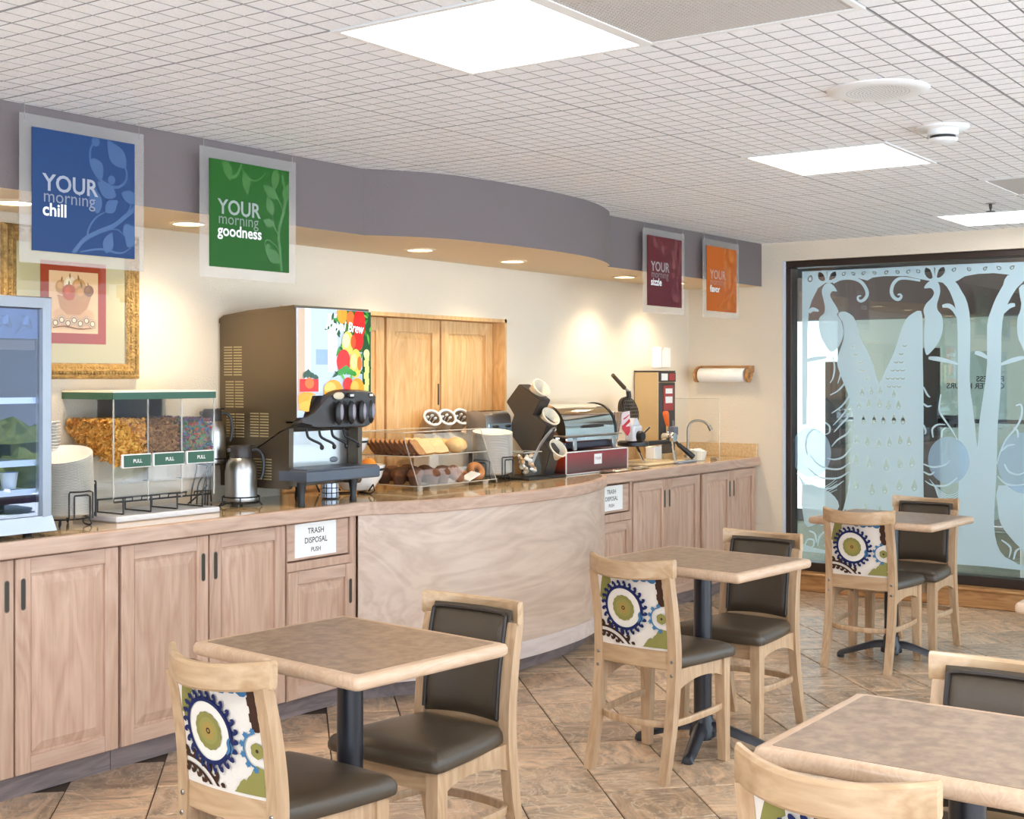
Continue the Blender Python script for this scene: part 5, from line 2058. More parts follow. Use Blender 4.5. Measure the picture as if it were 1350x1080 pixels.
for k in range(4):
    a = math.radians(60 + 75 * k)
    for (c, r, z) in (((4.015, 4.520), .068, 1.115),):
        mb = MB()
        x, y = c[0] + r * math.cos(a), c[1] + r * math.sin(a)
        yy = min(y, YW - .03)
        mb.tube(cr([(x, yy, 1.115), (x, yy, 1.06), (x + .02 * math.cos(a), min(yy + .02 * math.sin(a), YW - .02), .98), (x + .03 * math.cos(a), min(yy + .03 * math.sin(a), YW - .02), CT + .004)], 3), .0035, 6)
        mb.build('leg', M['wire'], t)
for k in range(4):
    a = math.radians(45 + 90 * k)
    mb = MB()
    x, y = 4.035 + .080 * math.cos(a), 4.355 + .080 * math.sin(a)
    mb.tube([(x, y, .952), (x, y, .927), (x + .012 * math.cos(a), y + .012 * math.sin(a), CT + .003)], .0035, 6)
    mb.build('leg', M['wire'], t)
for k in range(3):
    mb = MB()
    x = 3.86 + .03 * k
    mb.tube(cr([(3.955, 4.46 + .01 * k, 1.09), (x + .02, 4.45, 1.02), (x, 4.44, .96), (x - .02, 4.42, .915)], 3), .0035, 6)
    mb.build('brace', M['wire'], t)
mb = MB()
mb.tube(cr([(3.80, 4.40, .914), (3.86, 4.36, .918), (3.93, 4.38, .916), (3.96, 4.36, .928)], 3), .0035, 6)
mb.tube(cr([(3.80, 4.46, .914), (3.90, 4.48, .960), (3.96, 4.49, 1.0)], 3), .0035, 6)
mb.build('loop', M['wire'], t)

# ---- juice machine
jx0, jx1 = 4.12, 4.602
t = thing('juice_machine', 'bronze juice machine with a backlit fruit panel and four nozzles', 'juice machine', ((jx0 + jx1) / 2, 4.35, CT))
mb = MB()
side = [(4.585, 1.055), (4.585, 1.735), (4.56, 1.752), (4.40, 1.770), (4.115, 1.785), (4.105, 1.775), (4.100, 1.30), (4.135, 1.262), (4.20, 1.240), (4.39, 1.138), (4.50, 1.085)]
mb.prism(side, jx0, jx1 - .004, 'x')
body = mb.build('upper_body', M['bronze'], t, smooth=False)
mb = MB()
low = [(4.585, .985), (4.585, 1.055), (4.50, 1.080), (4.39, 1.133), (4.20, 1.234), (4.148, 1.252), (4.150, .998), (4.160, .985)]
mb.prism(low, jx0 + .003, jx0 + .030, 'x')
mb.prism(low, jx1 - .034, jx1 - .007, 'x')
mb.prism([(4.585, .985), (4.585, 1.25), (4.24, 1.25), (4.24, .985)], jx0 + .03, jx1 - .034, 'x')
mb.build('lower_body', mat('dark_bronze_metal', rgb(92, 80, 66), .4, .6), t, smooth=False)
mb = MB()
mb.prism([(4.590, 1.741), (4.56, 1.757), (4.40, 1.775), (4.112, 1.790), (4.112, 1.768), (4.40, 1.752), (4.56, 1.735), (4.590, 1.722)], jx0 - .002, jx1 - .002, 'x')
mb.build('top_cap', M['bronze'], t, smooth=False)
# vents in the left side: two columns per block, slats one by one joined as louvres
for (yc, zc, n) in ((4.50, 1.555, 11), (4.49, 1.405, 10), (4.485, 1.265, 9), (4.33, 1.270, 9), (4.475, 1.150, 4), (4.31, 1.075, 8)):
    mb = MB()
    for i in range(n):
        z = zc + (i - n / 2) * .0125
        for s in (-1, 1):
            y = yc + s * .031
            mb.box(jx0 - .0016, jx0 + .001, y - .027, y + .027, z - .0030, z + .0030, .0012)
    v = mb.build('vent_louvres', mat('louvre_metal', rgb(176, 160, 120), .35, .5) if n == 11 else bpy.data.materials['louvre_metal'], body, smooth=False)
    v['kind'] = 'stuff'
# bowed front panel
fy = lambda u: 4.098 - .030 * (1 - (2 * u - 1) ** 2) - .0


def fpt(u, v, off=0):
    """u across 0..1, v height in metres on the bowed front"""
    return (jx0 + .002 + u * (jx1 - jx0 - .004), fy(u) - off, v)


mb = MB()
n = 16
rings = []
for i in range(n + 1):
    u = i / n
    zb = 1.405
    x, y, _ = fpt(u, 0)
    rings.append([(x, y, 1.30 if u < .12 else 1.395), (x, y, 1.778), (x, y + .02, 1.778), (x, y + .02, 1.30 if u < .12 else 1.395)])
mb.loft(rings)
pn = mb.build('fruit_panel', mat('panel_pale_blue', rgb(196, 210, 232), .15, emit=(rgb(196, 210, 232), .12)), t, angle=40)
p = Print()
Wd, Hd = .478, .372      # across, up from 1.405
D = lambda u, v, ru, col, ry=1.0, **k: p.disc((u * Wd, 1.405 + v * Hd), ru * Wd, col, 22, ry, 3, **k)
orange, yel, redf, grn, dgrn, wh = rgb(250, 160, 30), rgb(252, 206, 90), rgb(228, 30, 20), rgb(60, 150, 50), rgb(30, 84, 34), rgb(250, 250, 252)


def grid_rect(u0, u1, v0, v1, col, k=6):
    for i in range(k):
        a, b = u0 + (u1 - u0) * i / k, u0 + (u1 - u0) * (i + 1) / k
        p.rect(a * Wd, b * Wd, 1.405 + v0 * Hd, 1.405 + v1 * Hd, col)


grid_rect(.0, .08, -.2, 1.0, rgb(206, 178, 150), 1)
grid_rect(.08, .14, .0, 1.0, wh, 1)
grid_rect(.20, .34, .34, .52, rgb(150, 176, 220), 2)
grid_rect(.34, .46, .25, .95, rgb(236, 240, 250), 2)
grid_rect(.84, 1.0, .0, 1.0, dgrn, 2)
grid_rect(.55, .84, .50, 1.0, rgb(70, 110, 44), 3)
for k in range(46):
    rnd = random.Random(900 + k)
    u, v = rnd.choice(((rnd.uniform(.40, .56), rnd.uniform(.5, 1.0)), (rnd.uniform(.78, .97), rnd.uniform(.2, .98)), (rnd.uniform(.42, .75), rnd.uniform(.2, .34))))
    p.leaf((u * Wd, 1.405 + v * Hd), rnd.uniform(0, 360), rnd.uniform(.03, .06), rnd.uniform(.012, .022), rnd.choice((grn, rgb(110, 190, 70), dgrn)))
D(.52, .95, .07, orange, 1.3)
D(.64, .90, .06, rgb(240, 120, 40), 1.2)
D(.78, .84, .10, redf, 1.5)
D(.76, .64, .085, redf, 1.15)
D(.60, .60, .085, yel, 1.35)
D(.575, .63, .05, rgb(255, 232, 170), 1.4)
D(.68, .62, .04, rgb(240, 90, 40), 1.6)
D(.54, .38, .095, redf, 1.2)
D(.72, .36, .095, yel, 1.45)
D(.69, .38, .05, rgb(255, 226, 150), 1.5)
D(.78, .36, .04, rgb(236, 120, 40), 1.7)
D(.60, .10, .07, redf, 1.0)
for k in range(7):
    p.leaf(((.46 + .045 * k) * Wd, 1.405 + .22 * Hd), 40 + 20 * k, .045, .025, grn)
for q in range(6):
    p.rect((.85 + .02 * (q % 2)) * Wd, (.94 + .01 * (q % 2)) * Wd, 1.405 + (.02 + .075 * q) * Hd, 1.405 + (.10 + .075 * q) * Hd, rgb(226, 226, 130))
D(.90, .48, .055, rgb(236, 236, 160), .8)
grid_rect(.02, .22, .02, .17, redf, 1)
D(.12, .12, .05, rgb(244, 110, 40))
for k in range(5):
    p.leaf(((.06 + .04 * k) * Wd, 1.405 + .18 * Hd), 60 + 25 * k, .04, .022, rgb(46, 80, 60))
D(.10, -.07, .11, orange, .62)
D(.10, -.15, .09, rgb(250, 180, 60), .55)
D(.40, .03, .12, orange, .85)
D(.36, .06, .07, rgb(255, 196, 90), .8)
D(.74, .04, .115, orange, .95)
D(.70, .08, .06, rgb(255, 190, 80), .9)
p.v = [(max(.002, min(Wd - .002, q[0])), max(1.32 if q[0] < .12 * Wd else 1.397, min(1.776, q[1])), q[2]) for q in p.v]
p.build('fruit_print', lambda u, v, off: fpt(u / Wd, v, off), pn, M['lit_print'], .00006)
lettering('Royal Brew', .062, lambda u, v, off: fpt((.30 * Wd + u) / Wd, 1.690 - .06 * u + v, .006 + off), pn, mat('lit_white', rgb(255, 255, 255), .4, emit=((1, 1, 1, 1), .8)), .012, shear=.25, sx=.88)
# nozzle housing
mb = MB()
hp = [(0.0, 1.275), (.10, 1.262), (.17, 1.250), (.80, 1.248), (.88, 1.262), (.95, 1.30), (1.0, 1.392), (.86, 1.414), (.60, 1.421), (.40, 1.418), (.27, 1.392), (.12, 1.318), (.02, 1.292)]
hp = cr(hp, 2, True)
front, mid, rear = [], [], []
for (u, z) in hp:
    uc = min(1, max(0, u))
    k = 1 - (2 * uc - 1) ** 2
    front.append((jx0 + uc * .478, 4.068 - .042 * k - .0, z + (1.33 - z) * .10))
    mid.append((jx0 + uc * .480, 4.085 - .040 * k, z))
    rear.append((jx0 + uc * .480, 4.165, z))
mb.loft([rear, mid, front])
hs = mb.build('nozzle_housing', M['dark_plastic'], t, angle=40)
for k in range(4):
    u = .40 + .165 * k
    x = jx0 + u * .478
    yk = 4.066 - .042 * (1 - (2 * u - 1) ** 2)
    mb = MB()
    mb.ball((x, yk + .002, 1.318), (.024, .014, .054), 16, 10)
    nz = mb.build('nozzle', M['black'], hs, angle=60)
    mb = MB()
    mb.ball((x + .005, yk - .010, 1.322), (.011, .006, .036), 12, 8)
    mb.build('push_button', mat('grey_button', rgb(150, 140, 150), .3) if k == 0 else bpy.data.materials['grey_button'], nz)
    mb = MB()
    if k == 0:
        mb.ball((x - .004, yk + .0, 1.394), (.036, .006, .017), 16, 6)
        mb.build('flavour_label', mat('cream_label', rgb(222, 206, 176), .5), hs)
    elif k != 2:
        mb.ball((x - .004, yk + .0, 1.394), (.024, .006, .013), 16, 6)
        lb = mb.build('flavour_label', M['black'], hs)
        mb = MB()
        mb.box(x - .016, x + .006, yk - .0075, yk - .004, 1.390, 1.400)
        mb.build('white_tag', M['card'], lb, smooth=False)
    xl = jx0 + (.19 + .165 * k) * .478
    mb = MB()
    mb.sweep(cr([(xl, 4.13, 1.262), (xl, 4.125, 1.225), (xl + .006, 4.115, 1.205), (xl + .040, 4.085, 1.182), (xl + .044, 4.080, 1.168)], 3), rrect(.012, .010, .003, 1))
    mb.ball((xl + .045, 4.079, 1.166), (.010, .010, .012), 10, 6)
    mb.build('dispense_lever', M['black'], t)
mb = MB()
mb.box(jx0 + .032, jx1 - .036, 4.215, 4.236, 1.06, 1.262, .002)
sp = mb.build('splash_plate', M['steel'], t, smooth=False)
mb = MB()
mb.ball((4.475, 4.2135, 1.098), (.028, .003, .013), 18, 6)
mb.build('oval_badge', mat('grey_badge', rgb(120, 124, 132), .4, .3), sp)
mb = MB()
mb.box(jx0 + .002, jx1 - .006, 4.035, 4.215, 1.018, 1.070, .006)
mb.box(jx0 + .010, jx1 - .014, 4.045, 4.215, 1.068, 1.076, .002)
mb.build('drip_tray', mat('slate_blue_tray', rgb(74, 80, 92), .3), t, smooth=False)
for (x, y) in ((jx0 + .03, 4.10), (jx1 - .10, 4.12), (jx0 + .03, 4.52), (jx1 - .05, 4.52)):
    mb = MB()
    mb.lathe([(0, CT), (.016, CT), (.018, CT + .006), (.013, CT + .03), (.020, 1.0), (.022, 1.022 if y < 4.3 else .99), (0, 1.022 if y < 4.3 else .99)], 12, (x, y, 0))
    mb.build('leg', M['black'], t)

# tiled cup under the drip tray
t = thing('mosaic_cup', 'small silver mosaic tiled cup under the juice machine tray', 'cup', (4.525, 4.285, CT))
mb = MB()
mb.lathe([(0, .912), (.0375, .912), (.0375, 1.010), (.034, 1.010), (.034, .918), (0, .918)], 24, (4.525, 4.285, 0))
mb.build('cup', M['black'], t)
mb = MB()
for i in range(10):
    for k in range(4):
        mb.M = Matrix.Translation((4.525, 4.285, 0)) @ Matrix.Rotation(2 * PI * i / 10, 4, 'Z')
        mb.box(.0362, .0395, -.0100, .0100, .916 + k * .0235, .936 + k * .0235, .001)
m_ = mb.build('mosaic', mat('silver_mosaic', rgb(206, 210, 220), .2, .4), t, smooth=False)
m_['kind'] = 'stuff'

# ---- fruit bowls on a black wire stand
def bowl(cx, cy, z0, r, h, label, name='serving_bowl'):
    t = thing(name, label, 'bowl', (cx, cy, z0))
    mb = MB()
    mb.lathe([(0, z0), (r * .52, z0), (r * .60, z0 + .006), (r * .86, z0 + h * .52), (r, z0 + h), (r * .985, z0 + h + .003), (r * .95, z0 + h), (r * .82, z0 + h * .52), (r * .55, z0 + .012), (0, z0 + .010)], 36, (cx, cy, 0))
    mb.build('bowl', M['china'], t)
    mb = MB()
    mb.lathe([(r * .955, z0 + h * .80), (r * .968, z0 + h * .80), (r * .995, z0 + h * .90), (r * .985, z0 + h * .90)], 36, (cx, cy, 0))
    mb.build('black_band', M['black'], t)
    return t


bowl(4.815, 4.375, .928, .135, .118, 'white bowl with black band holding oranges beside the juice machine')
bowl(4.845, 4.480, 1.075, .112, .098, 'upper white bowl with black band behind the juice machine nozzles')
t = thing('bowl_stand', 'black wire stand under the two white bowls', 'wire stand', (4.83, 4.42, CT))
for a in (20, 140, 260):
    c, s = math.cos(math.radians(a)), math.sin(math.radians(a))
    mb = MB()
    mb.tube([(4.815 + .085 * c, 4.375 + .085 * s, .926), (4.815 + .12 * c, 4.375 + .12 * s, .958), (4.815 + .132 * c, 4.375 + .132 * s, .930), (4.815 + .105 * c, 4.375 + .105 * s, CT + .004), (4.815 + .02 * c, 4.375 + .02 * s, CT + .004)], .004, 6)
    mb.build('wire_leg', M['wire'], t)
mb = MB()
mb.tube(cr([(4.70, 4.52, CT + .004), (4.69, 4.55, 1.0), (4.72, 4.55, 1.10), (4.75, 4.53, 1.12)], 3), .0045, 6)
mb.tube(cr([(4.98, 4.52, CT + .004), (5.0, 4.55, 1.0), (4.965, 4.54, 1.08), (4.94, 4.52, 1.11)], 3), .0045, 6)
mb.tube([(4.70, 4.545, 1.066), (4.80, 4.48, 1.070), (4.90, 4.48, 1.070), (4.985, 4.545, 1.066)], .004, 6)
mb.build('upper_hoop', M['wire'], t)
om = mat('orange_peel', rgb(244, 150, 34), .4, bump=(220, .3))
for k, (x, y, z, lab) in enumerate(((4.86, 4.345, 1.045, 'at the front right'), (4.775, 4.355, 1.040, 'at the front left'), (4.815, 4.44, 1.040, 'at the back'), (4.82, 4.375, .985, 'underneath'))):
    o = thing('orange', 'ripe orange in the white bowl beside the juice machine, ' + lab, 'orange', (x, y, z - .036), 0, 'oranges in the bowl')
    mb = MB()
    mb.ball((x, y, z), (.039, .039, .037), 18, 12)
    mb.build('peel', om, o, angle=80)
    mb = MB()
    mb.lathe([(0, 0), (.005, .001), (.003, .004), (0, .004)], 6, (x, y, z + .0355))
    mb.build('stem_button', mat('stem_green' + str(k), rgb(96, 110, 50), .7), o)

# ---- pastry case
ax0, ax1, ay0, ay1 = 5.035, 5.680, 4.165, 4.575
t = thing('pastry_case', 'clear acrylic two-shelf pastry case on the curved counter', 'pastry case', ((ax0 + ax1) / 2, 4.37, CT))
zb, zs, zt = .935, 1.082, 1.200
sl = lambda z: ay0 + (z - zb) * .42      # slanted front


def acryl(name, vs, fs, thick=None):
    mb = MB()
    mb.add(vs, fs)
    return mb.build(name, M['acrylic'], t, smooth=False)


mb = MB()
mb.box(ax0, ax1, ay0, ay1, zb - .004, zb)
mb.build('bottom_shelf', M['acrylic'], t, smooth=False)
mb = MB()
mb.box(ax0 + .003, ax1 - .003, sl(zs) - .02, ay1, zs - .003, zs)
mb.build('upper_shelf', M['acrylic'], t, smooth=False)
mb = MB()
mb.box(ax0, ax1, sl(zt), ay1, zt - .003, zt)
mb.build('top_sheet', M['acrylic'], t, smooth=False)
mb = MB()
mb.box(ax0, ax1, ay1 - .003, ay1, zb, zt)
mb.build('back_sheet', M['acrylic'], t, smooth=False)
for x in (ax0, ax1 - .004):
    mb = MB()
    mb.prism([(ay0, zb - .018), (ay1, zb - .018), (ay1, zt), (sl(zt), zt)], x, x + .004, 'x')
    mb.build('side_sheet', M['acrylic'], t, smooth=False)
mb = MB()
mb.prism([(ay0 + .0, zb), (ay0 + .003, zb), (sl(zt) + .003, zt), (sl(zt), zt)], ax0, ax1, 'x')
mb.build('front_flap', M['acrylic'], t, smooth=False)
for nm, path in (('edge', [(ax0, ay0, zb - .018), (ax0, sl(zt), zt)]), ('edge', [(ax1, ay0, zb - .018), (ax1, sl(zt), zt)]), ('edge', [(ax0, ay0, zb), (ax1, ay0, zb)]),
                 ('edge', [(ax0, sl(zs) - .02, zs), (ax1, sl(zs) - .02, zs)]), ('edge', [(ax0, sl(zt), zt), (ax1, sl(zt), zt)]), ('edge', [(ax0, ay1, zt), (ax1, ay1, zt)]),
                 ('edge', [(ax0, ay0, zb), (ax0, ay1, zb)]), ('edge', [(ax0, sl(zs) - .02, zs), (ax0, ay1, zs)]), ('edge', [(ax0, sl(zt), zt), (ax0, ay1, zt)])):
    mb = MB()
    mb.tube(path, .0026, 5)
    mb.build('bright_edge', M['acrylic_edge'], t)
for (x, y) in ((ax0 + .05, ay0 + .04), (ax1 - .05, ay0 + .04), (ax0 + .05, ay1 - .05), (ax1 - .05, ay1 - .05)):
    mb = MB()
    mb.lathe([(0, CT), (.013, CT), (.015, .922), (.011, zb - .004), (0, zb - .004)], 12, (x, y, 0))
    mb.build('foot', M['acrylic_edge'], t)

crust = mat('dark_crust', rgb(112, 66, 36), .7)
toastm = mat('brown_bread', rgb(206, 154, 98), .8, speck=(90, rgb(180, 124, 74), .2))
breadm = mat('white_bread', rgb(240, 214, 162), .8, speck=(120, rgb(226, 194, 138), .2))
crust2 = mat('pale_crust', rgb(206, 150, 84), .7)


def slice_mesh(w, h, th, inner, outer):
    mb = MB()
    out = cr([(-w / 2, 0), (w / 2, 0), (w / 2, h * .62), (w * .56, h * .82), (w * .36, h), (0, h * .95), (-w * .36, h), (-w * .56, h * .82), (-w / 2, h * .62)], 2, True)
    rings = [[(x * .97, -th / 2, z * .97 + .001) for x, z in out], [(x, -th / 2 + .001, z) for x, z in out], [(x, th / 2 - .001, z) for x, z in out], [(x * .97, th / 2, z * .97 + .001) for x, z in out]]
    mb.loft(rings)
    n = len(out)
    for i in range(len(mb.f)):
        mb.mi[i] = 0 if len(mb.f[i]) == n else 1
    return mb.mesh('bread_slice', [inner, outer], angle=40)


def lay_slices(me, n, x0, y0, dx, dy, tilt, yaw, labelf, group, name='bread_slice'):
    for k in range(n):
        o = bpy.data.objects.new(name, me)
        COL.objects.link(o)
        o.location = (x0 + dx * k, y0 + dy * k, zs + .004)
        o.rotation_euler = (tilt, 0, yaw)
        tag(o, labelf, 'bread slice', group)


lay_slices(slice_mesh(.105, .092, .013, toastm, crust), 10, 5.115, 4.500, .004, -.028, math.radians(-38), math.radians(20), 'dark crusted brown bread slice in the row on the upper shelf', 'brown bread slices in the pastry case')
WB = slice_mesh(.110, .105, .014, breadm, crust2)
for k, (x, y, lab) in enumerate(((5.225, 4.275, 'pale bread slice leaning on the upper shelf, nearest the brown row'), (5.315, 4.260, 'pale bread slice leaning on the upper shelf, the frontmost'),
                                 (5.275, 4.36, 'pale bread slice on the upper shelf, behind the two front slices'))):
    o = bpy.data.objects.new('bread_slice', WB)
    COL.objects.link(o)
    o.location = (x, y, zs + .006)
    o.rotation_euler = (math.radians(-48), 0, math.radians(-14))
    tag(o, lab, 'bread slice', 'pale bread slices in the pastry case')
rollm = mat('golden_roll', rgb(226, 172, 98), .6, speck=(24, rgb(240, 204, 144), .25))
for x, y, s, lab in ((5.475, 4.285, .062, 'large golden bread roll on the upper shelf, in front'), (5.415, 4.40, .050, 'golden bread roll on the upper shelf, behind the front roll on the left'),
                     (5.53, 4.41, .052, 'golden bread roll on the upper shelf, behind the front roll on the right'), (5.38, 4.505, .048, 'golden bread roll on the upper shelf, at the back left'),
                     (5.50, 4.515, .048, 'golden bread roll on the upper shelf, at the back right')):
    mb = MB()
    mb.ball((0, 0, 0), (s, s * .95, s * .66), 16, 10, 0, .12, s * 99)
    o = mb.build('bread_roll', rollm, angle=80)
    o.location = (x, y, zs + s * .62)
    tag(o, lab, 'bread roll', 'bread rolls in the pastry case')
# muffins
cupm = mat('muffin_cup', rgb(96, 60, 40), .8)
mufm = mat('muffin_top', rgb(124, 74, 40), .8, speck=(50, rgb(88, 50, 28), .2))
t = thing('muffin', 'dark brown muffin in a paper cup on the bottom shelf', 'muffin', (5.10, 4.25, zb), 0, 'muffins in the pastry case')
mb = MB()
mb.lathe([(0, zb + .001)] + [(.026, zb + .001), (.036, zb + .042), (0, zb + .042)], 20, (5.10, 4.25, 0))
mb.build('paper_cup', cupm, t, smooth=False)
mb = MB()
mb.lathe([(0, zb + .040), (.037, zb + .040), (.043, zb + .050), (.040, zb + .064), (.026, zb + .078), (0, zb + .083)], 18, (5.10, 4.25, 0))
mb.build('muffin_top', mufm, t)
for k, (x, y) in enumerate(((5.20, 4.22), (5.29, 4.225), (5.09, 4.345), (5.185, 4.315), (5.28, 4.32), (5.09, 4.445), (5.185, 4.415), (5.28, 4.42), (5.37, 4.41), (5.40, 4.315), (5.10, 4.53), (5.24, 4.52), (5.35, 4.51))):
    copy_thing(t, (x, y, zb), 'dark brown muffin in a paper cup on the bottom shelf')
dm = mat('donut_glaze', rgb(206, 134, 66), .35, speck=(30, rgb(170, 98, 44), .2))
dk = mat('donut_brown', rgb(146, 88, 46), .35, speck=(30, rgb(112, 62, 32), .2))


def donut(x, y, z, lab, m, tilt=(0, 0)):
    mb = MB()
    for i in range(20):
        pass
    ring = [[((.034 + .019 * math.cos(b)) * math.cos(a), (.034 + .019 * math.cos(b)) * math.sin(a), .019 * math.sin(b)) for b in [2 * PI * j / 10 for j in range(10)]] for a in [2 * PI * i / 22 for i in range(22)]]
    mb.loft(ring, loop=True)
    o = mb.build('donut', m, angle=80)
    o.location = (x, y, z)
    o.rotation_euler = (tilt[0], tilt[1], 0)
    tag(o, lab, 'donut', 'donuts in the pastry case')


donut(5.405, 4.225, zb + .041, 'brown donut standing on edge on the bottom shelf beside the muffins', dk, (math.radians(50), math.radians(20)))
donut(5.50, 4.32, zb + .034, 'brown donut on the bottom shelf, behind the white napkin', dk, (math.radians(35), 0))
donut(5.600, 4.245, zb + .044, 'glazed orange-brown donut leaning at the right end of the bottom shelf', dm, (math.radians(55), math.radians(-25)))
donut(5.59, 4.36, zb + .022, 'glazed donut lying flat at the back right of the bottom shelf', dm)
mb = MB()
mb.M = Matrix.Translation((5.51, 4.215, zb + .022)) @ Matrix.Rotation(math.radians(-18), 4, 'Y') @ Matrix.Rotation(math.radians(12), 4, 'X')
mb.box(-.052, .052, -.03, .03, -.005, .005, .003)
tag(mb.build('napkin', M['card'], smooth=False), 'folded white napkin on the bottom shelf between the donuts', 'napkin')

# ---- cutlery holders behind the case
t = thing('cutlery_holder', 'stand of three tilted cylinders with white rims behind the pastry case', 'cutlery holder', (5.82, 4.62, CT))
mb = MB()
mb.prism([(4.562, CT), (4.675, CT), (4.675, 1.165), (4.61, 1.165), (4.562, 1.12)], 5.60, 6.04, 'x')
mb.build('stand', M['card'], t, smooth=False)
ax = Vector((-.35, -.72, .60)).normalized()
for k in range(3):
    c = Vector((5.650 + .130 * k, 4.582, 1.254))
    q = ax.to_track_quat('Z', 'Y').to_matrix().to_4x4()
    mb = MB()
    mb.M = Matrix.Translation(c) @ q
    mb.lathe([(0, -.10), (.042, -.10), (.049, -.004), (.049, 0), (.045, 0), (.039, -.09), (0, -.09)], 26)
    cy = mb.build('cylinder', mat('wicker_brown', rgb(176, 150, 118), .6) if k == 0 else bpy.data.materials['wicker_brown'], t)
    mb = MB()
    mb.M = Matrix.Translation(c) @ q
    mb.lathe([(.042, -.004), (.054, -.004), (.0555, 0), (.054, .005), (.044, .006), (.042, .002)], 28)
    mb.build('rim', M['china'], cy)
    mb = MB()
    mb.M = Matrix.Translation(c) @ q
    rnd = random.Random(k)
    for j in range(5):
        a, r = j * 1.3, .018 + .004 * j % 2
        x, y = r * math.cos(a), r * math.sin(a)
        mb.ball((x, y, -.006 - .004 * j), (.011, .006, .012), 8, 6)
        mb.tube([(x, y, -.01), (x * .6, y * .6, -.085)], .003, 5)
    cu = mb.build('white_cutlery', M['white'], cy)
    cu['kind'] = 'stuff'

# ---- toaster
t = thing('toaster', 'polished steel toaster with two front levers behind the foam plates', 'toaster', (6.03, 4.49, CT))
mb = MB()
prof = [(4.405, 1.05)] + cr([(4.405, 1.19), (4.41, 1.245), (4.43, 1.275), (4.46, 1.285)], 3) + [(4.545, 1.285), (4.545, 1.05)]
mb.prism(prof, 5.905, 6.146, 'x')
mb.build('shell', M['steel'], t, angle=40)
mb = MB()
mb.box(5.92, 6.14, 4.42, 4.54, CT, 1.05)
mb.build('plinth', M['black'], t, smooth=False)
mb = MB()
mb.box(5.920, 6.142, 4.398, 4.406, 1.10, 1.215, .003)
fp = mb.build('front_plate', mat('blue_steel_plate', rgb(176, 204, 222), .2, .7), t, smooth=False)
for x in (5.975, 6.090):
    mb = MB()
    mb.box(x - .0025, x + .0025, 4.3965, 4.399, 1.125, 1.19)
    mb.ball((x, 4.386, 1.200), (.026, .012, .009), 12, 8)
    mb.build('lever', M['black'], fp)
for x in (5.955, 5.995, 6.07, 6.11):
    mb = MB()
    mb.lathe([(0, 4.386), (.009, 4.386), (.009, 4.398), (0, 4.398)], 10, (x, 0, 1.112), axis='y')
    mb.build('knob', M['black'], fp)
for y in (4.470, 4.520):
    mb = MB()
    mb.box(5.93, 6.12, y - .012, y + .012, 1.284, 1.2865)
    mb.build('slot', M['black'], t, smooth=False)

# ---- black cup tower with three cups
t = thing('cup_tower', 'black zigzag tower holding three tilted cream cups', 'cup tower', (6.24, 4.33, CT))
zig = [(4.442, 1.335), (4.357, 1.431), (4.215, 1.346), (4.262, 1.262), (4.168, 1.205), (4.205, 1.120), (4.15, 1.06), (4.19, .925), (4.34, .925), (4.325, 1.056), (4.425, 1.168), (4.388, 1.262)]
mb = MB()
mb.prism(zig, 6.15, 6.158, 'x')
mb.prism(zig, 6.252, 6.260, 'x')
mb.build('side_panel', mat('dark_bronze_plastic', rgb(72, 62, 50), .5), t, smooth=False)
for i, (a, b) in enumerate(((0, 1), (1, 2), (2, 3), (3, 4), (4, 5), (5, 6), (6, 7), (8, 9), (9, 10), (10, 11), (11, 0))):
    (y0, z0), (y1, z1) = zig[a], zig[b]
    L = math.hypot(y1 - y0, z1 - z0)
    ny, nz = -(z1 - z0) / L * .006, (y1 - y0) / L * .006
    mb = MB()
    mb.prism([(y0, z0), (y1, z1), (y1 - ny, z1 - nz), (y0 - ny, z0 - nz)], 6.158, 6.252, 'x')
    mb.build('board', M['dark_plastic'], t, smooth=False)
mb = MB()
mb.box(5.93, 6.30, 4.13, 4.375, CT + .001, .924, .003)
mb.build('base_tray', M['black'], t, smooth=False)
for k, (x, y, z, lab) in enumerate(((6.215, 4.245, 1.418, 'topmost'), (6.222, 4.185, 1.255, 'middle'), (6.235, 4.145, 1.075, 'lowest'))):
    ax = Vector((-.12, -.78, .60)).normalized()
    q = Matrix.Translation((x, y, z)) @ ax.to_track_quat('Z', 'Y').to_matrix().to_4x4()
    o = thing('cream_cup', 'tilted cream cup in the black tower, the %s of three' % lab, 'cup', (x, y, z), 0, 'cream cups in the tower')
    mb = MB()
    mb.M = q
    mb.lathe([(0, -.075), (.038, -.075), (.042, -.070), (.052, -.010), (.060, -.004), (.061, .004), (.054, .005), (.047, -.010), (.037, -.066), (0, -.068)], 30)
    mb.build('cup', M['cream_china'], o)
    mb = MB()
    mb.M = q
    mb.lathe([(.0465, -.052), (.0475, -.052), (.0515, -.018), (.0505, -.018)], 30)
    mb.build('band', mat('cup_band' + str(k), rgb(222, 200, 164), .4), o)

# clear bin with packets and tongs
t = thing('sweetener_bin', 'clear square bin filled with cream coloured packets on the black tray', 'bin', (6.04, 4.25, .925))
mb = MB()
bx0, bx1, by0, by1 = 5.955, 6.13, 4.185, 4.30
for (a, b, c, d) in ((bx0, bx1, by0, by0 + .003), (bx0, bx1, by1 - .003, by1), (bx0, bx0 + .003, by0, by1), (bx1 - .003, bx1, by0, by1)):
    mb.box(a, b, c, d, .926, 1.060)
mb.box(bx0, bx1, by0, by1, .925, .928)
mb.build('clear_box', M['acrylic'], t, smooth=False)
mb = MB()
mb.tube([(bx0, by0, 1.060), (bx1, by0, 1.060), (bx1, by1, 1.060), (bx0, by1, 1.060)], .003, 5, closed=True)
mb.build('bright_edge', M['acrylic_edge'], t)
rnd = random.Random(12)
pk = [mat('packet_cream', rgb(238, 222, 190), .6), mat('packet_tan', rgb(222, 176, 122), .6), mat('packet_white', rgb(246, 242, 234), .6)]
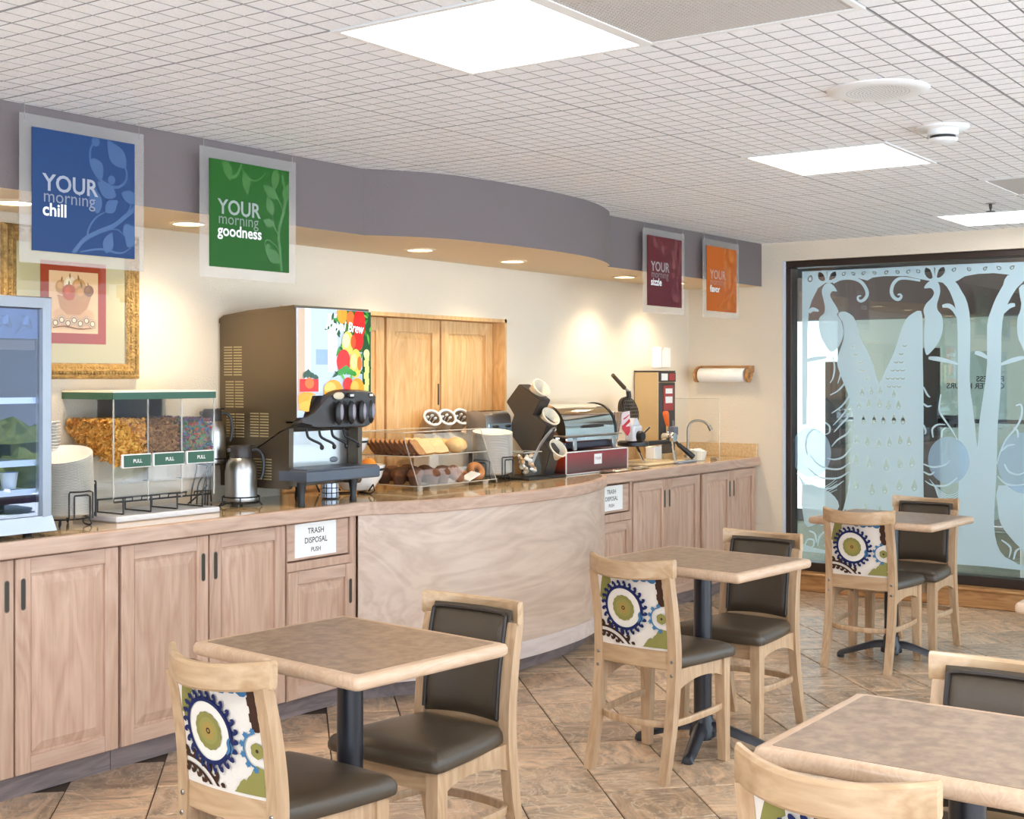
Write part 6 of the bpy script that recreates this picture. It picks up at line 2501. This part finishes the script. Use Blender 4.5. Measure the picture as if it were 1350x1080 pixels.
for k in range(26):
    mb = MB()
    s = rnd.uniform(.014, .020)
    mb.M = Matrix.Translation((rnd.uniform(bx0 + .024, bx1 - .024), by0 + .020 + rnd.uniform(0, .07), .945 + .0038 * k)) @ Matrix.Rotation(rnd.uniform(0, 3), 4, Vector((rnd.uniform(-1, 1), rnd.uniform(-1, 1), rnd.uniform(-1, 1))))
    mb.ball((0, 0, 0), (s, s * .8, s * .55), 8, 6)
    tag(mb.build('creamer_packet', pk[k % 3]), ('cream', 'tan', 'white')[k % 3] + ' creamer packet inside the clear bin under the cup tower', 'packet', 'creamer packets in the clear bin')
t = thing('tongs', 'steel serving tongs leaning out of the clear bin', 'tongs', (6.12, 4.22, 1.02))
for d in (0, .014):
    mb = MB()
    mb.sweep(cr([(6.075 + d, 4.215, 1.0), (6.11 + d, 4.190, 1.09), (6.155 + d, 4.165, 1.155), (6.190 + d * .6, 4.155, 1.185)], 4), rrect(.012, .004, .001, 1), up=(0, 1, 0))
    mb.build('arm', M['steel'], t)
mb = MB()
mb.tube(cr([(6.186, 4.155, 1.183), (6.205, 4.148, 1.192), (6.212, 4.146, 1.180), (6.20, 4.150, 1.170)], 3), .005, 6)
mb.build('hinge', M['steel'], t)

# ---- red riser box and roll-top chafing dish
t = thing('riser_box', 'dark red and brown riser box with white edges under the chafing dish', 'riser box', (6.70, 4.31, CT))
rx0, rx1, ry0, ry1 = 6.350, 7.045, 4.165, 4.455
mb = MB()
mb.box(rx0 + .004, rx1 - .004, ry0 + .004, ry1, .914, 1.040)
mb.build('box', mat('dark_red_card', rgb(122, 44, 44), .5), t, smooth=False)
p = Print()
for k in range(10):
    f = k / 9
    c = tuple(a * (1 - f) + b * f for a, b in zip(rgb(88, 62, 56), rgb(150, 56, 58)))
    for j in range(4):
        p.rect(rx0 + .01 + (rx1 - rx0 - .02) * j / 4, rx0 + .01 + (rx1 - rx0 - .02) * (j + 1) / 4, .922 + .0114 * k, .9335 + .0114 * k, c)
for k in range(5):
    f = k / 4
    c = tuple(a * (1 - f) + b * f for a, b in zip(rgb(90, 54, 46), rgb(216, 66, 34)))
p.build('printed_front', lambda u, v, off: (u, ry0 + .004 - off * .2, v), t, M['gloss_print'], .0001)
p = Print()
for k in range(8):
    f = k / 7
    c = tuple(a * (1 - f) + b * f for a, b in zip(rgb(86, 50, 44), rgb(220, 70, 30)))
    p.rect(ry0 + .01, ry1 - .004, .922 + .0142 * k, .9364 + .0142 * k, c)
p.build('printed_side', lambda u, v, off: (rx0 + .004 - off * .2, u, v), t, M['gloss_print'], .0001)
mb = MB()
e = .006
for (a, b, c, d, z0, z1) in ((rx0, rx1, ry0, ry0 + e, .912, .912 + e), (rx0, rx1, ry0, ry0 + e, 1.04, 1.04 + e), (rx0, rx0 + e, ry0, ry0 + e, .912, 1.046), (rx1 - e, rx1, ry0, ry0 + e, .912, 1.046),
                             (rx0, rx0 + e, ry0, ry1, 1.04, 1.046), (rx0, rx0 + e, ry0, ry1, .912, .918), (rx1 - e, rx1, ry0, ry1, 1.04, 1.046)):
    mb.box(a, b, c, d, z0, z1)
mb.build('white_edging', M['card'], t, smooth=False)
mb = MB()
mb.box(6.655, 6.738, ry0 + .0005, ry0 + .003, .962, 1.022)
s = mb.build('square_label', M['card'], t, smooth=False)
lettering('YOUR', .022, lambda u, v, off: (6.6965 + u, ry0 + .0004 - off, .988 + v), s, mat('label_red', rgb(150, 60, 66), .6), .01, align='CENTER')

t = thing('chafing_dish', 'polished roll-top chafing dish on the dark red riser box', 'chafing dish', (6.70, 4.33, 1.046))
qx0, qx1, qy0, qy1 = 6.425, 6.995, 4.215, 4.545
mb = MB()
mb.box(qx0 + .02, qx1 - .02, qy0 + .02, qy1 - .02, 1.052, 1.118, .01)
mb.build('water_pan', mat('dark_pan', rgb(74, 70, 80), .35, .5), t)
mb = MB()
mb.box(qx0 - .02, qx1 + .03, qy0 - .022, qy1 + .02, 1.128, 1.136, .003)
mb.build('rim', M['steel'], t)
mb = MB()
mb.box(qx0, qx1, qy0 - .004, qy1, 1.094, 1.130, .008)
mb.build('frame', M['chrome'], t)
for x in (qx0 + .08, qx1 - .05):
    for y in (qy0 - .006, qy1 - .01):
        mb = MB()
        mb.box(x - .020, x + .020, y - .006, y + .008, 1.0465, 1.118, .003)
        mb.build('leg', M['steel'], t)
for k in range(3):
    mb = MB()
    mb.lathe([(0, 1.093), (.020, 1.093), (.022, 1.098), (.022, 1.124), (0, 1.126)], 14, (qx0 - .005 + .0, qy0 + .07 + k * .06, 0))
    mb.build('fuel_cup', M['chrome'], t)
mb = MB()
n = 20
yc, R0 = (qy0 + qy1) / 2, (qy1 - qy0) / 2 - .006
arc = [(yc - R0 * math.cos(PI * i / n), 1.138 + .178 * math.sin(PI * i / n) ** .85) for i in range(n + 1)]
ins = [(yc + (y - yc) * .955, 1.138 + (z - 1.138) * .955) for y, z in arc]
mb.prism(arc + [(arc[-1][0], 1.136), (arc[0][0], 1.136)], qx0 + .012, qx1 - .012, 'x')
rt = mb.build('roll_top', M['chrome'], t, angle=30)
for (xa, xb, mm) in ((qx0 - .002, qx0 + .014, 'chrome'), (qx1 - .014, qx1 + .004, 'black')):
    mb = MB()
    big = [(yc + (y - yc) * 1.03, 1.136 + (z - 1.136) * 1.03) for y, z in arc]
    sm = [(yc + (y - yc) * .93, 1.136 + (z - 1.136) * .93) for y, z in arc]
    ring = []
    for (b1, s1) in zip(big, sm):
        ring.append([(xa, b1[0], b1[1]), (xb, b1[0], b1[1]), (xb, s1[0], s1[1]), (xa, s1[0], s1[1])])
    mb.loft(ring)
    mb.build('end_band', M[mm], rt, angle=30)
mb = MB()
mb.sweep(cr([(6.64, 4.236, 1.185), (6.645, 4.205, 1.188), (6.69, 4.192, 1.190), (6.76, 4.192, 1.190), (6.805, 4.205, 1.188), (6.81, 4.236, 1.185)], 3), rrect(.026, .018, .007, 2))
mb.build('handle', M['black'], rt)

# ---- packets in front of the riser box
fo = mat('foil_packet', rgb(186, 178, 166), .3, .6)
for k, (x, y, rz, lab) in enumerate(((6.70, 4.115, .2, 'dark foil packet lying on the counter, first from the riser box front'), (6.80, 4.105, -.3, 'silver foil packet on the counter edge, second in the row'),
                                     (6.90, 4.110, .1, 'silver foil packet on the counter edge, third in the row'), (7.06, 4.112, .4, 'silver foil packet near the riser corner'),
                                     (7.15, 4.13, -.2, 'silver foil packet right of the riser corner'))):
    mb = MB()
    mb.M = Matrix.Translation((x, y, CT + .006)) @ Matrix.Rotation(rz, 4, 'Z')
    vs, fs = [], []
    for a in range(7):
        for b in range(5):
            u, v = -1 + a / 3, -1 + b / 2
            vs.append((u * .048, v * .030, .010 * (1 - u ** 4) * (1 - v ** 4) + .002 * math.sin(9 * u + 5 * v)))
    for a in range(6):
        for b in range(4):
            i = a * 5 + b
            fs.append((i, i + 1, i + 6, i + 5))
    mb.add(vs, fs)
    o = len(vs)
    mb.add([(u, v, -.004) for u, v, _ in vs], [tuple(reversed(f)) for f in fs])
    tag(mb.build('condiment_packet', fo if k else mat('dark_packet', rgb(110, 90, 76), .4, .3), fix=False), lab, 'packet', 'condiment packets on the counter')

# ---- waffle maker
t = thing('waffle_maker', 'rotary double waffle maker with black arm and orange knob handle', 'waffle maker', (7.55, 4.27, CT))
mb = MB()
mb.box(7.30, 7.83, 4.10, 4.40, CT + .001, .928, .006)
mb.build('base_plate', mat('cream_base', rgb(226, 200, 156), .4), t)
mb = MB()
mb.box(7.66, 7.92, 4.065, 4.165, CT + .001, .924, .004)
mb.build('drip_tray', mat('blue_grey_tray', rgb(168, 176, 194), .3, .3), t)
# open iron: round grid disc seen almost edge on
q = Matrix.Translation((7.46, 4.32, 1.255)) @ Vector((-.05, -.95, .25)).normalized().to_track_quat('Z', 'Y').to_matrix().to_4x4()
mb = MB()
mb.M = q
mb.lathe([(0, -.030), (.088, -.030), (.100, -.020), (.100, .004), (.092, .010), (.086, .006), (0, .006)], 32)
ir = mb.build('open_iron', mat('dark_cast_iron', rgb(66, 54, 46), .45, .4), t)
mb = MB()
mb.M = q
for i in range(-3, 4):
    L = math.sqrt(max(0, .084 ** 2 - (i * .023) ** 2))
    mb.box(i * .023 - .003, i * .023 + .003, -L, L, .005, .012)
    mb.box(-L, L, i * .023 - .003, i * .023 + .003, .005, .012)
g_ = mb.build('waffle_grid', mat('iron_ridge', rgb(110, 96, 84), .4, .5), ir, smooth=False)
g_['kind'] = 'stuff'
mb = MB()
mb.tube([(7.455, 4.32, 1.345), (7.445, 4.32, 1.385)], .016, 10)
mb.build('neck', M['dark_plastic'], ir)
mb = MB()
mb.tube([(7.445, 4.32, 1.385), (7.385, 4.32, 1.412)], .009, 8)
mb.build('shank', M['chrome'], ir)
mb = MB()
mb.tube([(7.395, 4.32, 1.408), (7.25, 4.32, 1.490)], [.0145, .013], 10)
mb.build('handle', mat('brown_grip', rgb(84, 66, 48), .5), ir)
# lower closed iron and axle
mb = MB()
mb.lathe([(0, 1.030), (.09, 1.030), (.102, 1.036), (.102, 1.058), (.09, 1.066), (0, 1.066)], 28, (7.42, 4.27, 0))
mb.build('closed_iron', M['black'], t)
mb = MB()
mb.box(7.42, 7.86, 4.215, 4.245, 1.030, 1.060, .006)
mb.build('axle', M['black'], t)
mb = MB()
mb.box(7.285, 7.40, 4.185, 4.26, 1.068, 1.170, .012)
mb.prism([(7.285, 1.17), (7.37, 1.17), (7.34, 1.215), (7.31, 1.215)], 4.19, 4.25, 'y')
bl = mb.build('hinge_block', mat('white_enamel', rgb(226, 226, 230), .3), t)
mb = MB()
mb.lathe([(0, 4.15), (.03, 4.15), (.034, 4.16), (.034, 4.186), (0, 4.186)], 16, (7.345, 0, 1.100), axis='y')
mb.tube([(7.35, 4.165, 1.105), (7.42, 4.15, 1.155)], .007, 8)
mb.build('black_latch', M['black'], bl)
mb = MB()
mb.lathe([(0, 4.185), (.03, 4.185), (.036, 4.195), (.036, 4.265), (.03, 4.275), (0, 4.275)], 18, (7.83, 0, 1.075), axis='y')
jt = mb.build('joint', M['chrome'], t)
mb = MB()
mb.box(7.855, 7.905, 4.20, 4.25, 1.085, 1.145, .006)
mb.tube([(7.875, 4.225, 1.145), (7.875, 4.225, 1.185)], .007, 8)
mb.build('timer_knob', mat('grey_knob', rgb(104, 108, 120), .4), jt)
mb = MB()
mb.tube([(7.815, 4.235, 1.11), (7.795, 4.225, 1.155)], .010, 8)
mb.build('shank', M['chrome'], jt)
mb = MB()
mb.loft([[(7.80 + dx * s + ox, 4.222 + dy * s, z) for dx, dy in rrect(.03, .03, .012, 2)] for s, ox, z in ((.7, -.006, 1.150), (.9, -.012, 1.165), (1.35, -.030, 1.225), (1.35, -.034, 1.240), (.9, -.036, 1.252))])
mb.build('orange_handle', mat('orange_plastic', rgb(240, 108, 40), .4), jt, angle=50)
for (a, b) in (((7.81, 4.20, 1.05), (7.70, 4.11, .928)), ((7.83, 4.27, 1.05), (7.85, 4.38, .928)), ((7.40, 4.23, 1.03), (7.34, 4.14, .928)), ((7.40, 4.30, 1.03), (7.40, 4.38, .928))):
    mb = MB()
    mb.tube([a, b], .009, 8)
    mb.build('leg', M['chrome'], t)
mb = MB()
mb.tube([(7.85, 4.19, 1.045), (7.865, 4.175, 1.020)], .010, 8)
mb.tube([(7.862, 4.178, 1.026), (7.93, 4.10, .940)], [.015, .020], 10)
mb.build('handle', M['black'], jt)

t.location.y += .08
t = thing('batter_cup', 'pointed metal batter cup with red and white label in front of the open iron', 'batter cup', (7.22, 4.24, 1.0))
mb = MB()
mb.lathe([(.020, 1.085), (.055, 1.255), (.057, 1.258), (.053, 1.257), (.018, 1.09)], 24, (7.165, 4.335, 0))
mb.lathe([(0, 1.055), (.012, 1.055), (.020, 1.087), (0, 1.088)], 16, (7.165, 4.335, 0))
mb.tube([(7.165, 4.335, 1.055), (7.165, 4.335, .95)], .007, 8)
mb.lathe([(0, CT + .001), (.045, CT + .001), (.045, .922), (.012, .95), (0, .95)], 18, (7.165, 4.335, 0))
mb.build('cup', M['chrome'], t)
mb = MB()
mb.prism([(7.165, 1.255), (7.265, 1.262), (7.268, 1.130), (7.235, 1.100), (7.165, 1.150)], 4.282, 4.287, 'y')
lb = mb.build('label', mat('pale_pink_label', rgb(236, 214, 214), .5), t, smooth=False)
p = Print()
p.stroke([(7.190, 1.158), (7.225, 1.175), (7.284, 1.205)], .022, rgb(206, 40, 52), 4, False)
p.poly([(7.187, 1.150), (7.255, 1.102), (7.286, 1.131), (7.286, 1.165), (7.23, 1.165), (7.187, 1.175)], rgb(210, 48, 60))
p.stroke([(7.20, 1.212), (7.235, 1.222), (7.28, 1.240)], .010, rgb(214, 80, 90), 4)
p.build('printed_swash', lambda u, v, off: (u - .02, 4.282 - off, v), lb, M['gloss_print'])

mb = MB()
mb.box(7.72, 7.82, 4.36, 4.43, .9285, 1.015, .004)
tag(mb.build('small_box', M['card'], smooth=False), 'small white box behind the waffle maker legs', 'box')
mb = MB()
mb.tube([(7.79, 4.45, .935), (7.71, 4.49, 1.115)], [.008, .005], 8)
tag(mb.build('wooden_stick', M['maple']), 'pale wooden stick leaning against the batter dispenser', 'stick')

# ---- tan batter dispenser
t = thing('batter_dispenser', 'tall tan batter dispenser with dark front and red stickers', 'batter dispenser', (7.96, 4.49, CT))
mb = MB()
mb.box(7.850, 8.075, 4.405, 4.590, CT + .002, 1.512, .003)
bd = mb.build('cabinet', mat('tan_enamel', rgb(204, 176, 130), .35, .2), t, smooth=False)
mb = MB()
mb.box(7.846, 8.079, 4.398, 4.594, 1.512, 1.522, .002)
mb.build('top_plate', M['dark_plastic'], bd, smooth=False)
mb = MB()
mb.box(7.852, 8.073, 4.392, 4.406, 1.445, 1.511, .002)
mb.box(7.880, 8.070, 4.396, 4.406, .96, 1.440, .002)
mb.box(7.852, 7.878, 4.394, 4.406, 1.04, 1.440, .002)
fr = mb.build('front_panel', M['dark_plastic'], t, smooth=False)
rdm = mat('red_sticker', rgb(168, 60, 58), .5)
for i, (x0, x1, z0, z1, m) in enumerate(((7.870, 7.955, 1.455, 1.502, 'w'), (7.975, 8.055, 1.455, 1.502, 'r'), (7.905, 8.045, 1.250, 1.420, 'r'))):
    mb = MB()
    mb.box(x0, x1, 4.3895 if i < 2 else 4.394, 4.3925 if i < 2 else 4.3965, z0, z1)
    st = mb.build('sticker', M['card'] if m == 'w' else rdm, fr, smooth=False)
for (z0, z1) in ((1.365, 1.400), (1.300, 1.345)):
    mb = MB()
    mb.box(7.930, 8.025, 4.392, 4.3945, z0, z1)
    mb.build('sticker_patch', M['card'], fr, smooth=False)
mb = MB()
mb.lathe([(0, 1.06), (.018, 1.06), (.022, 1.10), (0, 1.10)], 12, (7.97, 4.375, 0))
mb.box(7.955, 7.985, 4.37, 4.40, 1.095, 1.13, .004)
mb.build('spout', M['black'], fr)

# ---- glass guard, faucet, basket
t = thing('glass_guard', 'clear glass splash guard standing between batter dispenser and faucet', 'glass guard', (8.2, 4.35, CT))
mb = MB()
mb.box(8.198, 8.203, 4.125, 4.575, CT + .004, 1.330)
mb.build('pane', M['acrylic'], t, smooth=False)
mb = MB()
mb.tube([(8.2005, 4.125, CT + .002), (8.2005, 4.125, 1.330), (8.2005, 4.575, 1.330)], .0022, 5)
mb.build('bright_edge', M['acrylic_edge'], t)
mb = MB()
mb.box(8.190, 8.211, 4.14, 4.19, CT + .0008, CT + .016, .003)
mb.box(8.190, 8.211, 4.50, 4.55, CT + .0008, CT + .016, .003)
mb.build('clamp', M['steel'], t)

t = thing('faucet', 'slim curved steel gooseneck faucet at the back of the counter', 'faucet', (8.45, 4.50, CT))
mb = MB()
mb.lathe([(0, CT), (.026, CT), (.026, CT + .008), (.014, CT + .02), (0, CT + .02)], 18, (8.45, 4.50, 0))
mb.build('base', M['steel'], t)
mb = MB()
mb.tube(cr([(8.45, 4.50, CT + .01), (8.45, 4.50, 1.06), (8.452, 4.497, 1.12), (8.475, 4.478, 1.158), (8.52, 4.445, 1.165), (8.56, 4.415, 1.150), (8.585, 4.395, 1.115)], 4), .0085, 10)
mb.build('neck', M['bolt'], t)
mb = MB()
mb.tube([(8.578, 4.400, 1.130), (8.592, 4.389, 1.095)], .014, 12)
mb.build('aerator', M['bolt'], t)

t = thing('wire_basket', 'round white basket of packets at the end of the counter', 'basket', (8.045, 4.215, CT))
bc = (8.045, 4.215)
mb = MB()
mb.lathe([(0, CT + .002), (.048, CT + .002), (.066, .975), (.063, .975), (.045, CT + .006), (0, CT + .006)], 24, (bc[0], bc[1], 0))
mb.build('basket', mat('ivory_basket', rgb(236, 228, 210), .5), t)
for k in range(12):
    a = 2 * PI * k / 12
    mb = MB()
    mb.tube([(bc[0] + .050 * math.cos(a), bc[1] + .050 * math.sin(a), CT + .004), (bc[0] + .067 * math.cos(a), bc[1] + .067 * math.sin(a), .976)], .0022, 5)
    mb.build('rib', M['white'], t)
rnd = random.Random(5)
for k in range(12):
    a, r = 2 * PI * k / 7, .012 + .034 * (k % 3) / 2
    mb = MB()
    mb.M = Matrix.Translation((bc[0] + r * math.cos(a), bc[1] + r * math.sin(a), .972 + .004 * (k % 4))) @ Matrix.Rotation(rnd.uniform(0, 3), 4, 'Z') @ Matrix.Rotation(rnd.uniform(-.7, .7), 4, 'X')
    mb.ball((0, 0, 0), (.026, .016, .010), 10, 6)
    tag(mb.build('creamer_packet', pk[2] if k != 4 else pk[1]), 'white creamer packet heaped in the ivory basket' if k != 4 else 'tan creamer packet heaped in the ivory basket', 'packet', 'packets in the ivory basket')
